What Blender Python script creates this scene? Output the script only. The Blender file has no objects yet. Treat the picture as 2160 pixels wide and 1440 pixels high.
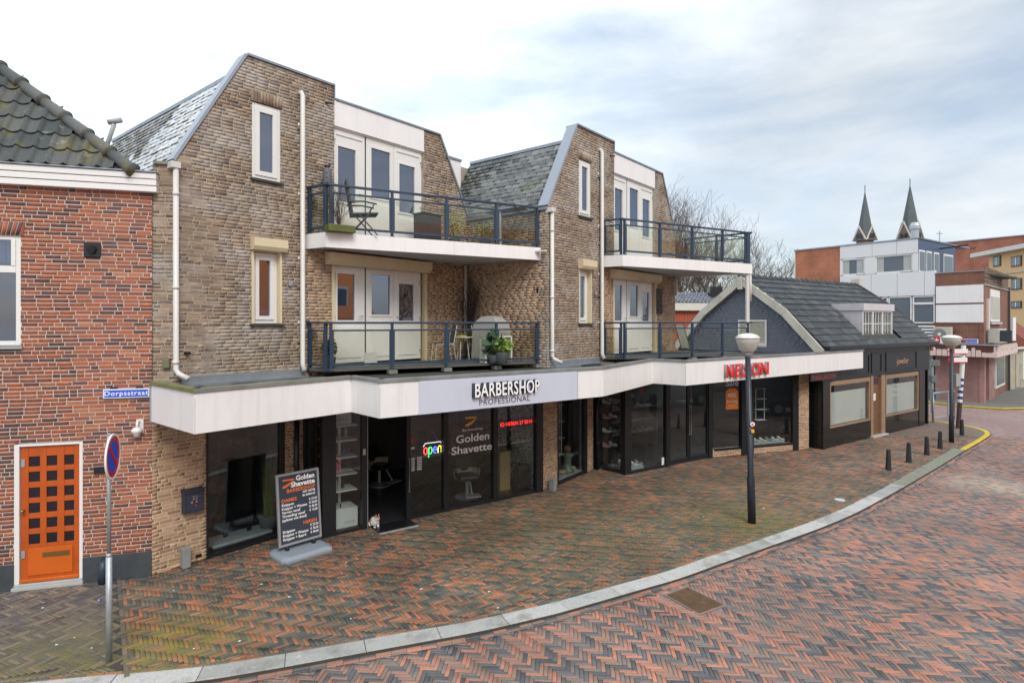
import bpy, math, random
import numpy as np
from mathutils import Matrix, Vector
R = math.radians
SC = bpy.context.scene
COL = SC.collection
rnd = random.Random(7)

# ---------------------------------------------------------------- camera, sky, sun, exposure
FPX = 1249.0                      # focal length in photograph pixels
EYE = 4.3
cam_d = bpy.data.cameras.new("camera")
cam_d.sensor_width = 36.0
cam_d.lens = FPX / 2160 * 36
cam_d.shift_y = -40.0 / 2160
cam_d.clip_start = 0.1
cam_d.clip_end = 2000
cam = bpy.data.objects.new("camera", cam_d)
COL.objects.link(cam)
cam.location = (0, 0, EYE)
cam.rotation_euler = (R(90), 0, 0)
SC.camera = cam

SUN_AZ, SUN_EL = R(158), R(44)    # sun behind cloud, high behind the viewer
world = bpy.data.worlds.new("World")
SC.world = world
world.use_nodes = True
wt = world.node_tree
for n in list(wt.nodes):
    wt.nodes.remove(n)
def WN(t, **k):
    n = wt.nodes.new(t)
    for a, b in k.items():
        setattr(n, a, b)
    return n
def WL(a, b):
    wt.links.new(a, b)
w_out = WN("ShaderNodeOutputWorld")
sky = WN("ShaderNodeTexSky", sky_type='NISHITA', sun_disc=False)
sky.sun_elevation = SUN_EL
sky.sun_rotation = SUN_AZ
sky.air_density = 1.0
sky.dust_density = 1.5
bg1 = WN("ShaderNodeBackground"); bg1.inputs[1].default_value = 0.12
WL(sky.outputs[0], bg1.inputs[0])
tc = WN("ShaderNodeTexCoord")
mp = WN("ShaderNodeMapping"); mp.inputs['Scale'].default_value = (1.0, 1.0, 3.2)
mp.inputs['Rotation'].default_value = (0, R(12), R(20))
WL(tc.outputs['Generated'], mp.inputs[0])
nz = WN("ShaderNodeTexNoise"); nz.inputs['Scale'].default_value = 1.9; nz.inputs['Detail'].default_value = 7; nz.inputs['Roughness'].default_value = .52; nz.inputs['Distortion'].default_value = .35
WL(mp.outputs[0], nz.inputs[0])
nz2 = WN("ShaderNodeTexNoise"); nz2.inputs['Scale'].default_value = 3.6; nz2.inputs['Detail'].default_value = 6; nz2.inputs['Roughness'].default_value = .55
WL(mp.outputs[0], nz2.inputs[0])
ramp = WN("ShaderNodeValToRGB")
ramp.color_ramp.elements[0].position = .40; ramp.color_ramp.elements[0].color = (.50, .50, .50, 1)
ramp.color_ramp.elements[1].position = .60; ramp.color_ramp.elements[1].color = (.97, .97, .97, 1)
WL(nz.outputs[0], ramp.inputs[0])
# cloud colour: grey undersides to pale tops
cr = WN("ShaderNodeValToRGB")
cr.color_ramp.elements[0].position = .36; cr.color_ramp.elements[0].color = (.65, .72, .78, 1)
cr.color_ramp.elements[1].position = .62; cr.color_ramp.elements[1].color = (.86, .91, .95, 1)
WL(nz2.outputs[0], cr.inputs[0])
# the cloud is thinnest and brightest to the left
sd = (math.sin(SUN_AZ) * math.cos(SUN_EL), math.cos(SUN_AZ) * math.cos(SUN_EL), math.sin(SUN_EL))
gd = (math.sin(R(-62)) * math.cos(R(38)), math.cos(R(-62)) * math.cos(R(38)), math.sin(R(38)))
vd = WN("ShaderNodeVectorMath", operation='DOT_PRODUCT'); vd.inputs[1].default_value = gd
WL(tc.outputs['Generated'], vd.inputs[0])
mr = WN("ShaderNodeMapRange"); mr.inputs[1].default_value = .25; mr.inputs[2].default_value = 1.0; mr.inputs[3].default_value = .70; mr.inputs[4].default_value = 1.65
WL(vd.outputs['Value'], mr.inputs[0])
bg2 = WN("ShaderNodeBackground")
WL(cr.outputs[0], bg2.inputs[0]); WL(mr.outputs[0], bg2.inputs[1])
mx = WN("ShaderNodeMixShader")
WL(ramp.outputs[0], mx.inputs[0]); WL(bg1.outputs[0], mx.inputs[1]); WL(bg2.outputs[0], mx.inputs[2])
WL(mx.outputs[0], w_out.inputs[0])

sun_d = bpy.data.lights.new("sun", 'SUN')
sun_d.energy = 1.5; sun_d.angle = R(28); sun_d.color = (1, .96, .9)
sun = bpy.data.objects.new("sun", sun_d); COL.objects.link(sun)
sun.rotation_euler = Vector(sd).to_track_quat('Z', 'Y').to_euler()
SC.view_settings.view_transform = 'Standard'
SC.view_settings.look = 'None'
SC.view_settings.gamma = 1
SC.view_settings.use_curve_mapping = False
SC.view_settings.exposure = 0.6

# ---------------------------------------------------------------- geometry helpers
def G(px, py, z=0.0):
    """ground point seen at that place"""
    Y = (EYE - z) * FPX / (py - 680.0)
    return ((px - 1080) / FPX * Y, Y)

class F:
    """vertical plane: t runs along it, d points out of it, z up"""
    def __init__(s, o, d):
        l = math.hypot(*d); s.o = o; s.u = (d[0] / l, d[1] / l); s.n = (s.u[1], -s.u[0])
    def p(s, t, d=0.0, z=0.0):
        return (s.o[0] + s.u[0] * t + s.n[0] * d, s.o[1] + s.u[1] * t + s.n[1] * d, z)
    def t(s, px, d=0.0):
        q = (px - 1080) / FPX
        ox, oy = s.o[0] + s.n[0] * d, s.o[1] + s.n[1] * d
        return (q * oy - ox) / (s.u[0] - q * s.u[1])
    def z(s, t, py, d=0.0):
        return EYE - (py - 680) * s.p(t, d)[1] / FPX
    def mat(s, t, d, z):
        x, y, zz = s.p(t, d, z)
        return Matrix(((s.u[0], 0, s.n[0], x), (s.u[1], 0, s.n[1], y), (0, 1, 0, zz), (0, 0, 0, 1)))
def FF(a, b):
    f = F(a, (b[0] - a[0], b[1] - a[1])); f.L = math.hypot(b[0] - a[0], b[1] - a[1]); return f

class MB:
    def __init__(s):
        s.v = []; s.f = []; s.m = []; s.cm = 0
    def add(s, vs, fs):
        k = len(s.v); s.v += [tuple(a) for a in vs]
        s.f += [tuple(i + k for i in q) for q in fs]; s.m += [s.cm] * len(fs)
        return s
    def hexa(s, P):
        return s.add(P, [(0, 3, 2, 1), (4, 5, 6, 7), (0, 1, 5, 4), (1, 2, 6, 5), (2, 3, 7, 6), (3, 0, 4, 7)])
    def fb(s, f, t0, t1, d0, d1, z0, z1):
        """box in a plane's frame"""
        if t1 < t0: t0, t1 = t1, t0
        return s.hexa([f.p(t0, d1, z0), f.p(t1, d1, z0), f.p(t1, d0, z0), f.p(t0, d0, z0),
                       f.p(t0, d1, z1), f.p(t1, d1, z1), f.p(t1, d0, z1), f.p(t0, d0, z1)])
    def box(s, x0, x1, y0, y1, z0, z1):
        return s.hexa([(x0, y0, z0), (x1, y0, z0), (x1, y1, z0), (x0, y1, z0), (x0, y0, z1), (x1, y0, z1), (x1, y1, z1), (x0, y1, z1)])
    def prism(s, poly, z0, z1):
        n = len(poly)
        a = sum(poly[i][0] * poly[(i + 1) % n][1] - poly[(i + 1) % n][0] * poly[i][1] for i in range(n))
        if a < 0: poly = poly[::-1]
        vs = [(x, y, z0) for x, y in poly] + [(x, y, z1) for x, y in poly]
        fs = [tuple(range(n - 1, -1, -1)), tuple(range(n, 2 * n))] + [(i, (i + 1) % n, n + (i + 1) % n, n + i) for i in range(n)]
        return s.add(vs, fs)
    def sect(s, f, pts, d0, d1):
        """polygon (t,z) in the plane extruded from depth d0 to d1"""
        n = len(pts)
        a = sum(pts[i][0] * pts[(i + 1) % n][1] - pts[(i + 1) % n][0] * pts[i][1] for i in range(n))
        if a < 0: pts = pts[::-1]
        if d0 > d1: d0, d1 = d1, d0
        vs = [f.p(t, d1, z) for t, z in pts] + [f.p(t, d0, z) for t, z in pts]
        fs = [tuple(range(n)), tuple(range(2 * n - 1, n - 1, -1))] + [(i, n + i, n + (i + 1) % n, (i + 1) % n) for i in range(n)]
        return s.add(vs, fs)
    def tube(s, pts, r, seg=8, caps=True):
        pts = [Vector(p) for p in pts]; n = len(pts)
        rs = r if isinstance(r, (list, tuple)) else [r] * n
        k = len(s.v); up = None
        for i, p in enumerate(pts):
            d = (pts[min(i + 1, n - 1)] - pts[max(i - 1, 0)]).normalized()
            if up is None:
                up = Vector((0, 0, 1)) if abs(d.z) < .9 else Vector((1, 0, 0))
            a = d.cross(up).normalized(); b = d.cross(a).normalized(); up = -b if False else up
            for j in range(seg):
                w = 2 * math.pi * j / seg
                s.v.append(tuple(p + (a * math.cos(w) + b * math.sin(w)) * rs[i]))
        for i in range(n - 1):
            for j in range(seg):
                s.f.append((k + i * seg + j, k + i * seg + (j + 1) % seg, k + (i + 1) * seg + (j + 1) % seg, k + (i + 1) * seg + j)); s.m.append(s.cm)
        if caps:
            s.f.append(tuple(k + j for j in range(seg))[::-1]); s.m.append(s.cm)
            s.f.append(tuple(k + (n - 1) * seg + j for j in range(seg))); s.m.append(s.cm)
        return s
    def lathe(s, c, prof, seg=16):
        k = len(s.v)
        for r, z in prof:
            for j in range(seg):
                w = 2 * math.pi * j / seg
                s.v.append((c[0] + r * math.cos(w), c[1] + r * math.sin(w), c[2] + z))
        n = len(prof)
        for i in range(n - 1):
            for j in range(seg):
                s.f.append((k + i * seg + j, k + i * seg + (j + 1) % seg, k + (i + 1) * seg + (j + 1) % seg, k + (i + 1) * seg + j)); s.m.append(s.cm)
        s.f.append(tuple(k + j for j in range(seg))[::-1]); s.m.append(s.cm)
        s.f.append(tuple(k + (n - 1) * seg + j for j in range(seg))); s.m.append(s.cm)
        return s
    def blob(s, c, r, seg=10, rings=6, rot=None):
        k = len(s.v); c = Vector(c)
        for i in range(rings + 1):
            ph = math.pi * i / rings
            for j in range(seg):
                w = 2 * math.pi * j / seg
                v = Vector((r[0] * math.sin(ph) * math.cos(w), r[1] * math.sin(ph) * math.sin(w), r[2] * math.cos(ph)))
                if rot: v = rot @ v
                s.v.append(tuple(c + v))
        for i in range(rings):
            for j in range(seg):
                s.f.append((k + i * seg + j, k + (i + 1) * seg + j, k + (i + 1) * seg + (j + 1) % seg, k + i * seg + (j + 1) % seg)); s.m.append(s.cm)
        return s
    def mesh(s, name, mats, smooth=False):
        me = bpy.data.meshes.new(name)
        me.from_pydata(s.v, [], s.f)
        if not isinstance(mats, (list, tuple)): mats = [mats]
        for m in mats: me.materials.append(m)
        if len(mats) > 1: me.polygons.foreach_set('material_index', s.m)
        if smooth: me.polygons.foreach_set('use_smooth', [True] * len(me.polygons))
        me.update()
        return me
    def build(s, name, mats, parent=None, smooth=False, bevel=0, label=None, cat=None, group=None, kind=None):
        o = bpy.data.objects.new(name, s.mesh(name, mats, smooth)); COL.objects.link(o)
        if parent: adopt(o, parent)
        if bevel:
            b = o.modifiers.new("bevel", 'BEVEL'); b.width = bevel; b.segments = 2; b.limit_method = 'ANGLE'; b.angle_limit = R(40)
        tag(o, label, cat, group, kind)
        return o
def adopt(o, parent):
    o.parent = parent
    m = Matrix.Identity(4); q = parent
    while q:
        m = q.matrix_basis @ m if q.parent is None else q.matrix_parent_inverse @ q.matrix_basis @ m
        q = q.parent
    o.matrix_parent_inverse = m.inverted()
def tag(o, label=None, cat=None, group=None, kind=None):
    if label: o['label'] = label
    if cat: o['category'] = cat
    if group: o['group'] = group
    if kind: o['kind'] = kind
    return o
def thing(name, loc, label, cat, group=None, kind=None):
    o = bpy.data.objects.new(name, None); COL.objects.link(o)
    o.location = loc if len(loc) == 3 else (loc[0], loc[1], 0)
    o.empty_display_size = .2
    return tag(o, label, cat, group, kind)
def copy_tree(o, parent=None):
    c = o.copy(); COL.objects.link(c)
    if parent: c.parent = parent
    for ch in o.children: copy_tree(ch, c)
    return c
def inst(name, me, M, parent):
    o = bpy.data.objects.new(name, me); COL.objects.link(o); o.matrix_basis = M
    adopt(o, parent); return o
TEXTS = []
def text(name, f, t, z, d, body, size, mat, parent=None, ext=.002, off=0.0, ax='CENTER', sx=1.0, sp=1.0, shear=0.0, bevel=0, width=None):
    c = bpy.data.curves.new(name, 'FONT'); c.body = body; c.size = size; c.extrude = ext; c.offset = off
    c.align_x = ax; c.align_y = 'BOTTOM_BASELINE'; c.space_character = sp; c.shear = shear; c.resolution_u = 3
    c.bevel_depth = bevel
    c.materials.append(mat)
    o = bpy.data.objects.new('tmp', c); COL.objects.link(o)
    TEXTS.append((o, name, f.mat(t, d, z), sx, parent, mat, width))
def finish_texts():
    dg = bpy.context.evaluated_depsgraph_get(); dg.update()
    for o, name, M4, sx, parent, mat, width in TEXTS:
        me = bpy.data.meshes.new_from_object(o.evaluated_get(dg))
        me.name = name; me.materials.clear(); me.materials.append(mat)
        if width:
            xs = [v.co.x for v in me.vertices]; w = max(xs) - min(xs)
            if w > 0: sx = width / w
        me.transform(Matrix.Diagonal((sx, 1, 1, 1)))
        bpy.data.objects.remove(o)
        n = bpy.data.objects.new(name, me); COL.objects.link(n); n.matrix_basis = M4
        if parent: adopt(n, parent)

# ---------------------------------------------------------------- materials
def nodes(name):
    m = bpy.data.materials.new(name); m.use_nodes = True; nt = m.node_tree
    for n in list(nt.nodes): nt.nodes.remove(n)
    o = nt.nodes.new("ShaderNodeOutputMaterial"); p = nt.nodes.new("ShaderNodeBsdfPrincipled")
    nt.links.new(p.outputs[0], o.inputs[0])
    return m, nt, p
def N(nt, t, **k):
    n = nt.nodes.new(t)
    for a, b in k.items():
        if a.startswith('i_'): n.inputs[a[2:].replace('_', ' ')].default_value = b
        else: setattr(n, a, b)
    return n
def mixc(nt, fac, a, b, mode='MIX'):
    n = nt.nodes.new("ShaderNodeMix"); n.data_type = 'RGBA'; n.blend_type = mode
    for sock, val in ((n.inputs[0], fac), (n.inputs[6], a), (n.inputs[7], b)):
        if hasattr(val, 'links'): nt.links.new(val, sock)
        elif isinstance(val, (tuple, list)): sock.default_value = (val[0], val[1], val[2], 1)
        else: sock.default_value = val
    return n.outputs[2]
def rampn(nt, src, stops, interp='LINEAR'):
    r = nt.nodes.new("ShaderNodeValToRGB"); r.color_ramp.interpolation = interp
    e = r.color_ramp.elements
    while len(e) < len(stops): e.new(.5)
    for i, (p, c) in enumerate(stops):
        e[i].position = p
        e[i].color = (c, c, c, 1) if not isinstance(c, (tuple, list)) else (c[0], c[1], c[2], 1)
    nt.links.new(src, r.inputs[0]); return r.outputs[0]
def posnoise(nt, scale, detail=4, rough=.55, stretch=None):
    g = nt.nodes.new("ShaderNodeNewGeometry")
    src = g.outputs['Position']
    if stretch:
        m = nt.nodes.new("ShaderNodeMapping"); m.inputs['Scale'].default_value = stretch
        nt.links.new(src, m.inputs[0]); src = m.outputs[0]
    n = N(nt, "ShaderNodeTexNoise", i_Scale=scale, i_Detail=detail, i_Roughness=rough)
    nt.links.new(src, n.inputs['Vector']); return n.outputs[0]
def bumpn(nt, p, src, strength=.3, dist=.01):
    b = N(nt, "ShaderNodeBump", i_Strength=strength, i_Distance=dist)
    nt.links.new(src, b.inputs['Height']); nt.links.new(b.outputs[0], p.inputs['Normal'])
CACHE = {}
def M(name, col, rough=.6, metal=0.0, var=.12, scale=6, bump=0.0, bscale=60, emis=None, es=1.0, dirt=0.0, spec=.5, streaks=0.0):
    if name in CACHE: return CACHE[name]
    m, nt, p = nodes(name)
    if var or dirt:
        c1 = tuple(min(1, x * (1 + var)) for x in col); c0 = tuple(x * (1 - var) for x in col)
        c = mixc(nt, posnoise(nt, scale), c0, c1)
        if dirt:
            dm = rampn(nt, posnoise(nt, 2.2, 6, .65, (1, 1, .35)), [(.42, 0.0), (.68, dirt)])
            c = mixc(nt, dm, c, (.09, .085, .06))
            if streaks: c = mixc(nt, rampn(nt, posnoise(nt, 9, 5, .6, (1, 1, .07)), [(.50, 0.0), (.68, streaks)]), c, (.16, .15, .11))
        nt.links.new(c, p.inputs['Base Color'])
    else: p.inputs['Base Color'].default_value = (*col, 1)
    p.inputs['Roughness'].default_value = rough; p.inputs['Metallic'].default_value = metal
    p.inputs['Specular IOR Level'].default_value = spec
    if bump: bumpn(nt, p, posnoise(nt, bscale, 3), bump, .006)
    if emis:
        p.inputs['Emission Color'].default_value = (*emis, 1); p.inputs['Emission Strength'].default_value = es
    CACHE[name] = m
    return m
def piece_mat(name, stops, src, rough=.8, grime=None, grain=.25, streak=None, bump=.5, moss=None, moss_amt=.7, wet=None, big=None):
    """colour of each brick/tile/paver picked at random per piece; grime and moss lie in patches over them"""
    m, nt, p = nodes(name)
    if src == 'island':
        g = nt.nodes.new("ShaderNodeNewGeometry"); r = g.outputs['Random Per Island']
    else:
        g = nt.nodes.new("ShaderNodeObjectInfo"); r = g.outputs['Random']
    c = rampn(nt, r, stops)
    f = posnoise(nt, 55, 5, .65)
    c = mixc(nt, 1.0, c, rampn(nt, f, [(.3, 1 - grain), (.7, 1 + grain)]), 'MULTIPLY')
    if big:
        c = mixc(nt, 1.0, c, rampn(nt, posnoise(nt, .7, 5, .6), [(.35, big[0]), (.65, big[1])]), 'MULTIPLY')
    if streak:      # dark scorched dashes in the brick faces
        k = rampn(nt, posnoise(nt, 11, 4, .6, (1, 1, 4.5)), [(.52, 0.0), (.62, streak[1])])
        c = mixc(nt, k, c, streak[0])
    if grime:
        for col, sc, lo, hi, amt, st in grime:
            k = rampn(nt, posnoise(nt, sc, 6, .6, st), [(lo, 0.0), (hi, amt)])
            c = mixc(nt, k, c, col)
    if moss:
        for (x, y, rad, amt, col) in moss:
            gg = nt.nodes.new("ShaderNodeNewGeometry")
            d = N(nt, "ShaderNodeVectorMath", operation='DISTANCE'); nt.links.new(gg.outputs['Position'], d.inputs[0]); d.inputs[1].default_value = (x, y, 0)
            q = N(nt, "ShaderNodeMapRange"); q.inputs[1].default_value = rad; q.inputs[2].default_value = rad * .2; q.inputs[3].default_value = 0; q.inputs[4].default_value = 1
            nt.links.new(d.outputs['Value'], q.inputs[0])
            k = N(nt, "ShaderNodeMath", operation='MULTIPLY'); nt.links.new(q.outputs[0], k.inputs[0])
            nt.links.new(rampn(nt, posnoise(nt, 5, 6, .7), [(.36, 0.0), (.58, amt)]), k.inputs[1])
            c = mixc(nt, k.outputs[0], c, col)
    nt.links.new(c, p.inputs['Base Color'])
    p.inputs['Roughness'].default_value = rough
    if wet:
        rr = rampn(nt, posnoise(nt, 1.3, 5, .6), [(.4, wet), (.62, rough)])
        nt.links.new(rr, p.inputs['Roughness'])
    if bump: bumpn(nt, p, posnoise(nt, 90, 5, .7), bump, .004)
    return m
def glass(name, tint=(.9, .93, .92), ior=1.5, rough=0.0, boost=1.0, refl=(1, 1, 1)):
    m = bpy.data.materials.new(name); m.use_nodes = True; nt = m.node_tree
    for n in list(nt.nodes): nt.nodes.remove(n)
    o = nt.nodes.new("ShaderNodeOutputMaterial"); t = nt.nodes.new("ShaderNodeBsdfTransparent"); g = nt.nodes.new("ShaderNodeBsdfGlossy")
    t.inputs[0].default_value = (*tint, 1); g.inputs['Roughness'].default_value = rough; g.inputs[0].default_value = (*refl, 1)
    f0 = ((ior - 1) / (ior + 1)) ** 2 * boost        # Schlick, the same from both sides of the sheet
    ge = nt.nodes.new("ShaderNodeNewGeometry"); dp = N(nt, "ShaderNodeVectorMath", operation='DOT_PRODUCT')
    nt.links.new(ge.outputs['Incoming'], dp.inputs[0]); nt.links.new(ge.outputs['Normal'], dp.inputs[1])
    ab = N(nt, "ShaderNodeMath", operation='ABSOLUTE'); nt.links.new(dp.outputs['Value'], ab.inputs[0])
    om = N(nt, "ShaderNodeMath", operation='SUBTRACT'); om.inputs[0].default_value = 1; nt.links.new(ab.outputs[0], om.inputs[1])
    pw = N(nt, "ShaderNodeMath", operation='POWER'); nt.links.new(om.outputs[0], pw.inputs[0]); pw.inputs[1].default_value = 5
    mm = N(nt, "ShaderNodeMath", operation='MULTIPLY_ADD'); mm.inputs[1].default_value = 1 - f0; mm.inputs[2].default_value = f0; mm.use_clamp = True
    nt.links.new(pw.outputs[0], mm.inputs[0])
    x = nt.nodes.new("ShaderNodeMixShader"); nt.links.new(mm.outputs[0], x.inputs[0]); nt.links.new(t.outputs[0], x.inputs[1]); nt.links.new(g.outputs[0], x.inputs[2])
    nt.links.new(x.outputs[0], o.inputs[0])
    return m

RED = [(0, (.10, .05, .045)), (.18, (.16, .07, .055)), (.24, (.24, .08, .05)), (.5, (.31, .10, .05)), (.85, (.39, .115, .05)), (1, (.42, .17, .09))]
TANW = [(0, (.14, .10, .075)), (.2, (.215, .155, .11)), (.5, (.27, .195, .135)), (.8, (.33, .24, .16)), (1, (.40, .295, .19))]
TANC = [(0, (.28, .17, .11)), (.2, (.36, .23, .145)), (.55, (.44, .29, .175)), (.85, (.52, .35, .21)), (1, (.47, .33, .23))]
m_red = {s: piece_mat("red_brick_" + s, RED, s, grime=[((.10, .08, .065), 1.4, .56, .72, .45, None)]) for s in ('island', 'object')}
m_tanw = {s: piece_mat("weathered_brick_" + s, TANW, s, rough=.9, streak=((.085, .065, .06), .5), bump=.5,
          grime=[((.50, .48, .46), 1.1, .46, .66, .6, (1, 1, 1.6)), ((.12, .09, .075), 1.9, .54, .70, .5, (1, 1, 1.3)), ((.12, .12, .05), .8, .60, .74, .6, None)]) for s in ('island', 'object')}
m_tanc = {s: piece_mat("clean_brick_" + s, TANC, s, rough=.9, streak=((.18, .12, .09), .32), bump=.2) for s in ('island', 'object')}
PAV = [(0, (.075, .083, .08)), (.25, (.12, .12, .10)), (.48, (.18, .15, .105)), (.65, (.25, .15, .09)), (.85, (.34, .15, .085)), (1, (.44, .18, .10))]
ROA = [(0, (.085, .09, .095)), (.25, (.145, .148, .15)), (.42, (.235, .19, .16)), (.6, (.33, .20, .15)), (.85, (.44, .205, .145)), (1, (.54, .235, .15))]
DRK = [(0, (.085, .08, .08)), (.4, (.12, .11, .105)), (.75, (.17, .145, .115)), (1, (.24, .19, .145))]
pavmoss = [(5.2, 12.8, 1.9, .8, (.14, .15, .035)), (-4.6, 7.9, 1.25, .8, (.24, .20, .03)), (1.5, 12.4, 4.2, .55, (.13, .13, .055)), (6.5, 15.5, 3.6, .4, (.14, .14, .06))]
m_pav = {s: piece_mat("pavement_paver_" + s, PAV, s, rough=.72, moss=pavmoss, big=(.62, 1.15), wet=.42, bump=.4) for s in ('island', 'object')}
m_roa = {s: piece_mat("road_paver_" + s, ROA, s, rough=.7, moss=[(12.7, 15.9, 1.5, .7, (.50, .42, .33)), (13.6, 15.2, 1.3, .6, (.50, .42, .33))], big=(.72, 1.15), grime=[((.12, .11, .10), .35, .50, .68, .55, None), ((.36, .30, .26), .6, .60, .74, .35, None)], wet=.42, bump=.4) for s in ('island', 'object')}
m_drk = {s: piece_mat("dark_paver_" + s, DRK, s, rough=.7, moss=[(-5.6, 7.3, 2.0, .65, (.17, .155, .035))], wet=.5, bump=.4) for s in ('island', 'object')}
m_mortar_r = M("red_wall_mortar", (.50, .455, .41), .9, scale=9)
m_mortar_t = M("tan_wall_mortar", (.41, .36, .29), .9, scale=3, var=.25)
m_mortar_c = M("sheltered_mortar", (.60, .49, .36), .9, scale=5)
m_sand = M("joint_sand", (.06, .055, .045), .95, var=.3, scale=3)
m_panel = M("canopy_panel", (.80, .79, .775), .38, var=.04, scale=1.2, dirt=.06, streaks=.10)
m_panelb = M("white_cladding", (.82, .81, .80), .42, var=.03, scale=1.5, dirt=.04, streaks=.07)
m_zinc = M("zinc_trim", (.30, .34, .38), .45, metal=.5, var=.15, scale=4, dirt=.25)
m_cope = M("mossy_coping", (.20, .21, .18), .85, var=.3, scale=5, bump=.3, dirt=.3)
m_pvc = M("white_pvc", (.74, .74, .71), .35, var=.03, dirt=.04)
m_pipe = M("pale_downpipe", (.66, .64, .60), .4, var=.05, dirt=.12)
m_cream = M("cream_metal", (.68, .58, .38), .45, var=.04, dirt=.10)
m_rail = M("blue_grey_rail", (.026, .052, .088), .38, var=.15, scale=10)
m_black = M("black_aluminium", (.012, .014, .016), .35, var=.1)
m_bitumen = M("bitumen", (.05, .052, .045), .85, var=.4, scale=3, bump=.5, dirt=.4)
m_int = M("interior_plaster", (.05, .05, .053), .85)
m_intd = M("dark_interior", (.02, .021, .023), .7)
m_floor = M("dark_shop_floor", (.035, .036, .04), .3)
m_white = M("white_paint", (.75, .75, .73), .5, var=.03)
m_grey = M("grey_plastic", (.28, .31, .34), .5, var=.08)
m_galv = M("galvanised_steel", (.42, .45, .47), .45, metal=.6, var=.25, scale=25)
m_shop = glass("shop_glass", (.86, .89, .89), 1.5, boost=1.15)
m_win = glass("window_glass", (.50, .57, .74), 1.6, boost=3.2, refl=(.92, .95, 1.0))  # blue of the reflected sky is put into the tint
m_rglass = glass("railing_glass", (.94, .95, .91), 1.5, boost=.55)
m_gdark = M("dark_leaf", (.03, .075, .028), .6, var=.4, scale=20)
m_glime = M("lime_leaf", (.16, .24, .03), .6, var=.3, scale=20)
m_twig = M("brown_twig", (.07, .045, .035), .9, var=.3)
m_textw = M("white_letter", (.88, .88, .88), .5, var=0)
m_text_o = M("orange_letter", (.75, .20, .06), .5, var=0)

# ---------------------------------------------------------------- small repeated pieces
BOX_V = np.array([(0, 0, 0), (1, 0, 0), (1, 1, 0), (0, 1, 0), (0, 0, 1), (1, 0, 1), (1, 1, 1), (0, 1, 1)], float)
BOX_F = [(4, 5, 6, 7), (0, 1, 5, 4), (1, 2, 6, 5), (2, 3, 7, 6), (3, 0, 4, 7)]           # no back face
def paver_tmpl(L, W, H, c=.004):
    v = []
    for z, i in ((-H, 0), (-c, 0), (0, c)):
        v += [(i, i, z), (L - i, i, z), (L - i, W - i, z), (i, W - i, z)]
    f = [(8, 9, 10, 11)]
    for k in (0, 4):
        f += [(k + j, k + (j + 1) % 4, k + 4 + (j + 1) % 4, k + 4 + j) for j in range(4)]
    return np.array(v, float), f
def np_mesh(name, V, Fq, mat):
    """V (n,3); Fq (m,4) quads"""
    me = bpy.data.meshes.new(name)
    V = np.asarray(V, np.float32); Fq = np.asarray(Fq, np.int32)
    me.vertices.add(len(V)); me.vertices.foreach_set('co', V.ravel())
    me.loops.add(Fq.size); me.loops.foreach_set('vertex_index', Fq.ravel())
    me.polygons.add(len(Fq)); me.polygons.foreach_set('loop_start', np.arange(0, Fq.size, 4, dtype=np.int32))
    me.polygons.foreach_set('loop_total', np.full(len(Fq), 4, np.int32))
    me.materials.append(mat); me.update(calc_edges=True); me.validate()
    return me
def emit(Ms, tmpl, name, stuff, parent, mo, mi, limit=300, extra=None):
    """the pieces that show largest become objects of their own, the rest one mesh"""
    V, Fq = tmpl
    if not len(Ms): return
    A = np.array(Ms)                                   # n,4,4
    ctr = A[:, :3, 3] + .5 * (A[:, :3, 0] * V[:, 0].max() + A[:, :3, 1] * V[:, 1].max())
    vw = ctr - np.array([0, 0, EYE]); dist = np.linalg.norm(vw, axis=1)
    vx = A[:, :3, 0] * np.ptp(V[:, 0]); vy = A[:, :3, 1] * np.ptp(V[:, 1]); vz = A[:, :3, 2] * np.ptp(V[:, 2])
    ar = sum(np.abs(np.einsum('ij,ij->i', vw, np.cross(a, b))) for a, b in ((vx, vy), (vy, vz), (vz, vx))) / dist ** 3
    px = 1080 + FPX * ctr[:, 0] / np.maximum(ctr[:, 1], .1); py = 680 - FPX * (ctr[:, 2] - EYE) / np.maximum(ctr[:, 1], .1)
    vis = (ctr[:, 1] > 1) & (px > 8) & (px < 2152) & (py > 8) & (py < 1432)
    sc = np.where(vis, ar, 0)
    order = np.argsort(-sc)
    big = [i for i in order[:limit] if sc[i] > 0]
    me = bpy.data.meshes.new(name); me.from_pydata([tuple(v) for v in V], [], Fq); me.materials.append(mo)
    for i in big: inst(name, me, Matrix(A[i].tolist()), parent)
    rest = np.setdiff1d(np.arange(len(A)), np.array(big, int))
    if len(rest):
        Vh = np.concatenate([V, np.ones((len(V), 1))], 1)
        W = np.einsum('nij,vj->nvi', A[rest], Vh)[:, :, :3].reshape(-1, 3)
        Q = (np.array(Fq)[None] + (np.arange(len(rest)) * len(V))[:, None, None]).reshape(-1, 4)
        if extra is not None and len(extra[0]):
            Q = np.concatenate([Q, np.array(extra[1]) + len(W)]); W = np.concatenate([W, np.array(extra[0])])
        o = bpy.data.objects.new(stuff, np_mesh(stuff, W, Q, mi)); COL.objects.link(o); adopt(o, parent)
        o['kind'] = 'stuff'
def axes(o, a, b, c):
    return [[a[0], b[0], c[0], o[0]], [a[1], b[1], c[1], o[1]], [a[2], b[2], c[2], o[2]], [0, 0, 0, 1]]

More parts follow.
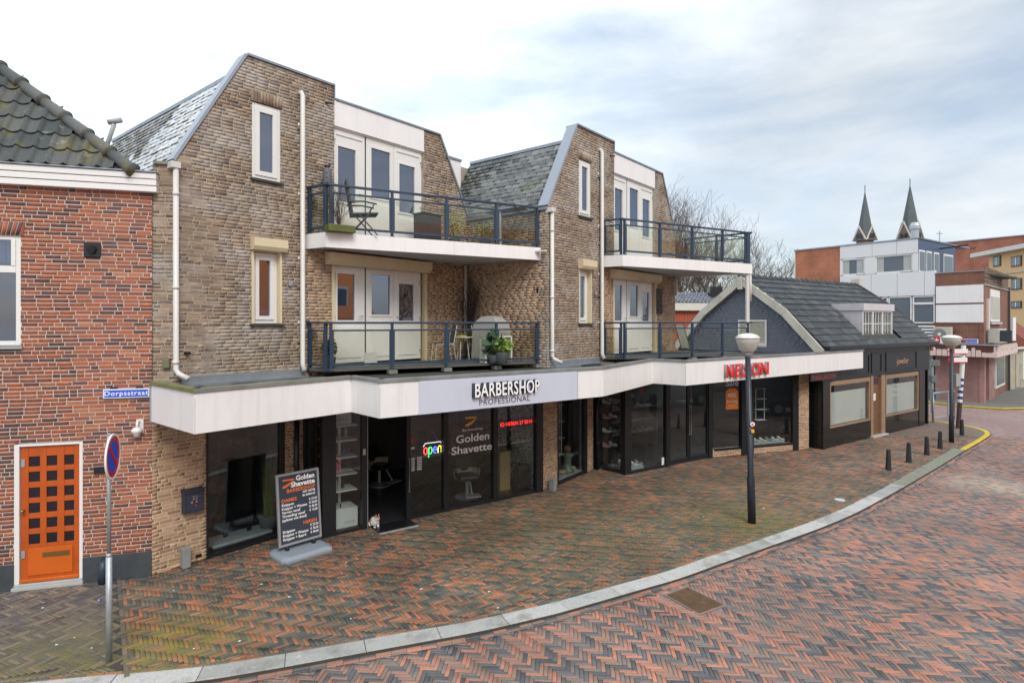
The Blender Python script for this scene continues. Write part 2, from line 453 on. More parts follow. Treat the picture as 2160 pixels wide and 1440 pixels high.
def lay(f, z0, z1, spans, holes, out, mort, L=.21, H=.05, j=.0145, d=0.0, th=.14, rnd_=None, proud=.005, rough=.003, wild=True, sel=None):
    """courses of brick on a mortar core; spans(z) gives the ends of the wall at that height"""
    q = rnd_ or rnd
    n = int(round((z1 - z0) / (H + j))); ph = (z1 - z0) / n; H = ph - j
    runs = {}
    for i in range(n):
        zb = z0 + i * ph; zm = zb + ph / 2
        iv = spans(zm)
        for (a, b, c, e) in holes:
            if c - .02 < zm < e + .02:
                nv = []
                for s0, s1 in iv:
                    if b <= s0 or a >= s1: nv.append((s0, s1)); continue
                    if a > s0: nv.append((s0, a))
                    if b < s1: nv.append((b, s1))
                iv = nv
        runs[i] = [(round(s0, 4), round(s1, 4)) for s0, s1 in iv if s1 - s0 > .01]
        for s0, s1 in runs[i]:
            base = math.floor((s0 - 1) / .2225) * .2225 + (i % 2) * .111 + (q.uniform(-.05, .05) if wild else 0)
            t = base
            while t < s1:
                l = L if (not wild or q.random() > .22) else .0975
                a, b = max(t, s0), min(t + l, s1)
                if b - a > .012:
                    dd = d + proud + q.uniform(-rough, rough)
                    o = f.p(a, dd, zb + j * .5 + q.uniform(-.0015, .0015))
                    M4 = axes((o[0] - f.n[0] * (dd - d + .004), o[1] - f.n[1] * (dd - d + .004), o[2]),
                              (f.u[0] * (b - a), f.u[1] * (b - a), 0), (0, 0, H), (f.n[0] * (dd - d + .004), f.n[1] * (dd - d + .004), 0))
                    (sel(a, zm) if sel else out).append(M4)
                t += l + j
    # mortar core, courses with the same ends joined
    i = 0
    while i < n:
        k = i
        while k + 1 < n and runs[k + 1] == runs[i]: k += 1
        for s0, s1 in runs[i]: mort.fb(f, s0, s1, d - th, d, z0 + i * ph, z0 + (k + 1) * ph)
        i = k + 1
BRICK_T = (BOX_V, [(4, 5, 6, 7), (0, 1, 5, 4), (1, 2, 6, 5), (2, 3, 7, 6), (3, 0, 4, 7)])
def soldiers(f, t0, t1, z0, z1, out, d=0, w=.05, j=.012, fan=0.0, proud=.01):
    n = max(1, int(round((t1 - t0) / (w + j)))); p = (t1 - t0) / n
    for i in range(n):
        a = t0 + i * p + j / 2; c = (a + p / 2 - (t0 + t1) / 2) * fan
        o = f.p(a, d - .004, z0); h = z1 - z0
        out.append(axes(o, (f.u[0] * (p - j), f.u[1] * (p - j), 0), (f.u[0] * c, f.u[1] * c, h), (f.n[0] * (proud + .004), f.n[1] * (proud + .004), 0)))

# ---------------------------------------------------------------- plan of the street (metres)
UV = (.632, .775)                    # direction of the two brick gables
VV = (.813, .582)                    # direction of the shop fronts and of the street
P1 = (-5.80, 10.18); OFF = (6.65, 3.955)
G1 = F(P1, UV); G2 = F((P1[0] + OFF[0], P1[1] + OFF[1]), UV)
FR = F((-6.13, 10.08), (.957, .291))
S = [(-6.13, 10.08)]
fu = F(S[0], UV)
S.append(fu.p(fu.t(435))[:2]); S.append(fu.p(fu.t(648))[:2])
S.append((-3.70, 11.90)); fv = F(S[3], VV); S.append(fv.p(fv.t(1143))[:2])
S += [(1.20, 15.66), (2.13, 16.96), (2.50, 17.42), (3.27, 16.78), (6.33, 18.83), (10.08, 20.11)]
K = [(-5.925, 9.75), (-4.633, 8.65), (-2.931, 10.80), (-2.249, 10.07), (2.017, 13.08), (3.769, 15.85), (4.483, 15.30), (12.56, 21.20)]

# ---------------------------------------------------------------- ground, road, pavement, kerbs
def cat(pts, n=8):
    out = []
    for i in range(len(pts) - 1):
        p0 = pts[max(i - 1, 0)]; p1 = pts[i]; p2 = pts[i + 1]; p3 = pts[min(i + 2, len(pts) - 1)]
        for k in range(n):
            t = k / n
            out.append(tuple(.5 * ((2 * p1[a]) + (-p0[a] + p2[a]) * t + (2 * p0[a] - 5 * p1[a] + 4 * p2[a] - p3[a]) * t * t + (-p0[a] + 3 * p1[a] - 3 * p2[a] + p3[a]) * t ** 3) for a in (0, 1)))
    out.append(tuple(pts[-1])); return out
Kout = [G(*p) for p in [(-700, 1560), (-300, 1510), (60, 1467), (392, 1436), (567, 1409), (730, 1380), (885, 1352), (1020, 1327), (1150, 1297), (1200, 1284), (1347, 1242), (1431, 1218), (1507, 1191), (1578, 1166), (1671, 1133), (1744, 1106), (1809, 1078), (1867, 1047), (1909, 1024)]]
Kout = cat(Kout, 6)
def offset(poly, w):
    out = []
    for i, p in enumerate(poly):
        a = poly[max(i - 1, 0)]; b = poly[min(i + 1, len(poly) - 1)]
        dx, dy = b[0] - a[0], b[1] - a[1]; l = math.hypot(dx, dy)
        out.append((p[0] - dy / l * w, p[1] + dx / l * w))
    return out
KW = .31
Kin = offset(Kout, KW)
Mo = [G(*p) for p in [(1909, 1024), (1981, 982), (2036, 948)]]
Mi = offset(Mo, .33)
Yo = [G(*p) for p in [(2036, 948), (2066, 931), (2086, 918), (2088, 912), (2078, 906), (2053, 899), (2000, 890), (1950, 884), (1880, 876)]]
Yo = cat(Yo, 4); Yi = offset(Yo, .16)
Pb = Kin + Mi[1:] + Yi[1:]                             # street edge of the pavement
ROADZ = -.055

def far_mat(name, a, b, c, ang, sc=1.0, mortar=(.12, .10, .095)):
    m, nt, p = nodes(name)
    g = nt.nodes.new("ShaderNodeNewGeometry"); mm = nt.nodes.new("ShaderNodeMapping"); mm.inputs['Rotation'].default_value = (0, 0, ang)
    nt.links.new(g.outputs['Position'], mm.inputs[0])
    bt = N(nt, "ShaderNodeTexBrick", i_Scale=sc, i_Mortar_Size=.006, i_Brick_Width=.2, i_Row_Height=.1, i_Bias=0.0)
    bt.inputs['Color1'].default_value = (*a, 1); bt.inputs['Color2'].default_value = (*b, 1); bt.inputs['Mortar'].default_value = (*mortar, 1)
    nt.links.new(mm.outputs[0], bt.inputs['Vector'])
    c1 = mixc(nt, rampn(nt, posnoise(nt, .5, 6, .65), [(.4, 0.0), (.65, .55)]), bt.outputs[0], c)
    c1 = mixc(nt, 1.0, c1, rampn(nt, posnoise(nt, 7, 4, .6), [(.3, .8), (.7, 1.2)]), 'MULTIPLY')
    nt.links.new(c1, p.inputs['Base Color']); p.inputs['Roughness'].default_value = .75
    bumpn(nt, p, posnoise(nt, 60, 4), .3, .004)
    return m
m_farroad = far_mat("far_road_paving", (.33, .20, .18), (.24, .17, .16), (.30, .25, .23), R(-20))
m_farpav = far_mat("far_pavement_paving", (.24, .15, .11), (.15, .13, .11), (.17, .16, .11), R(-36))
m_stone = M("step_stone", (.45, .46, .44), .75, var=.14, scale=4, bump=.3, dirt=.25)
m_kerb = piece_mat("kerb_concrete", [(0, (.33, .34, .32)), (.5, (.43, .44, .42)), (1, (.50, .50, .475))], 'object', rough=.75, grime=[((.16, .155, .12), 2.5, .50, .68, .6, None), ((.62, .62, .58), 7, .62, .70, .5, None)], bump=.3)
m_stonem = M("mossy_kerb_concrete", (.24, .25, .195), .85, var=.2, scale=4, bump=.3, dirt=.3)
m_yellow = M("yellow_kerb_paint", (.72, .50, .03), .6, var=.15, scale=12, dirt=.3)

o = MB().add([(-300, -60, ROADZ - .03), (300, -60, ROADZ - .03), (300, 500, ROADZ - .03), (-300, 500, ROADZ - .03)], [(0, 1, 2, 3)]).build('ground', M("far_ground", (.17, .15, .13), .9, var=.2, scale=.3), kind='structure')
road = MB()
road.prism([(-40, -30), (70, -30), (70, 75), (-40, 75)], ROADZ - .026, ROADZ - .012)
road = road.build('road', m_farroad, kind='structure')
pav = MB().prism(Pb + [(14.5, 40), (-20, 40), (-20, 6)], ROADZ - .008, -.012).build('pavement', m_farpav, kind='structure')

def herring(poly_in, a, org, region, mats, parent, names, z=0.0, L=.2, W=.05, gap=.0035, edge=None, side=1, lim=300, seed=1, avoid=(), flip=False):
    q = random.Random(seed)
    ca, sa = math.cos(a), math.sin(a)
    x0, x1, y0, y1 = region
    cs = [((x - org[0]) * ca + (y - org[1]) * sa, -(x - org[0]) * sa + (y - org[1]) * ca) for x in (x0, x1) for y in (y0, y1)]
    P = W + gap
    i0 = int(min(c[0] for c in cs) / P) - 5; i1 = int(max(c[0] for c in cs) / P) + 5
    j0 = int(min(c[1] for c in cs) / P) - 5; j1 = int(max(c[1] for c in cs) / P) + 5
    I, J = np.meshgrid(np.arange(i0, i1), np.arange(j0, j1)); I = I.ravel(); J = J.ravel()
    K_ = (I + J) if flip else (I - J); h = K_ % 8 == 0; v = (K_ % 8 == 7) if not flip else (K_ % 8 == 4)
    cx = np.concatenate([(I[h] + 2) * P, (I[v] + .5) * P]); cy = np.concatenate([(J[h] + .5) * P, (J[v] + 2) * P])
    ver = np.concatenate([np.zeros(h.sum(), bool), np.ones(v.sum(), bool)])
    X = org[0] + cx * ca - cy * sa; Y = org[1] + cx * sa + cy * ca
    keep = (X > x0) & (X < x1) & (Y > y0) & (Y < y1) & (X < .96 * Y + 1.6) & (X > -.96 * Y - 1.6)
    for f in poly_in: keep &= f(X, Y)
    X, Y, ver = X[keep], Y[keep], ver[keep]
    LL = 4 * P - gap
    ex_v, ex_f = [], []
    ok = np.ones(len(X), bool)
    if edge is not None:
        E = np.array(edge); A = E[:-1]; B = E[1:]; D = B - A; D2 = (D ** 2).sum(1)
        pts = np.stack([X, Y], 1)
        sd_ = np.zeros(len(X)); seg = np.zeros(len(X), int)
        for s in range(0, len(X), 4000):
            pp = pts[s:s + 4000, None, :]
            t = np.clip(((pp - A) * D).sum(2) / D2, 0, 1); q_ = A + t[..., None] * D
            dd = np.linalg.norm(pp - q_, axis=2); k = dd.argmin(1)
            r = np.arange(len(k)); cr_ = D[k, 0] * (pp[r, 0, 1] - A[k, 1]) - D[k, 1] * (pp[r, 0, 0] - A[k, 0])
            sd_[s:s + 4000] = np.where(cr_ > 0, 1, -1) * dd[r, k] * side; seg[s:s + 4000] = k
        ok = sd_ > .105
        for i in np.where((sd_ > -.105) & ~ok)[0]:
            hl, hw = (LL / 2, W / 2)
            if ver[i]: ax = (-sa, ca); ay = (ca, sa)
            else: ax = (ca, sa); ay = (-sa, ca)
            poly = [(X[i] + ax[0] * u_ * hl + ay[0] * w_ * hw, Y[i] + ax[1] * u_ * hl + ay[1] * w_ * hw) for u_, w_ in ((-1, -1), (1, -1), (1, 1), (-1, 1))]
            a_, d_ = A[seg[i]], D[seg[i]] / math.sqrt(D2[seg[i]])
            nx, ny = -d_[1] * side, d_[0] * side
            f_ = lambda p: (p[0] - a_[0]) * nx + (p[1] - a_[1]) * ny - .004
            out = []
            for k in range(4):
                p, r = poly[k], poly[(k + 1) % 4]; fp, fr_ = f_(p), f_(r)
                if fp > 0: out.append(p)
                if (fp > 0) != (fr_ > 0):
                    t = fp / (fp - fr_); out.append((p[0] + t * (r[0] - p[0]), p[1] + t * (r[1] - p[1])))
            if len(out) < 3: continue
            ar = .5 * sum(out[k][0] * out[(k + 1) % len(out)][1] - out[(k + 1) % len(out)][0] * out[k][1] for k in range(len(out)))
            if abs(ar) < .0006: continue
            if ar < 0: out = out[::-1]
            zz = z + q.uniform(-.0015, .0015); n = len(out); b = len(ex_v)
            for zq in (z - .03, zz): ex_v += [(p[0], p[1], zq) for p in out]
            for k in range(n): ex_f.append((b + k, b + (k + 1) % n, b + n + (k + 1) % n, b + n + k))
            if n == 3: ex_f.append((b + 3, b + 4, b + 5, b + 5))
            elif n == 4: ex_f.append((b + 4, b + 5, b + 6, b + 7))
            elif n == 5: ex_f.append((b + 5, b + 6, b + 7, b + 8)); ex_f.append((b + 5, b + 8, b + 9, b + 9))
            elif n >= 6: ex_f.append((b + n, b + n + 1, b + n + 2, b + n + 3)); ex_f.append((b + n, b + n + 3, b + n + 4, b + n + 5))
    Ms = []
    for i in np.where(ok)[0]:
        w = q.uniform(-.006, .006) + (a + math.pi / 2 if ver[i] else a)
        c, s_ = math.cos(w), math.sin(w); tx, ty = q.gauss(0, .007), q.gauss(0, .012)
        o_ = (X[i] - c * LL / 2 + s_ * W / 2, Y[i] - s_ * LL / 2 - c * W / 2, z + q.uniform(-.002, .002) + .006 * math.sin(X[i] * 1.7 + 1) * math.sin(Y[i] * 1.3) + .003 * math.sin(X[i] * 4.1) * math.sin(Y[i] * 5.3))
        Ms.append(axes(o_, (c, s_, tx), (-s_, c, ty), (0, 0, 1)))
    # degenerate quads are split off as they would break validate
    good = [f for f in ex_f if len(set(f)) == 4]; tri = [f for f in ex_f if len(set(f)) == 3]
    for f in tri:
        k = len(ex_v); p = [ex_v[a_] for a_ in f[:3]]; mid = tuple((p[2][j] + p[0][j]) / 2 for j in range(3)); ex_v.append(mid); good.append((f[0], f[1], f[2], k))
    emit(Ms, paver_tmpl(LL, W, .03), names[0], names[1], parent, mats['object'], mats['island'], lim, (ex_v, good))

# line where the darker paving in front of the red house ends
DA, DB = G(246, 1216), G(263, 1440)
def left_of(X, Y, off=0.0): return ((DB[0] - DA[0]) * (Y - DA[1]) - (DB[1] - DA[1]) * (X - DA[0])) / math.hypot(DB[0] - DA[0], DB[1] - DA[1]) < -off
def right_of(X, Y): return ~left_of(X, Y, -.065)
vang = math.atan2(VV[1], VV[0])
bed_edge = offset(Pb, .058)
behind = lambda X, Y: (Y < 10.3 + (X + 6.13) * 1.3) | (X > -2.5)
herring([right_of, behind], vang, (0, 12), (-7, 17.5, 6.5, 22.4), m_pav, pav, ('paver', 'paver_field'), edge=bed_edge, side=1, seed=3, flip=True, gap=.005)
dark = MB().prism([G(-900, 1600, -.009), G(262, 1500, -.009), DB, DA, (-6.1, 10.3), (-14, 8.0)], -.0119, -.009).build('forecourt', m_sand, kind='structure')
herring([lambda X, Y: left_of(X, Y, .015)], R(66), (-7, 9), (-10, -5, 5.5, 10.5), m_drk, dark, ('paver', 'paver_field'), edge=bed_edge, side=1, seed=5, flip=True, gap=.005)
# road: herringbone at forty-five degrees to the street
MHX = [G(1400, 1254, ROADZ), G(1448, 1236, ROADZ), G(1533, 1276, ROADZ), G(1476, 1296, ROADZ)]
def not_in_quad(Q):
    def f(X, Y):
        r = np.ones(len(X), bool)
        s_ = np.sign(sum(Q[k][0] * Q[(k + 1) % 4][1] - Q[(k + 1) % 4][0] * Q[k][1] for k in range(4)))
        for k in range(4):
            a_, b_ = Q[k], Q[(k + 1) % 4]; l = math.hypot(b_[0] - a_[0], b_[1] - a_[1])
            r &= ((b_[0] - a_[0]) * (Y - a_[1]) - (b_[1] - a_[1]) * (X - a_[0])) * s_ / l > -.05
        return ~r
    return f
road_edge = offset(Kout + Mo[1:] + Yo[1:], -.125)
herring([not_in_quad(MHX)], R(-5), (0, 8), (-6, 21, 4.6, 22.5), m_roa, road, ('paver', 'paver_field'), z=ROADZ + .004, edge=road_edge, side=-1, seed=9, flip=True, gap=.0055)
# rows of pavers laid along the kerb, both sides
def arclen(poly, step, start=0.0):
    out = []; acc = start
    tot = 0; L_ = [0]
    for i in range(len(poly) - 1):
        tot += math.hypot(poly[i + 1][0] - poly[i][0], poly[i + 1][1] - poly[i][1]); L_.append(tot)
    while acc < tot:
        k = max(i for i in range(len(L_)) if L_[i] <= acc); k = min(k, len(poly) - 2)
        f_ = (acc - L_[k]) / (L_[k + 1] - L_[k])
        out.append((poly[k][0] + (poly[k + 1][0] - poly[k][0]) * f_, poly[k][1] + (poly[k + 1][1] - poly[k][1]) * f_)); acc += step
    return out
def row(poly, w, z, mat, parent, name, step=.2035):
    P_ = arclen(poly, step); Ms = []
    for a_, b_ in zip(P_[:-1], P_[1:]):
        dx, dy = b_[0] - a_[0], b_[1] - a_[1]; l = math.hypot(dx, dy)
        if a_[1] > 26 or a_[0] < -.96 * a_[1] - 1.5 or a_[1] < 4.5: continue
        Ms.append(axes((a_[0], a_[1], z + rnd.uniform(-.002, .002)), (dx / l, dy / l, 0), (-dy / l, dx / l, 0), (0, 0, 1)))
    return Ms
rows_ = row(Kin + Mi[1:], .05, 0, None, pav, '')
emit(rows_, paver_tmpl(.2, .054, .03), 'edging_paver', 'edging_row', pav, m_pav['object'], m_pav['island'], 60)
rr_ = row(offset(Kout + Mo[1:] + Yo[1:], -.058), .05, ROADZ + .004, None, road, '') + row(offset(Kout + Mo[1:] + Yo[1:], -.114), .05, ROADZ + .004, None, road, '')
emit(rr_, paver_tmpl(.2, .054, .03), 'edging_paver', 'edging_row', road, m_roa['object'], m_roa['island'], 120)
cr_ = row([DA, DB], .05, 0, None, pav, '')
emit(cr_, paver_tmpl(.2, .056, .03), 'edging_paver', 'edging_strip', dark, m_drk['object'], m_drk['island'], 30)

def kerb(name, inner, outer, mat, step, label_kind):
    k = MB().prism(outer + inner[::-1], ROADZ - .02, -.016).build(name, m_sand, kind='structure')
    L_ = 0; cuts = [0]
    n = len(outer); acc = [0]
    for i in range(n - 1): acc.append(acc[-1] + math.hypot(outer[i + 1][0] - outer[i][0], outer[i + 1][1] - outer[i][1]))
    def at(poly, s_):
        i = min(max(j for j in range(n) if acc[j] <= s_ + 1e-9), n - 2); f_ = (s_ - acc[i]) / (acc[i + 1] - acc[i])
        return (poly[i][0] + (poly[i + 1][0] - poly[i][0]) * f_, poly[i][1] + (poly[i + 1][1] - poly[i][1]) * f_)
    s_ = 0
    while s_ < acc[-1] - .05:
        e = min(s_ + step, acc[-1])
        m = 4; O = [at(outer, s_ + .004 + (e - s_ - .008) * i / m) for i in range(m + 1)]; I_ = [at(inner, s_ + .004 + (e - s_ - .008) * i / m) for i in range(m + 1)]
        zt = rnd.uniform(-.004, .002)
        MB().prism(O + I_[::-1], -.02, zt - .004).build('kerb_stone', mat, k, bevel=.006)
        s_ = e
    return k
kerb('kerb', Kin, Kout, m_kerb, 1.0, '')
kerb('mossy_kerb', Mi, Mo, m_stonem, 1.0, '')
yk = kerb('yellow_kerb', Yi, Yo, m_yellow, 1.0, '')
# pavement across the side street
far_e = [G(*p) for p in [(1890, 838), (1951, 847), (2027, 856), (2117, 862), (2160, 861), (2400, 850)]]
fp = MB().prism(far_e + [(90, 60), (30, 70)], ROADZ - .008, .0).build('far_pavement', M("far_pavement_slabs", (.15, .145, .13), .85, var=.25, scale=1.2), kind='structure')
MB().prism(far_e + offset(far_e, .2)[::-1], ROADZ - .01, .014).build('far_kerb', m_yellow, kind='structure')
# smooth red strips and worn patch in the carriageway
st = MB().prism([G(2000, 1062, ROADZ), G(2100, 1010, ROADZ), G(2300, 1010, ROADZ), G(2300, 1115, ROADZ), G(2120, 1085, ROADZ)], ROADZ - .01, ROADZ + .009)
# manhole cover
c = [sum(p[i] for p in MHX) / 4 for i in (0, 1)]
mh = thing('manhole_cover', (c[0], c[1], ROADZ), 'rusty brown rectangular cast iron manhole cover set in the herringbone road beside the kerb', 'manhole cover')
ins = [(c[0] + (p[0] - c[0]) * .93, c[1] + (p[1] - c[1]) * .93) for p in MHX]
b = MB()
for i in range(4):
    j = (i + 1) % 4; b.prism([MHX[i], MHX[j], ins[j], ins[i]], ROADZ - .01, ROADZ + .006)
b.build('rim', M("cover_rim", (.24, .20, .18), .7, var=.3), mh)
m_rust = M("rusty_iron", (.17, .105, .06), .7, metal=.3, var=.45, scale=9, bump=.3)
MB().prism(ins, ROADZ - .01, ROADZ - .002).build('plate', m_rust, mh)
b = MB()
for a_ in range(1, 22):
    for e in range(1, 22):
        u_, w_ = a_ / 22, e / 22
        p = [ins[0][i] * (1 - u_) * (1 - w_) + ins[1][i] * u_ * (1 - w_) + ins[2][i] * u_ * w_ + ins[3][i] * (1 - u_) * w_ for i in (0, 1)]
        if (u_ - .3) ** 2 + (w_ - .35) ** 2 < .004 or (u_ - .65) ** 2 + (w_ - .7) ** 2 < .004: continue
        b.box(p[0] - .009, p[0] + .009, p[1] - .009, p[1] + .009, ROADZ - .004, ROADZ + .004)
o = b.build('studs', m_rust, mh); o['kind'] = 'stuff'

# ================================================================ red brick house
red = thing('red_brick_house', (-7.6, 9.6, 0), 'red brick house with dark pantile roof and orange front door at the left', 'house')
RB = []; mt = MB(); jt = MB()
def on(f, px, py, d=0.0):
    t = f.t(px, d); return t, f.z(t, py, d)
wt0, wt1 = FR.t(44) - 1.25, FR.t(44); wz1 = FR.z(wt1, 497); wz0 = FR.z(wt1, 728)
dt0, dt1 = FR.t(30), FR.t(175); dz1 = FR.z(dt0, 938); 
lay(FR, .42, 6.5, lambda z: [(-4.2, 0.0)], [(wt0, wt1, wz0 - .06, wz1 + .22), (dt0, dt1, 0, dz1)], RB, mt, rnd_=random.Random(11), proud=.005, rough=.003, j=.01455)
soldiers(FR, wt0 - .05, wt1 + .04, wz1 + .005, wz1 + .215, RB, fan=.10)
mt.fb(FR, wt0, wt1, -.14, -.001, wz1, wz1 + .22)
soldiers(FR, dt0 - .1, dt1 + .1, dz1 + .0, dz1 + .058, [], fan=0)
wall = mt.build('wall', m_mortar_r, red)
emit(RB, BRICK_T, 'brick', 'brickwork', wall, m_red['object'], m_red['island'])
b = MB(); b.fb(FR, -.12, -.001, -3, -.01, 0, 6.7); b.build('side_wall', m_mortar_r, red)
m_bluestone = M("dark_bluestone", (.045, .055, .065), .5, var=.5, scale=5, bump=.25, dirt=.3)
b = MB(); b.fb(FR, dt1, 0.0, -.1, .025, 0, .42); b.build('plinth', m_bluestone, red, bevel=.004)
b = MB(); b.fb(FR, -4.2, dt0, -.1, .025, 0, .42); b.build('plinth', m_bluestone, red, bevel=.004)
# front door
b = MB()
b.fb(FR, dt0, dt0 + .07, -.12, .01, .09, dz1); b.fb(FR, dt1 - .05, dt1, -.12, .01, .09, dz1); b.fb(FR, dt0 + .07, dt1 - .05, -.12, .01, dz1 - .035, dz1)
dfr = b.build('door_frame', m_pvc, red, bevel=.005)
b = MB(); b.fb(FR, dt0 - .02, dt1 + .02, -.12, .07, 0, .05); b.fb(FR, dt0, dt1, -.12, .03, .05, .09); b.build('doorstep', M("doorstep_stone", (.40, .41, .40), .7, var=.15, scale=6), red, bevel=.006)
m_odoor = M("orange_wood", (.47, .085, .008), .33, var=.3, scale=3, streaks=.25)
m_odoor2 = M("orange_wood_panel", (.55, .11, .01), .3, var=.25, scale=2)
x0, x1 = dt0 + .075, dt1 - .055; zd0, zd1 = .10, dz1 - .04; W_ = x1 - x0; Hd = zd1 - zd0
door = MB()
cols = [x0 + W_ * a for a in (.13, .32, .43, .61, .73, .90)]
rows2 = [(zd1 - Hd * (a + .0), zd1 - Hd * (a + .075)) for a in (.077, .19, .307, .42, .535, .65)]
ts = [x0] + cols + [x1]
for i in range(0, 8, 2): door.fb(FR, ts[i], ts[i + 1], -.07, -.03, zd0, zd1)
zs = [zd1] + [v for r_ in rows2 for v in r_] + [zd0 + Hd * .02]
for c_ in range(3):
    for i in range(0, len(zs) - 1, 2): door.fb(FR, cols[c_ * 2], cols[c_ * 2 + 1], -.07, -.033, zs[i + 1], zs[i])
    door.fb(FR, cols[c_ * 2], cols[c_ * 2 + 1], -.07, -.033, zd0, zs[-1])
door = door.build('front_door', m_odoor, red, bevel=.004)
b = MB(); b.fb(FR, x0 + .1, x1 - .1, -.03, -.018, zd0 + .1, zd0 + Hd * .245); b.build('panel', m_odoor2, door, bevel=.006)
b = MB(); b.fb(FR, x0, x1, -.03, .01, zd0, zd0 + .055); b.build('weather_bar', m_odoor2, door, bevel=.01)
m_dglass = M("dark_door_glass", (.012, .012, .018), .12, var=.3)
for c_ in range(3):
    for za, zb in rows2:
        b = MB(); b.fb(FR, cols[c_ * 2], cols[c_ * 2 + 1], -.062, -.052, zb, za); b.build('pane', m_dglass, door)
m_brass = M("brass", (.30, .19, .06), .35, metal=.8)
b = MB(); kx, kz = on(FR, 49, 1077); b.tube([FR.p(x0 + .05, -.03, kz), FR.p(x0 + .05, .03, kz)], .012, 8); b.blob(FR.p(x0 + .05, .045, kz), (.03, .03, .03)); b.build('knob', m_brass, door, smooth=True)
b = MB(); b.fb(FR, x0 + .3, x0 + .68, -.03, -.012, zd0 + Hd * .175, zd0 + Hd * .21); b.build('letter_slot', m_brass, door)
for zz in (.49, 1.97):
    b = MB(); b.fb(FR, x0 + .01, x0 + .06, -.03, -.015, zz, zz + .12); b.build('lock_plate', m_galv, door)

def leaf(f, t0, t1, z0, z1, pane, parent, name='window', d=-.05, fw=.05, mat=None, th=.06, gl=None, sash=True):
    """frame with one glazed opening; pane = (t0,t1,z0,z1)"""
    mat = mat or m_pvc; a0, a1, c0, c1 = pane
    b = MB()
    b.fb(f, t0, a0, d - th, d, z0, z1); b.fb(f, a1, t1, d - th, d, z0, z1); b.fb(f, a0, a1, d - th, d, c1, z1); b.fb(f, a0, a1, d - th, d, z0, c0)
    if sash:
        e = .045
        for q_ in ((a0 - e, a0, c0 - e, c1 + e), (a1, a1 + e, c0 - e, c1 + e), (a0, a1, c1, c1 + e), (a0, a1, c0 - e, c0)): b.fb(f, q_[0], q_[1], d - .01, d + .018, q_[2], q_[3])
    w = b.build(name, mat, parent, bevel=.004)
    g = MB(); g.fb(f, a0, a1, d - .03, d - .022, c0, c1); g.build('pane', gl or m_win, w)
    return w
# upper window
w = MB()
w.fb(FR, wt1 - .08, wt1, -.1, -.03, wz0, wz1); w.fb(FR, wt0, wt1 - .08, -.1, -.03, wz1 - .07, wz1); w.fb(FR, wt0, wt1 - .08, -.1, -.03, wz0, wz0 + .07); w.fb(FR, wt0, wt0 + .08, -.1, -.03, wz0, wz1)
zt = FR.z(wt1, 566); w.fb(FR, wt0 + .08, wt1 - .08, -.1, -.025, zt - .07, zt + .04)
w.fb(FR, wt1 - .62, wt1 - .52, -.1, -.03, wz0 + .07, zt - .07)
w.fb(FR, wt1 - .14, wt1 - .08, -.08, -.015, zt + .04, wz1 - .07)
w = w.build('window', m_pvc, red, bevel=.005)
b = MB(); b.fb(FR, wt0 + .08, wt1 - .08, -.075, -.065, wz0 + .07, zt - .07); b.build('pane', m_win, w)
b = MB(); b.fb(FR, wt0 + .08, wt1 - .08, -.07, -.06, zt + .04, wz1 - .07); b.build('pane', m_win, w)
b = MB(); b.fb(FR, wt0 - .05, wt1 + .03, -.1, .04, wz0 - .06, wz0 - .005); b.build('sill', M("grey_sill", (.30, .31, .30), .7), w)
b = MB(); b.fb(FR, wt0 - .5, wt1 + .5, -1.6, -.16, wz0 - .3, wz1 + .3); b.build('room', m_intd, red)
m_curt = M("net_curtain", (.45, .45, .43), .9, var=.1, scale=3)
def curtain(f, t0, t1, z0, z1, d, parent, mat=None, amp=.03, wl=.11):
    b = MB(); n = max(4, int((t1 - t0) / wl * 4)); vs = []
    for i in range(n + 1):
        t = t0 + (t1 - t0) * i / n; dd = d + amp * math.sin(i * math.pi / 2)
        vs += [f.p(t, dd, z0), f.p(t, dd, z1)]
    b.add(vs, [(2 * i, 2 * i + 2, 2 * i + 3, 2 * i + 1) for i in range(n)])
    return b.build('curtain', mat or m_curt, parent, smooth=True)
curtain(FR, wt0, wt1 - .1, zt + .1, wz1 - .05, -.14, w)
# fascia of three boards, gutter edge
ft = FR.t(329, .14)
for i in range(3):
    za, zb = 6.50 + i * .107, 6.50 + (i + 1) * .107 - .012
    b = MB(); b.fb(FR, -4.3, ft, -.1, .12 + .012 * i, za, zb); b.build('fascia_board', m_white, red, bevel=.004)
b = MB(); b.fb(FR, -4.3, ft + .01, -.1, .17, 6.818, 6.84); b.build('gutter_lip', m_zinc, red)
# pantile roof with a hip
AL = R(60); e0 = 6.84; dd0 = .12
def roofp(t, s_): return FR.p(t, dd0 - s_ * math.cos(AL), e0 + s_ * math.sin(AL))
hipx, hipz = FR.t(277, .1), 0
# hip line: plane direction so that it passes the ridge seen at the left edge
def _hip():
    for i in range(400):
        s_ = i * .01; y_d = dd0 - s_ * math.cos(AL); t = FR.t(0, y_d)
        if FR.z(t, 145, y_d) < e0 + s_ * math.sin(AL): return s_, t
hs_, ht_ = _hip(); HK = (hipx - ht_) / hs_
def hip_t(s_): return hipx - s_ * HK
m_tile = {s_: piece_mat("pantile_" + s_, [(0, (.055, .065, .065)), (.5, (.085, .095, .095)), (1, (.12, .125, .12))], s_, rough=.75,
          grime=[((.15, .135, .05), 2.4, .54, .68, .75, None), ((.30, .31, .29), 6, .62, .72, .6, None)], bump=.5) for s_ in ('island', 'object')}
roof = MB(); roof.add([roofp(-7.4, 0), roofp(hip_t(0), 0), roofp(hip_t(3.2), 3.2), roofp(-7.4, 3.2)], [(0, 1, 2, 3)])
roof.add([roofp(hip_t(0), 0), FR.p(hip_t(0) - 1.6, -4, e0), FR.p(hip_t(3.2) - 1.6, -4, e0 + 2.7), roofp(hip_t(3.2), 3.2)], [(0, 1, 2, 3)])
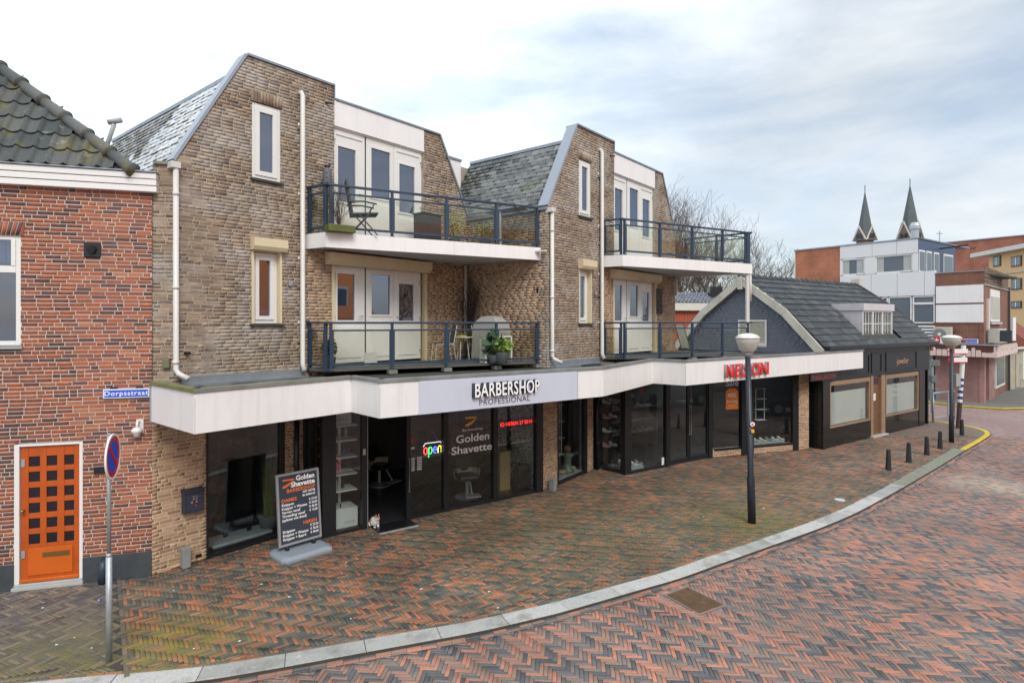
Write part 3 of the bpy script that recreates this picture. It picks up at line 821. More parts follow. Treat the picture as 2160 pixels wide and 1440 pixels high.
roof = roof.build('roof', m_sand, red)
# one pantile: S-shaped section
tw, tl = .235, .33
def pantile():
    v = []; n = 10
    for k_, y in enumerate((-.02, tl)):
        for i in range(n + 1):
            x = i / n; h = .016 * math.cos(x * 2 * math.pi) + (.035 * math.exp(-((x - .12) / .13) ** 2)) + (.034 * math.exp(-((x - 1.12) / .13) ** 2))
            v.append((x * (tw + .02), y, h + (.045 if k_ == 0 else .012)))
    f = [(i, i + 1, n + 2 + i, n + 1 + i) for i in range(n)]
    k_ = len(v)
    for i in range(n + 1): v.append((v[i][0], -.02, v[i][2] - .022))
    f += [(k_ + i, k_ + i + 1, i + 1, i) for i in range(n)]
    return np.array(v), f
PT = pantile(); Ms = []
a_ = (FR.u[0], FR.u[1], 0); up = Vector(roofp(0, 1)) - Vector(roofp(0, 0)); nn = Vector(a_).cross(up)
for r_ in range(10):
    for c_ in range(26):
        t = hipx - .02 - (c_ + 1) * tw; s_ = r_ * tl
        if t + tw * .75 > hip_t(s_ + tl * .4): continue
        o_ = Vector(roofp(t, s_)) + nn * (.01 + rnd.uniform(-.003, .003))
        Ms.append(axes(o_, a_, up, nn))
emit(Ms, PT, 'roof_tile', 'roof_tiles', roof, m_tile['object'], m_tile['island'])
for i in range(9):
    s_ = i * .36 - .05; A_ = Vector(roofp(hip_t(s_), s_)) + nn * .05; B_ = Vector(roofp(hip_t(s_ + .40), s_ + .40)) + nn * .03
    b = MB(); b.tube([A_, A_ + (B_ - A_) * .12, B_], [.125, .105, .085], 12); b.build('hip_tile', m_tile['object'], roof, smooth=True)
b = MB(); vp = roofp(FR.t(48, -1.4), 2.85); cpx = FR.p(FR.t(46, -1.9), -1.9, 0)
b.lathe((cpx[0], cpx[1], 8.55), [(.09, -.8), (.09, 0.03), (.12, .03), (.12, .07), (.09, .08), (.14, .12), (.10, .15), (.02, .17)], 14); b.build('vent_pipe', m_galv, red, smooth=False)
# ---- small things on the red wall
t0, z1_ = on(FR, 178, 511); t1, z0_ = on(FR, 213, 543)
vt = thing('wall_vent', FR.p(t0, 0, z0_), 'square black ventilation outlet high on the red brick wall', 'vent')
b = MB(); b.fb(FR, t0, t1, .005, .035, z0_, z1_); b.build('cover', m_black, vt, bevel=.008)
b = MB(); cp = ((t0 + t1) / 2, (z0_ + z1_) / 2); b.tube([FR.p(cp[0], .03, cp[1]), FR.p(cp[0], .09, cp[1] - .01)], [.075, .06], 14); b.build('outlet', M("matte_black", (.01, .01, .01), .7), vt)
t0, z1_ = on(FR, 217, 821, .05); t1, _ = on(FR, 315, 820, .05); z0_ = z1_ - .155
sg = thing('street_name_sign', FR.p(t0, .05, z0_), 'blue street name sign reading Dorpsstraat on the red brick wall', 'sign')
m_sblue = M("sign_blue", (.03, .10, .62), .35, var=0)
b = MB(); b.fb(FR, t0, t1, .04, .052, z0_, z1_); b.build('border', m_white, sg, bevel=.006)
b = MB(); b.fb(FR, t0 + .018, t1 - .018, .052, .055, z0_ + .018, z1_ - .018); b.build('plate', m_sblue, sg)
text('lettering', FR, (t0 + t1) / 2, z0_ + .048, .0565, 'Dorpsstraat', .105, m_textw, sg, .001, .001, sx=1.12, sp=1.12)
b = MB(); b.fb(FR, t0 + .1, t0 + .2, .0, .04, z1_ - .03, z1_ + .03); b.fb(FR, t1 - .2, t1 - .1, .0, .04, z1_ - .03, z1_ + .03); b.build('bracket', m_black, sg)
t0, z0_ = on(FR, 283, 905, .05)
cm = thing('security_camera', FR.p(t0, 0, z0_), 'small white dome security camera under the street name sign', 'camera')
b = MB(); b.fb(FR, t0 + .02, t0 + .13, 0, .02, z0_ - .07, z0_ + .16); b.build('bracket', m_pvc, cm, bevel=.004)
b = MB(); b.tube([FR.p(t0 + .06, .02, z0_ + .12), FR.p(t0 + .06, .1, z0_ + .12), FR.p(t0 + .06, .12, z0_ + .03)], .022, 8); b.build('arm', m_pvc, cm, smooth=True)
b = MB(); b.lathe(FR.p(t0 + .06, .12, z0_ - .08), [(.02, -.04), (.05, -.02), (.065, .03), (.085, .05), (.085, .08), (.05, .12)], 14); b.build('dome', m_pvc, cm, smooth=True)
t0, z0_ = on(FR, 198, 1000, .02)
hn = thing('number_plaque', FR.p(t0, 0, z0_), 'small black plaque on the red brick wall right of the orange door', 'plaque')
b = MB(); b.fb(FR, t0, t0 + .19, .008, .03, z0_, z0_ + .12); b.build('plate', m_black, hn, bevel=.004)
t0, _ = on(FR, 205, 1232, .15)
pv = thing('vent_hood', FR.p(t0, 0, 0), 'dark blue grey bent pipe standing against the stone plinth beside the orange door', 'pipe')
b = MB(); b.tube([FR.p(t0 + .07, .13, 0), FR.p(t0 + .07, .13, .25), FR.p(t0 + .07, .11, .31), FR.p(t0 + .07, .02, .33)], .065, 12); b.build('pipe', M("blue_grey_iron", (.03, .045, .07), .45), pv, smooth=True)

# ================================================================ shop and apartment building
bld = thing('shop_building', (-1.2, 14.0, 0), 'long brown brick building with two gables, balconies and shops under a white canopy', 'building')
TB = []; mw = MB(); mc = MB()          # bricks and mortar cores (weathered / sheltered)
TBC = []
class Piers(list):
    def new(s): s.append(MB()); return s[-1]
piers = Piers()
RQ = random.Random(21)
# ground floor piers
FP_ = FF(S[0], S[1]); lay(FP_, 0, 2.75, lambda z: [(0, FP_.L)], [], TBC, piers.new(), rnd_=RQ, th=.3)
fp2 = FF(S[1], S[2]); pa, pb = fp2.t(600), fp2.t(621); lay(fp2, 0, 2.75, lambda z: [(pa, pb)], [], TBC, piers.new(), rnd_=RQ, th=.2)
pc, pd = fp2.t(631), fp2.t(639); lay(fp2, 0, 2.75, lambda z: [(pc, pd)], [], TBC, piers.new(), rnd_=RQ, th=.2)
fp4 = FF(S[4], S[5]); lay(fp4, 0, 2.75, lambda z: [(0, fp4.L)], [], TBC, piers.new(), rnd_=RQ, th=.25)
fp6 = FF(S[6], S[7]); lay(fp6, 0, 2.75, lambda z: [(.02, fp6.L * .62)], [], TBC, piers.new(), rnd_=RQ, th=.25)
fp9 = FF(S[9], S[10]); t95 = fp9.t(1684); lay(fp9, 0, 2.75, lambda z: [(t95, fp9.L)], [], TBC, piers.new(), rnd_=RQ, th=.35)
lay(fp9, 0, .25, lambda z: [(0, t95)], [], TBC, piers.new(), rnd_=RQ, th=.2)
# strip beside the red house
fs = FF((-6.13, 10.10), P1); lay(fs, 3.2, 7.0, lambda z: [(0, fs.L)], [], TB, mw, rnd_=RQ, th=.2)
Tp = dict(ap=1.27, st=3.15, pe=5.72, rt=6.25, en=7.27)
def span(z):
    a = 0 if z < 7.08 else (z - 7.08) / 2.25 * Tp['ap']
    c_ = Tp['en'] if z < 7.15 else Tp['en'] - (z - 7.15) / 1.89 * (Tp['en'] - Tp['rt'])
    if z > 9.04: c_ = Tp['st']
    return [(a, c_)]
# openings measured on the first gable
g = G1
UW = (g.t(531), g.t(592), 7.05, 8.50)
LW = (g.t(530), g.t(594), 4.28, 5.80)
UD = (Tp['st'] + .02, Tp['pe'], 6.1, 9.05)
LD = (g.t(699), g.t(899.5), 3.35, 5.58)
def wallset(g, idx):
    def sel(t, z): return TBC if (z < 5.85 and t > 2.45) else TB
    lay(g, 3.2, 9.325, span, [UW, LW, UD, LD], TB, mw if idx == 0 else mw, rnd_=random.Random(31 + idx), proud=.005, rough=.003, j=.0145, sel=sel, th=.25)
    soldiers(g, UW[0] - .03, UW[1] + .03, UW[3] + .01, UW[3] + .22, TB, proud=.018)
    C_ = g.p(0)          # side wall of the second gable goes back from its corner
for i, g in enumerate((G1, G2)): wallset(g, i)
Cc = G1.p(Tp['en'])[:2]; Dd = G2.p(0)[:2]
FSD = FF(Cc, Dd)
lay(FSD, 3.2, 7.0, lambda z: [(0, FSD.L)], [], TB, mw, rnd_=random.Random(77), sel=lambda t, z: TBC if z < 5.85 and t < 2.35 else TB, th=.2, proud=.003, rough=.001, j=.0145)
walls = mw.build('wall', m_mortar_t, bld)
wc = [p_.build('sheltered_wall', m_mortar_c, bld) for p_ in piers][0]
emit(TB, BRICK_T, 'brick', 'brickwork', walls, m_tanw['object'], m_tanw['island'], 180)
emit(TBC, BRICK_T, 'brick', 'brickwork', wc, m_tanc['object'], m_tanc['island'], 120)
# floors and rooms behind the gables
for g in (G1, G2):
    for z0_, z1_ in ((3.3, 5.75), (6.05, 8.85)):
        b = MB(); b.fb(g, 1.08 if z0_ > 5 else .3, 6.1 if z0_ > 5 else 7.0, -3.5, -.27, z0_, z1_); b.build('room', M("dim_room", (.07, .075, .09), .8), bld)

def strip(f, path, w, d0, d1, name, mat, parent):
    b = MB()
    for (a0, c0), (a1, c1) in zip(path[:-1], path[1:]):
        dx, dz = a1 - a0, c1 - c0; l = math.hypot(dx, dz); nx, nz = -dz / l * w, dx / l * w
        b.sect(f, [(a0 - dx / l * .0, c0), (a1, c1), (a1 + nx, c1 + nz), (a0 + nx, c0 + nz)], d0, d1)
    return b.build(name, mat, parent)
SL = piece_mat
m_slate1 = {s_: piece_mat("sky_sheen_slate_" + s_, [(0, (.24, .26, .27)), (.5, (.36, .375, .38)), (1, (.50, .51, .50))], s_, rough=.16, bump=.15,  # pale base colour stands in for the bright sky mirrored in these slates
            grime=[((.13, .11, .04), 3.4, .50, .58, .9, None)], big=(.8, 1.2)) for s_ in ('island', 'object')}
m_slate2 = {s_: piece_mat("grey_slate_" + s_, [(0, (.07, .08, .08)), (.5, (.125, .135, .13)), (1, (.19, .20, .19))], s_, rough=.38, bump=.3,
            grime=[((.045, .05, .045), 2.2, .50, .62, .75, (1, 1, .6)), ((.17, .19, .09), 1.6, .60, .72, .4, None)]) for s_ in ('island', 'object')}
def slates(g, depth, mats, lim):
    A_ = Vector((0, 7.06)); rk = Vector((1.27, 2.25)).normalized(); rn = Vector((-rk[1], rk[0])); Ln = 2.06
    b = MB(); b.add([g.p(-.0, -.24, 7.06), g.p(rk[0] * Ln, -.24, 7.06 + rk[1] * Ln), g.p(rk[0] * Ln, -depth, 7.06 + rk[1] * Ln), g.p(0, -depth, 7.06)], [(0, 1, 2, 3)])
    b.add([g.p(rk[0] * Ln, -.26, 8.86), g.p(Tp['rt'], -.26, 8.86), g.p(Tp['rt'], -depth, 8.86), g.p(rk[0] * Ln, -depth, 8.86)], [(0, 1, 2, 3)])
    b.add([g.p(Tp['rt'], -.26, 8.86), g.p(Tp['en'], -.26, 7.1), g.p(Tp['en'], -depth, 7.1), g.p(Tp['rt'], -depth, 8.86)], [(0, 1, 2, 3)])
    rf = b.build('roof', m_bitumen, bld)
    ex = .132; w = .235; Ms = []
    n_ = int(Ln / ex)
    back = Vector((-g.n[0], -g.n[1], 0)); ru = Vector((g.u[0] * rk[0], g.u[1] * rk[0], rk[1])); rN = Vector((g.u[0] * rn[0], g.u[1] * rn[0], rn[1]))
    for r_ in range(n_):
        k = .24 - (w / 2 if r_ % 2 else 0) + rnd.uniform(-.01, .01)
        while k < depth - .1:
            a0 = max(k, .27); w_ = min(k + w, depth) - a0
            if w_ > .08:
                lift = rnd.uniform(.020, .034)
                o_ = Vector(g.p(0, 0, 7.06)) + back * a0 + ru * (r_ * ex - .015 + rnd.uniform(-.003, .003)) + rN * (lift + .002)
                up = (ru * .17 - rN * (lift - .004)); 
                Ms.append(axes(o_, up, back * (w_ - .016), rN * .012))
            k += w
    # unit box is x: up the slope, y: back
    emit(Ms, BOX_FULL, 'slate', 'slates', rf, mats['object'], mats['island'], lim)
    # metal capping along the top of the slates
    b = MB(); b.sect(g, [(rk[0] * Ln - .03, 7.06 + rk[1] * Ln + .0), (rk[0] * Ln + .12, 7.06 + rk[1] * Ln + .0), (rk[0] * Ln + .12, 8.93), (rk[0] * Ln - .03, 8.93)], -depth, -.26); b.build('roof_edge', m_zinc, rf)
    return rf
BOX_FULL = (BOX_V, [(4, 5, 6, 7), (0, 1, 5, 4), (1, 2, 6, 5), (2, 3, 7, 6), (3, 0, 4, 7)])
rf1 = slates(G1, 6.4, m_slate1, 150); rf2 = slates(G2, 3.48, m_slate2, 150)
m_flash = M("pale_zinc_flashing", (.30, .34, .39), .45, metal=.2, var=.1, scale=3)
for g in (G1, G2):
    strip(g, [(0, 7.08), (1.27, 9.33)], .05, -.26, .03, 'verge_flashing', m_flash, bld)
    strip(g, [(1.27, 9.33), (Tp['st'] + .02, 9.33)], .045, -.33, .04, 'parapet_trim', m_zinc, bld)
    b = MB(); b.fb(g, Tp['st'] + .005, Tp['st'] + .035, -.3, .03, 9.04, 9.37); b.build('parapet_trim', m_zinc, bld)
    strip(g, [(Tp['st'] + .04, 9.045), (Tp['rt'], 9.045)], .04, -.3, .05, 'parapet_trim', m_zinc, bld)
    strip(g, [(Tp['rt'], 9.06), (Tp['en'], 7.15)], .05, -.33, .03, 'verge_flashing', m_zinc, bld)
    # white cladding panel above the balcony doors
    b = MB(); b.fb(g, Tp['st'] + .02, Tp['pe'], -.2, .02, 8.50, 9.04); b.build('cladding_panel', m_panelb, bld)
# white clad return wall beyond the second roof
Q2 = Vector(G2.p(.52, 0, 0)) - Vector((G2.n[0], G2.n[1], 0)) * 3.48
fq = F((Q2[0], Q2[1]), UV)
b = MB(); b.fb(fq, -2.2, .1, -.15, 0, 6.0, 8.86); b.build('cladding_panel', m_panelb, bld)
b = MB(); b.fb(fq, -2.2, .12, -.15, .03, 8.86, 8.92); b.build('parapet_trim', m_zinc, bld)
b = MB(); b.fb(fq, -2.2, 1, -3.0, -.2, 3, 8.8); b.build('rear_wall', m_mortar_t, bld)

# windows
def tilt_window(g, op, shutter, par=bld):
    t0, t1, z0, z1 = op
    if shutter:
        b = MB(); b.fb(g, t0, t0 + .045, -.13, .02, z0, z1); b.fb(g, t1 - .045, t1, -.13, .02, z0, z1); b.fb(g, t0, t1, -.13, .015, z1 - .14, z1)
        j = b.build('shutter_frame', m_cream, par)
        b = MB(); b.sect_side = None
        c0 = t0 - .02; c1 = t1 + .05
        vs = []
        for t in (c0, c1):
            vs += [g.p(t, .0, z1 - .12), g.p(t, .12, z1 - .12), g.p(t, .16, z1 - .05), g.p(t, .16, z1 + .11), g.p(t, .0, z1 + .13)]
        b.add(vs, [(4, 3, 2, 1, 0), (5, 6, 7, 8, 9)] + [(i, (i + 1) % 5, 5 + (i + 1) % 5, 5 + i) for i in range(5)])
        b.build('shutter_box', m_cream, par)
        t0 += .05; t1 -= .05; z1 -= .15; fr = .075
        dd_ = -.09
    else: fr = .09; dd_ = -.02
    e = .07
    b = MB()
    for q_ in ((t0, t0 + e, z0, z1), (t1 - e, t1, z0, z1), (t0 + e, t1 - e, z1 - e, z1), (t0 + e, t1 - e, z0, z0 + e)): b.fb(g, q_[0], q_[1], dd_ - .08, dd_, q_[2], q_[3])
    e2 = e + (.09 if not shutter else .075)
    for q_ in ((t0 + e, t0 + e2, z0 + e, z1 - e), (t1 - e2, t1 - e, z0 + e, z1 - e), (t0 + e2, t1 - e2, z1 - e2, z1 - e), (t0 + e2, t1 - e2, z0 + e, z0 + e2)): b.fb(g, q_[0], q_[1], dd_ - .07, dd_ + .022, q_[2], q_[3])
    w = b.build('window', m_pvc, par, bevel=.005)
    b = MB(); b.fb(g, t0 + e2, t1 - e2, dd_ - .03, dd_ - .02, z0 + e2, z1 - e2); b.build('pane', m_win, w)
    b = MB(); b.fb(g, op[0] - .03, op[1] + .04, -.1, .06, z0 - .045, z0 - .003); b.build('sill', M("dark_sill", (.05, .05, .045), .6), w)
for g in (G1, G2):
    tilt_window(g, UW, False); tilt_window(g, LW, True)
curtain(G1, LW[0] + .3, LW[1] - .1, 4.6, 5.6, -.5, bld)
b = MB(); b.fb(G1, LW[0] + .1, LW[1] - .12, -.55, -.25, 4.35, 4.55); b.build('blue_bin', M("blue_plastic", (.08, .25, .42), .4), bld)

def french(g, px0, px1, zt, zb, panes, top_flat, lower):
    """three white door leaves; panes give (px0, px1, ztop, zbottom)"""
    tt = lambda p: G1.t(p)
    L_ = []
    edges = [(px0, 772.3), (775.2, 833.3), (833.8, px1)]
    for (a, c_), (pa_, pb_, pz1, pz0), kind in zip(edges, panes, ('door', 'window', 'door')):
        t0, t1 = tt(a), tt(c_); p0, p1 = tt(pa_), tt(pb_)
        w = leaf(g, t0, t1, zb, zt, (p0, p1, pz0, pz1), bld, 'balcony_door' if kind == 'door' else 'window', d=-.05)
        b = MB()                         # raised lower panel
        e = .11
        b.fb(g, t0 + e, t1 - e, -.052, -.035, zb + .1, pz0 - .14)
        b.build('lower_panel', m_pvc, w, bevel=.008)
        if kind == 'door' and top_flat:
            b = MB(); b.fb(g, t0 + .08, t1 - .08, -.05, -.03, zt - .13, zt - .08); b.build('vent_grille', m_pvc, w, bevel=.004)
        if kind == 'door':
            hx = t1 - .09 if a == px0 else t0 + .07; hz = zb + 1.02
            b = MB(); b.tube([g.p(hx, -.04, hz), g.p(hx, .02, hz), g.p(hx + (-.12 if a == px0 else .12), .02, hz)], .01, 6); b.build('handle', m_galv, w, smooth=True)
            for hz in (zb + .2, zb + 1.0, zt - .25):
                hx = t0 + .02 if a == px0 else t1 - .02
                b = MB(); b.fb(g, hx - .035, hx + .035, -.05, -.02, hz, hz + .02); b.fb(g, hx - .01, hx + .012, -.05, -.015, hz - .08, hz + .02); b.build('hinge', m_galv, w)
    b = MB(); b.fb(g, tt(772.3), tt(775.2), -.12, -.06, zb, zt); b.build('joint', m_black, bld)
    if lower:
        b = MB(); b.fb(g, tt(px1), tt(px1) + .10, -.14, -.08, zb, zt); b.build('reveal', M("reveal_brown", (.20, .16, .12), .8), bld)  # plain brown strip filling the gap beside the door
        b = MB(); b.fb(g, LD[0], tt(px0), -.13, .03, zb - .05, zt + .02); b.fb(g, tt(px1) + .08, LD[1], -.13, .03, zb - .05, zt + .02); b.fb(g, LD[0], LD[1], -.13, .03, zt, zt + .05); b.build('shutter_frame', m_cream, bld)
        c0, c1 = G1.t(697, .2), G1.t(911, .2); vs = []
        for t in (c0, c1):
            vs += [g.p(t, .0, zt - .02), g.p(t, .15, zt - .02), g.p(t, .22, zt + .06), g.p(t, .22, zt + .23), g.p(t, .0, zt + .25)]
        b = MB(); b.add(vs, [(4, 3, 2, 1, 0), (5, 6, 7, 8, 9)] + [(i, (i + 1) % 5, 5 + (i + 1) % 5, 5 + i) for i in range(5)]); b.build('shutter_box', m_cream, bld)
    else:
        b = MB(); b.fb(g, UD[0], UD[1], -.13, -.02, zt, zt + .03); b.build('head_frame', m_pvc, bld)
for g in (G1, G2):
    french(g, 704.5, 892, 8.47, 6.12, [(715, 752.5, 8.10, 6.92), (785.5, 825, 8.26, 7.15), (844.5, 877, 8.07, 6.93)], True, False)
    french(g, 704.5, 890, 5.54, 3.42, [(714, 751, 5.36, 4.35), (786, 825.5, 5.40, 4.48), (843.6, 875.5, 5.22, 4.34)], False, True)
    curtain(g, G1.t(846), G1.t(858), 6.2, 8.3, -.4, bld)
    curtain(g, G1.t(790), G1.t(812), 3.5, 5.5, -.4, bld)
    curtain(g, G1.t(846), G1.t(880), 3.5, 5.5, -.45, bld, M("grey_curtain", (.15, .14, .12), .9))

# downpipes
def pipe(pts, r=.045, name='downpipe', par=bld, mat=None, collars=()):
    b = MB(); b.tube(pts, r, 12)
    for c_ in collars: b.tube([(pts[0][0], pts[0][1], c_ - .03), (pts[0][0], pts[0][1], c_ + .03)], r + .008, 12)
    return b.build(name, mat or m_pipe, par, smooth=True)
for g, a in ((G1, 0.0), (G2, .09)):
    t = G1.t(371, .08) + a
    x = g.p(t, .08); pipe([(x[0], x[1], 6.98), (x[0], x[1], 3.50)] + [g.p(t + .03, .12, 3.42), g.p(t + .12, .28, 3.34)], .046, collars=(6.5, 4.9, 3.62))
    b = MB(); b.fb(g, t - .09, t + .06, -.06, .14, 6.93, 7.04); b.build('rain_hopper', m_pipe, bld, bevel=.006)
    t = G1.t(638.5, .09); x = g.p(t, .09); pipe([g.p(t - .02, -.04, 8.93), g.p(t, .05, 8.95), (x[0], x[1], 8.88), (x[0], x[1], 3.46), g.p(t, .16, 3.33)], .05, collars=(8.3, 6.9, 5.6, 4.3))
    for q_ in (8.2, 6.4, 5.0, 3.9):
        b = MB(); b.fb(g, t - .07, t + .07, 0, .06, q_, q_ + .02); b.build('pipe_clip', m_zinc, bld)
    # outside socket plate
    lt, lz = on(G1, 609, 597)
    b = MB(); b.fb(g, lt - .03, lt + .04, .01, .07, lz - .06, lz + .05); b.build('wall_lamp', m_galv, bld, bevel=.01)
x = G1.p(7.12, .1); pipe([(x[0], x[1], 5.8), (x[0], x[1], 3.35)], .045, collars=(4.7,))
x = G2.p(7.12, .1); pipe([(x[0], x[1], 5.8), (x[0], x[1] , 5.2)], .045)
b = MB(); q_ = on(G1, 396, 745, .1); b.tube([G1.p(q_[0], 0, q_[1]), G1.p(q_[0] + .02, .12, q_[1] + .0)], .03, 10); b.build('pipe_stub', m_black, bld)
b = MB(); q_ = on(fs, 353, 770, .05); b.fb(fs, fs.L - .17, fs.L - .06, .0, .08, q_[1] - .05, q_[1] + .12); b.build('junction_box', M("mossy_plastic", (.14, .15, .08), .7, var=.4, scale=20), bld, bevel=.01)
b = MB(); b.fb(fs, .02, fs.L, -.3, .05, 7.0, 7.05); b.build('roof_edge', m_cope, bld)
b = MB(); b.fb(FSD, -.05, FSD.L, -.3, .05, 7.0, 7.06); b.build('roof_edge', m_zinc, bld)

# ---- balconies
A1 = (-3.717, 11.8); B1 = (.74, 14.30); W1 = G1.p(2.50)[:2]; E1 = G1.p(7.27)[:2]
def sh(p, k): return (p[0] + OFF[0] * k, p[1] + OFF[1] * k)
def ins(p, q, w):      # frame along an edge, d positive outwards
    return FF(p, q)
m_slabu = M("slab_soffit", (.50, .50, .50), .7, var=.06, scale=1.5, dirt=.12)
m_deck = M("balcony_deck", (.10, .105, .10), .8, var=.3, scale=4, dirt=.3)
def rail_run(par, p, q, z, ts, first=True, low=False, last=True):
    f = FF(p, q); r = .0
    for t in ts:
        b = MB(); b.fb(f, t - .026, t + .026, -.075, -.015, z + (-.02 if low else .0), z + .95); b.fb(f, t - .045, t + .045, -.09, .0, z - (.02 if low else 0), z + .015); b.build('post', m_rail, par, bevel=.004)
    b = MB(); b.fb(f, -.03 if first else 0, f.L + (.03 if last else 0), -.085, -.005, z + .94, z + .985); b.build('handrail', m_rail, par, bevel=.008)
    for a_, c_ in zip(ts[:-1], ts[1:]):
        if c_ - a_ < .2: continue
        for zz, hh in ((.09, .045), (.79, .035)):
            b = MB(); b.fb(f, a_ + .026, c_ - .026, -.065, -.025, z + zz, z + zz + hh); b.build('cross_rail', m_rail, par, bevel=.003)
        b = MB(); b.fb(f, a_ + .055, c_ - .055, -.049, -.041, z + .12, z + .80); b.build('glass_panel', m_rglass, par)
        b = MB()
        for e_ in (a_ + .026, c_ - .056): b.fb(f, e_, e_ + .03, -.06, -.03, z + .13, z + .79)
        b.build('clamp_strip', m_rail, par)
    return f
for k in (0, 1):
    W_, A_, B_, E_ = (sh(p, k) for p in (W1, A1, B1, E1))
    g = (G1, G2)[k]
    fa, fb_ = FF(W_, A_), FF(A_, B_)
    post_px = [698, 827, 942, 1047, 1134]
    f1 = FF(A1, B1); tsA = [f1.t(p_, -.045) for p_ in post_px]; tsA[0] = max(tsA[0], .07); tsA[-1] = min(tsA[-1], f1.L - .06)
    f0 = FF(W1, A1); tsW = [.06, f0.L - .05]
    # upper slab
    s_ = MB().prism([(W_[0] + .02, W_[1] - .0), (A_[0], A_[1]), B_, (E_[0], E_[1])], 5.82, 6.085).build('balcony', m_slabu, bld)
    b = MB(); b.fb(fa, -.02, fa.L + .012, -.03, .012, 5.80, 6.10); b.build('fascia', m_panelb, s_)
    f3 = FF(A_, B_); cuts = [0, f3.L * .545, f3.L + .01] if k == 0 else [0, f3.L * .555, f3.L * .60, f3.L + .01]
    for c0, c1 in zip(cuts[:-1], cuts[1:]):
        b = MB(); b.fb(f3, c0 + .013 * (c0 == 0) + .002, c1 - .002, -.03, .012, 5.80, 6.10); b.build('fascia', m_panelb, s_)
    b = MB().prism([(W_[0] + .02, W_[1]), (A_[0] + .02, A_[1] + .06), (B_[0] - .02, B_[1] + .04), (E_[0] - .1, E_[1])], 6.086, 6.098); b.build('deck', m_deck, s_)
    rail_run(s_, W_, A_, 6.10, tsW); rail_run(s_, A_, B_, 6.10, tsA)
    if k == 1:
        f4 = FF(B_, E_); b = MB(); b.fb(f4, .0, f4.L, -.03, .012, 5.80, 6.10); b.build('fascia', m_panelb, s_)
        rail_run(s_, B_, (E_[0] + .3, E_[1]), 6.10, [.06, 1.1, FF(B_, E_).L - .3])
        for dt_ in (.16, .24): 
            b = MB(); b.fb(f3, f3.L - dt_ - .02, f3.L - dt_ + .02, -.07, -.02, 6.1, 7.05); b.build('post', m_rail, s_)
    # lower railing on the shop roof
    s2 = MB().prism([(W_[0] + .02, W_[1]), (A_[0] + .05, A_[1] + .1), (B_[0] - .05, B_[1] + .06), (E_[0] - .02, E_[1])], 3.31, 3.37).build('lower_balcony', m_deck, bld)
    rail_run(s2, W_, A_, 3.33, tsW, low=True); rail_run(s2, A_, B_, 3.33, tsA, low=True)
    for t in tsA[1:]:
        b = MB(); b.fb(f3, t - .09, t + .09, -.14, .05, 3.22, 3.30); b.build('post_block', m_cope, s2)
    # unit steps
cp = sh(B1, 1); x = (cp[0] - .12, cp[1] + .03)
b = MB(); b.box(x[0] - .05, x[0] + .05, x[1] - .05, x[1] + .05, 3.2, 5.82); b.build('balcony_post', m_pipe, bld, bevel=.01)
b = MB(); b.tube([(x[0] + .09, x[1] - .02, 5.75), (x[0] + .09, x[1] - .02, 4.95)], .03, 8); b.build('drain_pipe', m_pipe, bld, smooth=True)
# small wall details
b = MB(); b.fb(FSD, FSD.L - .32, FSD.L - .27, .0, .015, 5.02, 5.14); b.build('weep_vent', m_black, bld)
b = MB(); b.fb(FSD, FSD.L - .26, FSD.L + .02, .05, .16, 5.98, 6.02); b.build('spout', m_pipe, bld)
for g in (G1, G2):
    b = MB(); t_, z_ = on(G1, 690, 218); b.tube([g.p(t_ - .05, 0, z_), g.p(t_ + .06, .1, z_ - .01)], .022, 8); b.build('pipe_stub', m_black, bld)
# flue behind the first gable and on the left roof
fx = G1.p(G1.t(962, -.9), -.9, 0)
b = MB(); b.tube([(fx[0], fx[1], 6.1), (fx[0], fx[1], 7.62), ], .11, 12); b.tube([(fx[0] - .30, fx[1] - .05, 7.64), (fx[0] + .30, fx[1] + .05, 7.68)], .10, 12); b.build('flue', M("blue_grey_flue", (.30, .38, .44), .4), rf2, smooth=True)
fl = Vector(G1.p(.55, -5.6, 7.6)); 
b = MB(); b.tube([Vector(G1.p(.50, -5.5, 8.1)), Vector(G1.p(.62, -5.0, 8.93))], .05, 10); 
h_ = Vector(G1.p(.62, -5.0, 8.98)); b.tube([h_ + Vector((-.13, -.02, -.02)), h_ + Vector((.15, .03, .05))], .062, 10); b.build('flue', M("grey_flue", (.36, .38, .38), .5), rf1, smooth=True)

# ---- canopy over the shops
ZT, ZB = 3.27, 2.68
can = MB().prism(K + [(11.9, 22.0), (10.6, 21.4), (7.5, 21.6), G2.p(7.3)[:2], (G2.p(0)[0], G2.p(0)[1]), G1.p(7.27)[:2], P1, (-6.10, 10.09)], ZB + .03, 3.20).build('canopy', m_bitumen, bld)
soff = MB().prism(K + [(10.6, 21.4), (6.0, 20.0), (1.5, 17.5), (-2.5, 14.0), (-6.0, 10.3)], ZB, ZB + .028).build('soffit', M("dark_soffit", (.10, .10, .10), .6), can)
def fascia(a_, c_, t0, t1, mat, proud=0.0, nm='fascia_panel', z0=None, z1=None):
    f = FF(a_, c_); b = MB(); b.fb(f, t0 + .003, t1 - .003, -.03, .012 + proud, z0 or ZB - .01, z1 or ZT); return b.build(nm, mat, can, bevel=.003)
L = [FF(K[i], K[i + 1]).L for i in range(len(K) - 1)]
f34 = FF(K[3], K[4])
m_sign = M("blue_white_sign_panel", (.55, .59, .68), .4, var=.02, dirt=.05)
segs = [(0, [0, L[0]]), (1, [0, L[1]]), (2, [0, L[2]]), (3, [0, f34.t(884), f34.t(1217.6), L[3]]), (4, [0, L[4]]), (5, [0, L[5]]), (6, [0, FF(K[6], K[7]).t(1484), FF(K[6], K[7]).t(1662), L[6]])]
for i, cs in segs:
    for j, (c0, c1) in enumerate(zip(cs[:-1], cs[1:])):
        if i == 3 and j == 1: continue
        fascia(K[i], K[i + 1], c0, c1, m_panel)
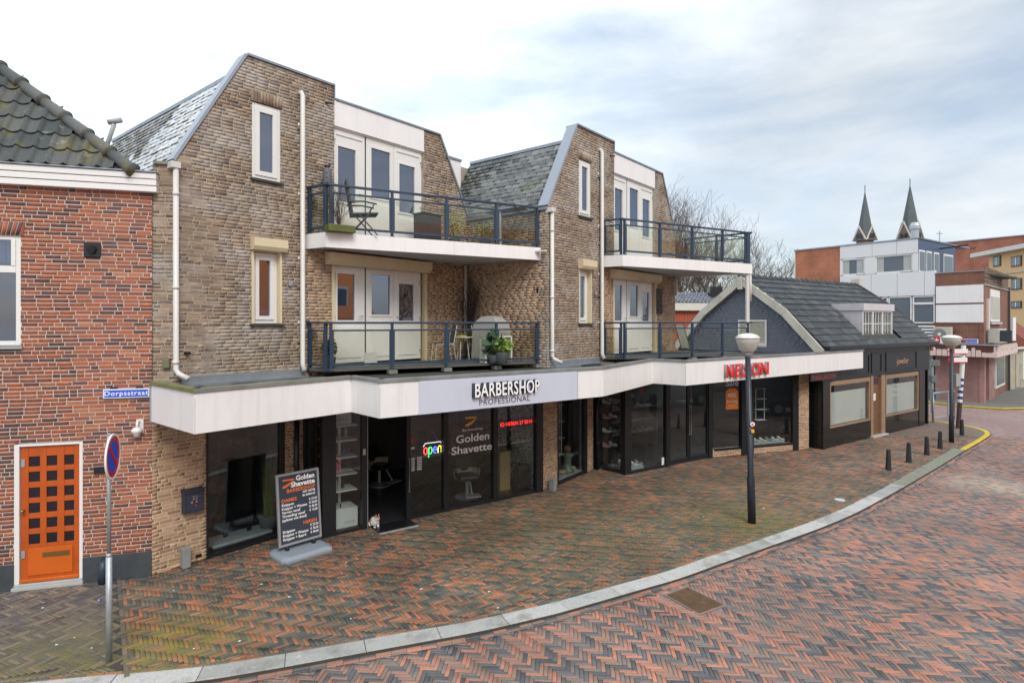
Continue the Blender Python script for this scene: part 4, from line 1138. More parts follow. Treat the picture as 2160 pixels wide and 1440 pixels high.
for i in range(len(K) - 1):      # metal coping, mossy near the left end
    f = FF(K[i], K[i + 1])
    b = MB(); b.fb(f, -.02, f.L + .02, -.10, .035, ZT, ZT + .065); b.build('coping', (M("mossy_lead", (.17, .18, .07), .85, var=.5, scale=5, bump=.4, dirt=.2) if i == 0 else m_cope) if i in (0, 1) else M("grey_coping", (.22, .235, .24), .7, var=.2, scale=3, dirt=.45), can, bevel=.006)
b = MB(); b.fb(FF(K[0], K[1]), -.03, .0, -.04, .03, ZB - .03, ZT); b.build('end_trim', m_galv, can)
f = FF(K[7], (11.9, 22.0)); b = MB(); b.fb(f, 0, f.L, -.03, .01, ZB, ZT); b.build('fascia_panel', m_panel, can)
# lead flashing at the foot of the gables and boards lying on the roof
for g, t1_ in ((G1, 7.2), (G2, 7.2)):
    b = MB(); b.fb(g, .1, 2.45, .0, .03, 3.19, 3.36); b.sect(g, [(.1, 3.2), (2.45, 3.2), (2.45, 3.23), (.1, 3.23)], .03, .2); b.build('flashing', m_zinc, bld)
m_board = M("black_rubber_mat", (.03, .032, .03), .8, var=.3, bump=.5, bscale=30)
m_boardg = M("weathered_board", (.13, .13, .105), .9, var=.4, scale=3, bump=.4)
for i in range(10):
    f = FF(K[3], K[4]) if i > 4 else FF(K[1], K[2]); 
    t = (.55 + i * .42) if i < 5 else (i - 5) * .95 + .3
    w_ = rnd.uniform(.35, .8); d_ = -rnd.uniform(.45, .75) if i > 4 else -rnd.uniform(.55, .85)
    b = MB(); b.fb(f, t, t + w_, d_ - .22, d_, 3.20 + .001 * i, 3.20 + rnd.uniform(.03, .07)); b.build('roof_mat', m_board if i % 2 else m_boardg, can)
for i in range(12):
    f = FF(K[6], K[7]) if i > 4 else FF(K[4], K[5]); t = (.3 + i * .55) if i < 5 else (i - 5) * .9 + .2
    d_ = -rnd.uniform(.4, .7)
    b = MB(); b.fb(f, t, t + rnd.uniform(.3, .8), d_ - .25, d_, 3.20 + .001 * i, 3.20 + rnd.uniform(.03, .08)); b.build('roof_mat', m_board if i % 2 else m_boardg, can)

ORD = ['first', 'second', 'third', 'fourth', 'fifth', 'sixth', 'seventh', 'eighth', 'ninth', 'tenth', 'eleventh', 'twelfth']
# ================================================================ shop fronts
def front(f, items, par, z1=ZB + .02, zb=.07):
    """items: ('g', px0, px1) glass or ('m', px0, px1[, depth]) mullion"""
    for it in items:
        k, a, c_ = it[:3]; t0, t1 = (f.t(a) if a > 3 else a), (f.t(c_) if c_ > 3 else c_)
        if k == 'm':
            b = MB(); b.fb(f, t0, t1, -.10, .02 if len(it) < 4 else it[3], .0, z1); b.build('mullion', m_black, par, bevel=.003)
        elif k == 'g':
            z0 = it[3] if len(it) > 3 else zb
            b = MB(); b.fb(f, t0, t1, -.09, .015, z0 - zb if z0 > zb else 0, z0); b.build('bottom_rail', m_black, par, bevel=.003)
            b = MB(); b.fb(f, t0, t1, -.04, -.03, z0, z1); b.build('shop_pane', m_shop, par)
        elif k == 'd':          # glazed door leaf with wider stiles
            b = MB(); b.fb(f, t0, t1, -.06, .0, .02, .16); b.fb(f, t0, t0 + .06, -.06, 0, .16, z1); b.fb(f, t1 - .06, t1, -.06, 0, .16, z1); d_ = b.build('shop_door', m_black, par)
            b = MB(); b.fb(f, t0 + .06, t1 - .06, -.035, -.025, .16, z1); b.build('pane', m_shop, d_)
            h = it[3]; hx = t1 - .03 if h > 0 else t0 + .03
            b = MB(); b.tube([f.p(hx, 0, .85), f.p(hx, .06, .85), f.p(hx, .06, 1.75), f.p(hx, 0, 1.75)], .014, 8); b.build('handle', m_galv, d_, smooth=True)
fA = FF(S[1], S[2]); fB = FF(S[2], S[3]); fC = FF(S[3], S[4]); fE = FF(S[5], S[6]); fG = FF(S[7], S[8]); fH = FF(S[8], S[9]); fI = FF(S[9], S[10])
front(fA, [('m', 435, 439), ('g', 439, 590), ('m', 590, 600)], bld)
front(fA, [('m', 639, 648)], bld)
front(fB, [('m', 649, 652.5), ('g', 652.5, 681)], bld)
front(fC, [('m', .0, .16, .03), ('g', 703.5, 763), ('m', 763, 774, .03), ('m', 857, 866), ('g', 866, 935), ('m', 935, 945, .03), ('g', 945, 1040), ('m', 1040, 1049, .03), ('g', 1049, 1130), ('m', 1130, 1144, .04)], bld)
b = MB(); t_ = fC.t(861); b.tube([fC.p(t_, 0, .62), fC.p(t_ , .07, .62), fC.p(t_, .07, 1.35), fC.p(t_, 0, 1.35)], .016, 8); b.build('handle', m_galv, bld, smooth=True)
b = MB(); b.fb(fC, fC.t(773.5), fC.t(774.5), .03, .045, .0, 2.6); b.build('edge_strip', m_galv, bld)
b = MB(); t_ = fC.t(767); b.fb(fC, t_ - .03, t_ + .03, .03, .05, 1.55, 1.68); b.build('lock_plate', M("cream_plastic", (.5, .47, .38), .5), bld, bevel=.01)
front(fE, [('m', .0, .05), ('g', 1180, 1233), ('m', 1233, 1238)], bld)
front(fG, [('m', 0, .06), ('g', 1271, 1311)], bld)
front(fH, [('m', .0, .13, .03), ('g', 1328, 1404), ('m', 1404, 1411, .03), ('d', 1411, 1453, 1), ('d', 1454, 1494, -1), ('m', 1494, 1502, .03)], bld)
front(fI, [('m', 0, .05), ('g', 1506, 1563, .26), ('m', 1563, 1588, .05), ('g', 1588, 1672, .26), ('m', 1672, 1684)], bld, zb=.06)
# wide dark post standing at the outer corners
for c_ in (S[3], S[8]):
    b = MB(); f = fC if c_ is S[3] else fH; b.fb(f, -.12, .04, -.16, .035, 0, ZB + .02); b.build('corner_post', m_black, bld, bevel=.004)
# black downpipes between the piers
for f, px_ in ((fA, 626), (FF(S[6], S[7]), 1259.5)):
    t_ = f.t(px_, .05); x = f.p(t_, .05); b = MB(); b.tube([(x[0], x[1], 0), (x[0], x[1], ZB)], .05, 12); b.tube([(x[0], x[1], .75), (x[0], x[1], .8)], .057, 12); b.build('black_downpipe', m_black, bld, smooth=True)
b = MB(); b.fb(FF(S[6], S[7]), FF(S[6], S[7]).L * .62, FF(S[6], S[7]).L, -.2, -.02, 0, ZB); b.build('infill', m_black, bld)
b = MB(); b.fb(fA, fA.t(621), fA.t(631), -.2, -.03, 0, ZB); b.build('infill', m_black, bld)
# floors, ceilings and back walls
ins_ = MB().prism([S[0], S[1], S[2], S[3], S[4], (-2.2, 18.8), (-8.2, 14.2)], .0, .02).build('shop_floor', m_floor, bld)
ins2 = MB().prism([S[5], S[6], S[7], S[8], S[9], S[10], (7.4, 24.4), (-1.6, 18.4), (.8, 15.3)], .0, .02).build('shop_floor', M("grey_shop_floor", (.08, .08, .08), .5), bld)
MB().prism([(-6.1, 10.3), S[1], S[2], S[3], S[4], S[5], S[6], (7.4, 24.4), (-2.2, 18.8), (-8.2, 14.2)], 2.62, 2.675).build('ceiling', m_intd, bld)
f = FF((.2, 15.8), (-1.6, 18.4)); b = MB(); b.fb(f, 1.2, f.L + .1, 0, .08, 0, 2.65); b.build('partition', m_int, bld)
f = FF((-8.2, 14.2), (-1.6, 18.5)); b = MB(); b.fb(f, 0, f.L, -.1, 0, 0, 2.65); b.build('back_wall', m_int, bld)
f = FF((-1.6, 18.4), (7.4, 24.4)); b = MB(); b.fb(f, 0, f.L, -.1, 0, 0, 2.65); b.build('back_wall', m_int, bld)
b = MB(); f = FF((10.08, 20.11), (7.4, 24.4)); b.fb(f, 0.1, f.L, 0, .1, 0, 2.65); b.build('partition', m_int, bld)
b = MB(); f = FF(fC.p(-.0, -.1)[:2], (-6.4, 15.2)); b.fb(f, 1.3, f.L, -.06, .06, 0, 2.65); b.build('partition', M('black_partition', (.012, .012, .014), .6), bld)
# pale brick partition seen through the barbershop window
pw = FF(fC.p(fC.L - .12, -2.0)[:2], fC.p(fC.L - .12, -.12)[:2]); IB = []; im = MB()
lay(pw, .02, 2.6, lambda z: [(0, pw.L)], [], IB, im, rnd_=random.Random(5), th=.1)
iw = im.build('inner_wall', M("pale_inner_mortar", (.32, .33, .31), .9), bld)
PALE = [(0, (.20, .20, .19)), (.5, (.38, .39, .37)), (1, (.55, .56, .53))]
emit(IB, BRICK_T, 'brick', 'brickwork', iw, piece_mat("pale_brick_o", PALE, 'object'), piece_mat("pale_brick", PALE, 'island'), 0)

def put(px, py, z=0.0): return G(px, py, z)
def local(x, y, ang): return F((x, y), (math.cos(ang), math.sin(ang)))
# ---- things behind the barbershop glass
p = put(505, 1135); tv = thing('display_screen', p, 'large black display screen on a pale stand behind the leftmost shop window', 'screen')
f = F(fA.p(fA.t(462, -.55), -.55)[:2], UV); tvw = fA.t(541, -.55) - fA.t(462, -.55)
b = MB(); b.fb(f, 0, tvw, -.05, 0, .42, 1.98); b.build('screen', M("black_screen", (.008, .009, .012), .18), tv, bevel=.01)
b = MB(); b.fb(f, .1, .18, -.04, -.01, .05, .42); b.fb(f, tvw - .18, tvw - .1, -.04, -.01, .05, .42); b.build('leg', m_black, tv)
b = MB(); b.fb(f, -.25, tvw + .2, -.25, .30, .03, .10); b.build('base', M("pale_base", (.40, .43, .44), .5), tv, bevel=.03)
q = fA.p(fA.t(566, -.5), -.5); pl = thing('grass_plant', q, 'tall grassy plant in a grey pot behind the leftmost shop window', 'plant')
b = MB(); b.lathe((q[0], q[1], .02), [(.10, 0), (.16, .06), (.19, .30), (.17, .32), (.14, .28)], 14); b.build('pot', M("grey_pot", (.14, .15, .16), .7), pl, smooth=True)
b = MB()
for i in range(130):
    a = rnd.uniform(0, 6.28); h = rnd.uniform(.7, 1.35); r_ = rnd.uniform(.05, .32); w = .006
    p0 = Vector((q[0] + rnd.uniform(-.08, .08), q[1] + rnd.uniform(-.08, .08), .3)); p1 = p0 + Vector((math.cos(a) * r_ * .4, math.sin(a) * r_ * .4, h * .65)); p2 = p0 + Vector((math.cos(a) * r_, math.sin(a) * r_, h))
    s_ = Vector((math.sin(a), -math.cos(a), 0)) * w
    b.add([p0 - s_, p0 + s_, p1 + s_, p1 - s_, p2], [(0, 1, 2, 3), (3, 2, 4)])
b.build('grass_blades', M("grass_blade", (.13, .20, .03), .6, var=.3, scale=8), pl)
# product stand
sx_ = fC.t(716, -.42); sp_ = fC.p(sx_, -.42)
ps = thing('product_stand', sp_, 'white pole stand with shelves of hair products behind the barbershop corner window', 'shelf')
fS = F(sp_[:2], VV)
b = MB(); b.tube([(sp_[0], sp_[1], .45), (sp_[0], sp_[1], 2.45)], .028, 10); b.build('pole', m_white, ps, smooth=True)
for i, zz in enumerate((.79, 1.13, 1.48, 1.83, 2.14)):
    b = MB(); b.fb(fS, -.36, .30, -.24, .24, zz, zz + .03); b.build('shelf', m_white, ps, bevel=.004)
b = MB(); b.fb(fS, -.34, .30, -.22, .26, .05, .45); b.build('base', m_white, ps, bevel=.006)
text('lettering', fS, .12, .14, .264, 'KEUNE', .07, m_grey, ps, .001, 0)
bx = thing('product_box', fS.p(0, 0, 2.17), 'white cardboard box lettered KEUNE on the top shelf of the stand', 'box')
b = MB(); b.fb(fS, -.24, .2, -.1, .16, 2.171, 2.43); b.build('carton', m_white, bx, bevel=.004); text('lettering', fS, -.02, 2.25, .163, 'KEUNE', .09, m_grey, bx, .001, 0)
cols_ = [((.04, .06, .25), .03, .16), ((.04, .05, .2), .035, .18), ((.6, .12, .2), .05, .2), ((.03, .03, .03), .02, .08), ((.35, .22, .1), .06, .03), ((.5, .52, .5), .03, .2), ((.02, .02, .02), .03, .1)]
for i, (t_, d_, zz, ci, lb) in enumerate([(.07, .08, 1.51, 0, 'dark blue bottle left of its twin on the third shelf'), (.16, .06, 1.51, 1, 'dark blue bottle right of its twin on the third shelf'), (-.09, .1, 1.16, 2, 'pink carton on the second lowest shelf of the stand'), (.12, .1, 1.16, 4, 'wooden tray on the second lowest shelf of the stand'), (-.1, .08, .82, 5, 'grey metal hair clipper on the lowest shelf'), (.02, .12, .82, 6, 'small black jar on the lowest shelf'), (-.02, .12, .45, 3, 'small black jar standing on the white base box'), (.12, .05, 1.86, 5, 'pale slim bottle on the fourth shelf of the stand')]):
    c3, r_, h_ = cols_[ci]; x = fS.p(t_, d_, zz + .001)
    b = MB()
    if ci in (2, 4): b.fb(fS, t_ - r_, t_ + r_, d_ - .04, d_ + .05, zz + .031 if zz > .5 else zz, zz + .031 + h_)
    else: b.lathe((x[0], x[1], zz + (.031 if zz > .5 else .001)), [(r_, 0), (r_, h_ * .65), (r_ * .4, h_ * .75), (r_ * .4, h_)], 10)
    b.build('bottle' if ci not in (2, 4) else 'carton', M("product_%d" % i, c3, .35, var=0), None, smooth=False, label=lb, cat='bottle' if ci not in (2, 4) else 'box')
b = MB(); b.fb(fS, -.26, -.08, .0, .02, 1.512, 1.80); b.build('photo_card', M("photo_card", (.25, .26, .28), .4, var=.6, scale=30), None, label='framed grey photo card on the third shelf of the stand', cat='card')
# barber chairs
m_cch = M("cream_leather", (.50, .50, .38), .4, var=.05)
def barber_chair(x, y, ang, label):
    t = thing('barber_chair', (x, y, .02), label, 'chair', 'barber chairs in the barbershop')
    f = local(x, y, ang)
    b = MB(); b.lathe((x, y, .02), [(.30, 0), (.30, .02), (.08, .05), (.045, .08), (.045, .42), (.08, .45)], 20); b.build('base', m_galv, t, smooth=False)
    b = MB(); n = 12; vs = []; prof = [(-.02, .42), (.26, .42), (.30, .50), (.26, .60), (-.02, .60)]
    for i in range(n + 1):
        a = math.pi * (i / n) + math.pi
        for r_, z in ((.20, .46), (.31, .48), (.34, .62), (.33, .70), (.27, .70)):
            vs.append(f.p(math.cos(a) * r_, math.sin(a) * r_ * 1.0, z + .02 * math.sin(a)))
    b.add(vs, [(i * 5 + j, i * 5 + (j + 1) % 5, (i + 1) * 5 + (j + 1) % 5, (i + 1) * 5 + j) for i in range(n) for j in range(5)]); b.build('armrest', m_cch, t, smooth=True)
    b = MB(); b.fb(f, -.25, .25, -.25, .27, .46, .58); b.build('seat', m_black, t, bevel=.04)
    b = MB(); b.fb(f, -.22, .22, -.32, -.24, .58, 1.05); b.build('backrest', m_black, t, bevel=.04)
    b = MB(); b.tube([f.p(.0, .25, .45), f.p(0, .45, .2)], .02, 8); b.fb(f, -.18, .18, .38, .60, .16, .19); b.build('footrest', m_galv, t)
    return t
x, y = G(985, 1047, .02); barber_chair(x, y, R(20), 'cream barber chair with chrome foot behind the Golden Shavette window')
x, y = G(800, 1022, .02); barber_chair(x, y, R(60), 'cream barber chair seen through the open barbershop doorway')
x, y = G(765, 985, .02)
t = thing('work_counter', (x, y, 0), 'dark counter with bottles deep inside the open barbershop door', 'counter')
f = F((x, y), VV); b = MB(); b.fb(f, 0, 2.2, -.4, .0, .02, .92); b.build('cabinet', m_intd, t); b = MB(); b.fb(f, -.02, 2.22, -.42, .03, .92, .96); b.build('worktop', M("wood_top", (.30, .24, .13), .5), t)
for i in range(9): b = MB(); xx = f.p(.3 + i * .15 + rnd.uniform(-.03, .03), -.15, .961); b.lathe(xx, [(.03, 0), (.03, .13), (.012, .16), (.012, .2)], 8); tag(b.build('bottle', M("counter_bottle_%d" % (i % 3), [(.10, .14, .2), (.03, .03, .04), (.3, .3, .32)][i % 3], .3, var=0), None), ORD[i] + ' small bottle from the left on the counter deep inside the barbershop', 'bottle', 'bottles on the barbershop counter')
x, y = G(1066, 1031, .02); t = thing('reception_desk', (x, y, 0), 'tall light wooden box desk behind the right barbershop window', 'desk')
f = F((x, y), VV); b = MB(); b.fb(f, -.22, .10, -.3, .08, .02, 1.0); b.build('box', M("light_wood", (.45, .33, .15), .5, var=.15, scale=4), t, bevel=.006)
b = MB(); b.fb(f, -.85, .4, -.4, -.02, 1.0, 1.05); b.build('top', m_black, t, bevel=.006)
x, y = G(1092, 1036, .02); t = thing('suitcase', (x, y, 0), 'black hard suitcase standing beside the wooden desk', 'suitcase')
f = F((x, y), VV); b = MB(); b.fb(f, -.02, .38, -.16, .06, .06, .66); b.build('shell', M("black_shell", (.02, .02, .022), .35), t, bevel=.03)
b = MB(); b.tube([f.p(.08, -.05, .66), f.p(.08, -.05, .76), f.p(.28, -.05, .76), f.p(.28, -.05, .66)], .01, 6); b.build('handle', m_black, t)
b = MB(); [b.blob(f.p(q_, -.05, .05), (.03, .03, .03), 8, 5) for q_ in (.04, .32)]; b.build('wheel', m_black, t)
# neon open sign
def emitm(n, c, s): return M(n, c, .4, var=0, emis=c, es=s)
t0, z0_ = on(fC, 893, 962, -.12); t1, z1_ = on(fC, 933, 940, -.12)
ne = thing('open_sign', fC.p(t0, -.12, z0_), 'neon sign spelling open in red, green, blue and yellow, hung behind the door glass', 'sign')
wd = (t1 - t0)
cc = [emitm("neon_red", (1, .05, .05), 3), emitm("neon_green", (.05, .9, .15), 2.2), emitm("neon_blue", (.08, .12, 1), 3), emitm("neon_yellow", (.95, .85, .1), 2.2)]
def arc(cx, cz, rx, rz, a0, a1, n=14): return [(cx + rx * math.cos(R(a0 + (a1 - a0) * i / n)), cz + rz * math.sin(R(a0 + (a1 - a0) * i / n))) for i in range(n + 1)]
h_ = .14; w_ = wd / 4.4; cz = z0_ + .11
strokes = [arc(.5 * w_, cz, .40 * w_, .075, 0, 360), [(1.2 * w_, cz + .07), (1.2 * w_, cz - .15)], arc(1.6 * w_, cz, .38 * w_, .075, -180, 180),
           arc(2.7 * w_, cz, .38 * w_, .075, 0, 320) + [], [(2.34 * w_, cz), (3.05 * w_, cz)], [(3.4 * w_, cz - .075), (3.4 * w_, cz + .02)] + arc(3.78 * w_, cz + .01, .36 * w_, .07, 180, 0) + [(4.14 * w_, cz - .075)]]
for s_, ci, nm in zip(strokes, (0, 1, 1, 2, 2, 3), 'oppeen'):
    b = MB(); b.tube([fC.p(t0 + a, -.12, c) for a, c in s_], .011, 6); b.build('neon_tube', cc[ci], ne, smooth=True)
b = MB(); b.tube([fC.p(t0 + a, -.125, c) for a, c in ([(.0, cz + .1), (.05, cz + .17), (wd - .05, cz + .17), (wd + .02, cz + .08)])], .012, 6); b.build('neon_border', emitm("neon_white", (.9, .9, .9), .8), ne, smooth=True)
b = MB(); b.tube([fC.p(t0 + .1, -.125, cz + .18), fC.p(t0 + wd / 2, -.125, cz + .42), fC.p(t0 + wd - .1, -.125, cz + .18)], .004, 4); b.build('chain', m_galv, ne)
# red running-text display
t0, z1_ = on(fC, 1054, 890, -.14); t1, _ = on(fC, 1123, 884, -.14); z0_ = z1_ - .13
le = thing('led_display', fC.p(t0, -.14, z0_), 'long black display with red running text in the right barbershop window', 'display')
b = MB(); b.fb(fC, t0 - .03, t1 + .03, -.2, -.145, z0_ - .03, z1_ + .03); b.build('case', m_black, le, bevel=.004)
text('lettering', fC, (t0 + t1) / 2, z0_ + .015, -.138, 'IO HEREN 27 50 H', .13, emitm("led_red", (1, .02, .02), 2.5), le, .001, -.001, width=(t1 - t0) * .96)
# vinyl lettering on the glass
vin = thing('window_lettering', fC.p(fC.t(995), 0, 1.8), 'white Golden Shavette lettering with an orange razor on the middle barbershop window', 'lettering')
def tw_(f, a, c_, d=-.02): return f.t(c_, d) - f.t(a, d)
t_, z_ = on(fC, 998, 938, -.02)
text('lettering', fC, t_, fC.z(t_, 930, -.02), -.022, 'Golden', .25, m_textw, vin, .001, .004, width=tw_(fC, 959, 1029))
t_ = fC.t(996, -.02); text('lettering', fC, t_, fC.z(t_, 953, -.02), -.022, 'Shavette', .25, m_textw, vin, .001, .004, width=tw_(fC, 952, 1037))
t_ = fC.t(997, -.02); text('lettering', fC, t_, fC.z(t_, 907, -.02), -.022, 'Barbershop', .075, m_textw, vin, .001, .0, width=tw_(fC, 975, 1018))
def razor(f, t, z, s_, d, mat, par):
    b = MB()
    b.sect(f, [(t - .5 * s_, z + .22 * s_), (t - .5 * s_, z + .36 * s_), (t + .45 * s_, z + .32 * s_), (t + .62 * s_, z + .22 * s_), (t + .40 * s_, z + .18 * s_)], d - .002, d)
    b.sect(f, [(t - .52 * s_, z - .36 * s_), (t - .46 * s_, z - .22 * s_), (t - .1 * s_, z - .08 * s_), (t + .46 * s_, z + .17 * s_), (t + .50 * s_, z + .10 * s_), (t + .1 * s_, z - .22 * s_), (t - .3 * s_, z - .40 * s_)], d - .002, d)
    o = b.build('razor_logo', mat, par); o['kind'] = 'stuff'; return o
t_ = fC.t(993, -.02); razor(fC, t_, fC.z(t_, 888, -.02), .30, -.021, M("gold_orange_vinyl", (.80, .42, .08), .5, var=0), vin)
op = thing('opening_hours', fC.p(fC.t(878), 0, 1.4), 'small white printed opening hours on the glass beside the door handle', 'lettering')
b = MB()
for i in range(8):
    for px0_, px1_ in ((868, 875), (880, 890)):
        t0_, z0_ = on(fC, px0_, 966 + i * 3.6 + (2 if px0_ < 870 else 0), -.02); t1_ = fC.t(px1_, -.02); b.fb(fC, t0_, t1_, -.025, -.022, z0_, z0_ + .016)
o = b.build('print', m_textw, op); o['kind'] = 'stuff'
t0_, z0_ = on(fC, 866, 948, -.02); b = MB(); b.fb(fC, t0_, t0_ + .1, -.025, -.022, z0_, z0_ + .05); b.build('sticker', M("pale_blue_sticker", (.45, .55, .65), .5), op)
b = MB(); t0_, z0_ = on(fC, 865, 936, -.02); b.fb(fC, t0_, t0_ + .09, -.025, -.022, z0_, z0_ + .13); b.build('sticker', M("red_sticker", (.35, .05, .04), .5), op)

# ---- shop signs on the canopy
bs = thing('barbershop_sign', f34.p(f34.t(884), 0, ZB), 'pale lit-panel sign reading BARBERSHOP PROFESSIONAL on the canopy', 'sign')
f = f34; t0, t1 = f.t(884, .03), f.t(1217.6, .03)
b = MB(); b.fb(f, t0, t1, -.03, .035, ZB - .01, ZT - .005); b.build('panel', m_sign, bs, bevel=.004)
tc_ = (f.t(1000, .08) + f.t(1136, .08)) / 2; ww = f.t(1136, .08) - f.t(1000, .08)
m_ink = M("anthracite_letter", (.03, .04, .055), .5, var=0)
text('letters_back', f, tc_ - .012, 2.905, .07, 'BARBERSHOP', .36, m_ink, bs, .035, .012, sp=1.06, width=ww + .04)
text('letters', f, tc_, 2.905, .108, 'BARBERSHOP', .36, m_textw, bs, .003, .004, sp=1.06, width=ww)
text('lettering', f, (f.t(1011, .04) + f.t(1118, .04)) / 2, 2.735, .037, 'PROFESSIONAL', .155, m_ink, bs, .002, .0, sp=1.1, width=f.t(1118, .04) - f.t(1011, .04))
f67 = FF(K[6], K[7]); ns = thing('shoe_shop_sign', f67.p(f67.t(1534), .1, 2.8), 'red raised NELSON letters on the white canopy behind the lamp', 'sign')
m_nred = M("red_acrylic", (.75, .015, .02), .25, var=0); m_nside = M("grey_letter_side", (.35, .33, .34), .4, metal=.4)
tc_ = (f67.t(1534, .12) + f67.t(1623, .12)) / 2; ww = f67.t(1623, .12) - f67.t(1534, .12)
for i, (a, c_, ch) in enumerate(((1534, 1549, 'N'), (1552, 1562, 'E'), (1565, 1573, 'L'), (1574, 1586, 'S'), (1588, 1604, 'O'), (1606, 1623, 'N'))):
    ta, tb_ = f67.t(a, .12), f67.t(c_, .12)
    text('letter', f67, (ta + tb_) / 2, 2.79, .06, ch, .50, m_nside, ns, .04, .012, width=tb_ - ta)
    text('letter_face', f67, (ta + tb_) / 2, 2.79, .105, ch, .50, m_nred, ns, .004, .013, width=tb_ - ta)
f = F(fI.p(fI.L + .1, .3)[:2], VV)
hs = thing('hanging_sign', f.p(.9, .1, 2.2), 'small dark hanging sign with red NELSON letters under the canopy end', 'sign')
b = MB(); fz = F((9.9, 19.4), VV); b.fb(fz, fz.t(1710), fz.t(1765), -.05, 0, 2.38, 2.62); b.build('board', m_black, hs); text('lettering', fz, fz.t(1738), 2.42, .004, 'NELSON', .22, M("dull_red_letter", (.25, .03, .03), .5, var=0), hs, .002, .003, width=fz.t(1762) - fz.t(1713))

# ---- shoe shop contents
ORD_ = 1
shoe_mats = [M("white_shoe", (.62, .62, .60), .5), M("grey_shoe", (.25, .26, .27), .6), M("brown_shoe", (.16, .08, .04), .5), M("pink_shoe", (.55, .2, .25), .5), M("black_shoe", (.03, .03, .035), .5)]
def shoe_mesh(mi):
    b = MB(); b.blob((0, 0, .018), (.145, .05, .02), 12, 4); b.build
    b.blob((.055, 0, .045), (.09, .044, .038), 10, 5); b.blob((-.06, 0, .065), (.08, .04, .055), 10, 5); b.blob((-.085, 0, .1), (.05, .034, .045), 8, 5)
    return b
def shoe(x, y, z, ang, mi, label, grp):
    t = thing('shoe', (x, y, z), label, 'shoe', grp)
    key = 'shoe%d' % mi
    if key not in CACHE:
        s0 = MB(); s0.blob((0, 0, .016), (.145, .05, .018), 12, 4); u0 = MB(); u0.blob((.055, 0, .045), (.09, .044, .036), 10, 5); u0.blob((-.06, 0, .065), (.08, .04, .052), 10, 5); u0.blob((-.085, 0, .1), (.05, .034, .04), 8, 5)
        CACHE[key] = (s0.mesh('sole', m_white, True), u0.mesh('upper', shoe_mats[mi], True))
    for nm, me in zip(('sole', 'upper'), CACHE[key]):
        o = bpy.data.objects.new(nm, me); COL.objects.link(o); o.parent = t
    t.rotation_euler = (0, 0, ang); return t
def stand(f, t0, t1, d0, d1, z, h, label, name='display_platform', mat=None):
    b = MB(); b.fb(f, t0, t1, d0, d1, z, z + h); return b.build(name, mat or M("pale_platform", (.42, .45, .44), .4), None, bevel=.005, label=label, cat='platform')
stand(fH, .05, fH.t(1365), -.85, -.12, .05, .07, 'low pale platform with trainers in the corner of the shoe shop window')
stand(fI, fI.t(1590), fI.t(1660), -.6, -.1, .27, .05, 'low white platform with trainers in the right shoe shop window')
for i in range(6):
    x = fH.p(.15 + .2 * i if i < 4 else .1 + .3 * (i - 4), -.3 if i < 4 else -.62); shoe(x[0], x[1], .12, R(-20), (0, 1, 0, 1, 2, 0)[i], ORD[i] + ' trainer from the left on the low corner platform of the shoe shop' if i < 4 else 'trainer in the rear row of the low corner platform, ' + ('left one' if i == 4 else 'right one'), 'trainers on the corner platform')
for i in range(6):
    x = fI.p(fI.t(1594) + .25 * i, -.25); shoe(x[0], x[1], .32, R(-50), 0 if i % 3 else 1, ORD[i] + ' trainer from the left on the platform in the right shoe shop window', 'trainers on the right platform')
# corner shelves
x = fH.p(.28, -.75); cs_ = thing('shoe_tower', (x[0], x[1], 0), 'dark tower of small shelves with trainers at the shoe shop corner', 'shelf')
fT = F((x[0], x[1]), VV)
b = MB(); b.fb(fT, -.5, .1, -.3, -.26, .1, 2.3); b.build('back_panel', m_black, cs_)
for k_ in range(4):
    zz = .62 + k_ * .42; b = MB(); b.fb(fT, -.45, .05, -.26, .05, zz, zz + .02); b.build('shelf', m_black, cs_)
    for j in range(2):
        xx = fT.p(-.32 + j * .26, -.08); shoe(xx[0], xx[1], zz + .021, R(-30), (3, 0, 0, 1, 3, 0, 0, 3)[k_ * 2 + j], ('left', 'right')[j] + ' trainer on the ' + ('lowest', 'second lowest', 'second highest', 'highest')[k_] + ' dark shelf at the shoe shop corner', 'trainers on the corner shelves')
text('lettering', fG, fG.L * .55, 2.02, -.02, 'NELSON', .13, M("grey_vinyl", (.3, .3, .3), .5, var=0), bld, .001, 0, width=.42)
# long shoe racks further in
rk_ = thing('shoe_rack', fH.p(.6, -2.2), 'long pale rack with three rows of shoes inside the shoe shop', 'shelf')
for k_ in range(3):
    zz = .55 + .42 * k_; b = MB(); b.fb(fH, .2, 3.7, -2.6, -2.25, zz, zz + .03); b.build('shelf', M("rack_shelf", (.32, .32, .31), .6), rk_)
    for j in range(12):
        xx = fH.p(.4 + j * .28, -2.4); shoe(xx[0], xx[1], zz + .031, R(rnd.uniform(-70, -40)), rnd.choice((0, 0, 1, 2)), ORD[j] + ' shoe from the left, ' + ('lowest', 'middle', 'top')[k_] + ' row of the long rack', 'shoes on the long rack')
for tt_ in (.2, 3.66): b = MB(); b.fb(fH, tt_, tt_ + .04, -2.6, -2.25, .02, 1.8); b.build('upright', m_grey, rk_)
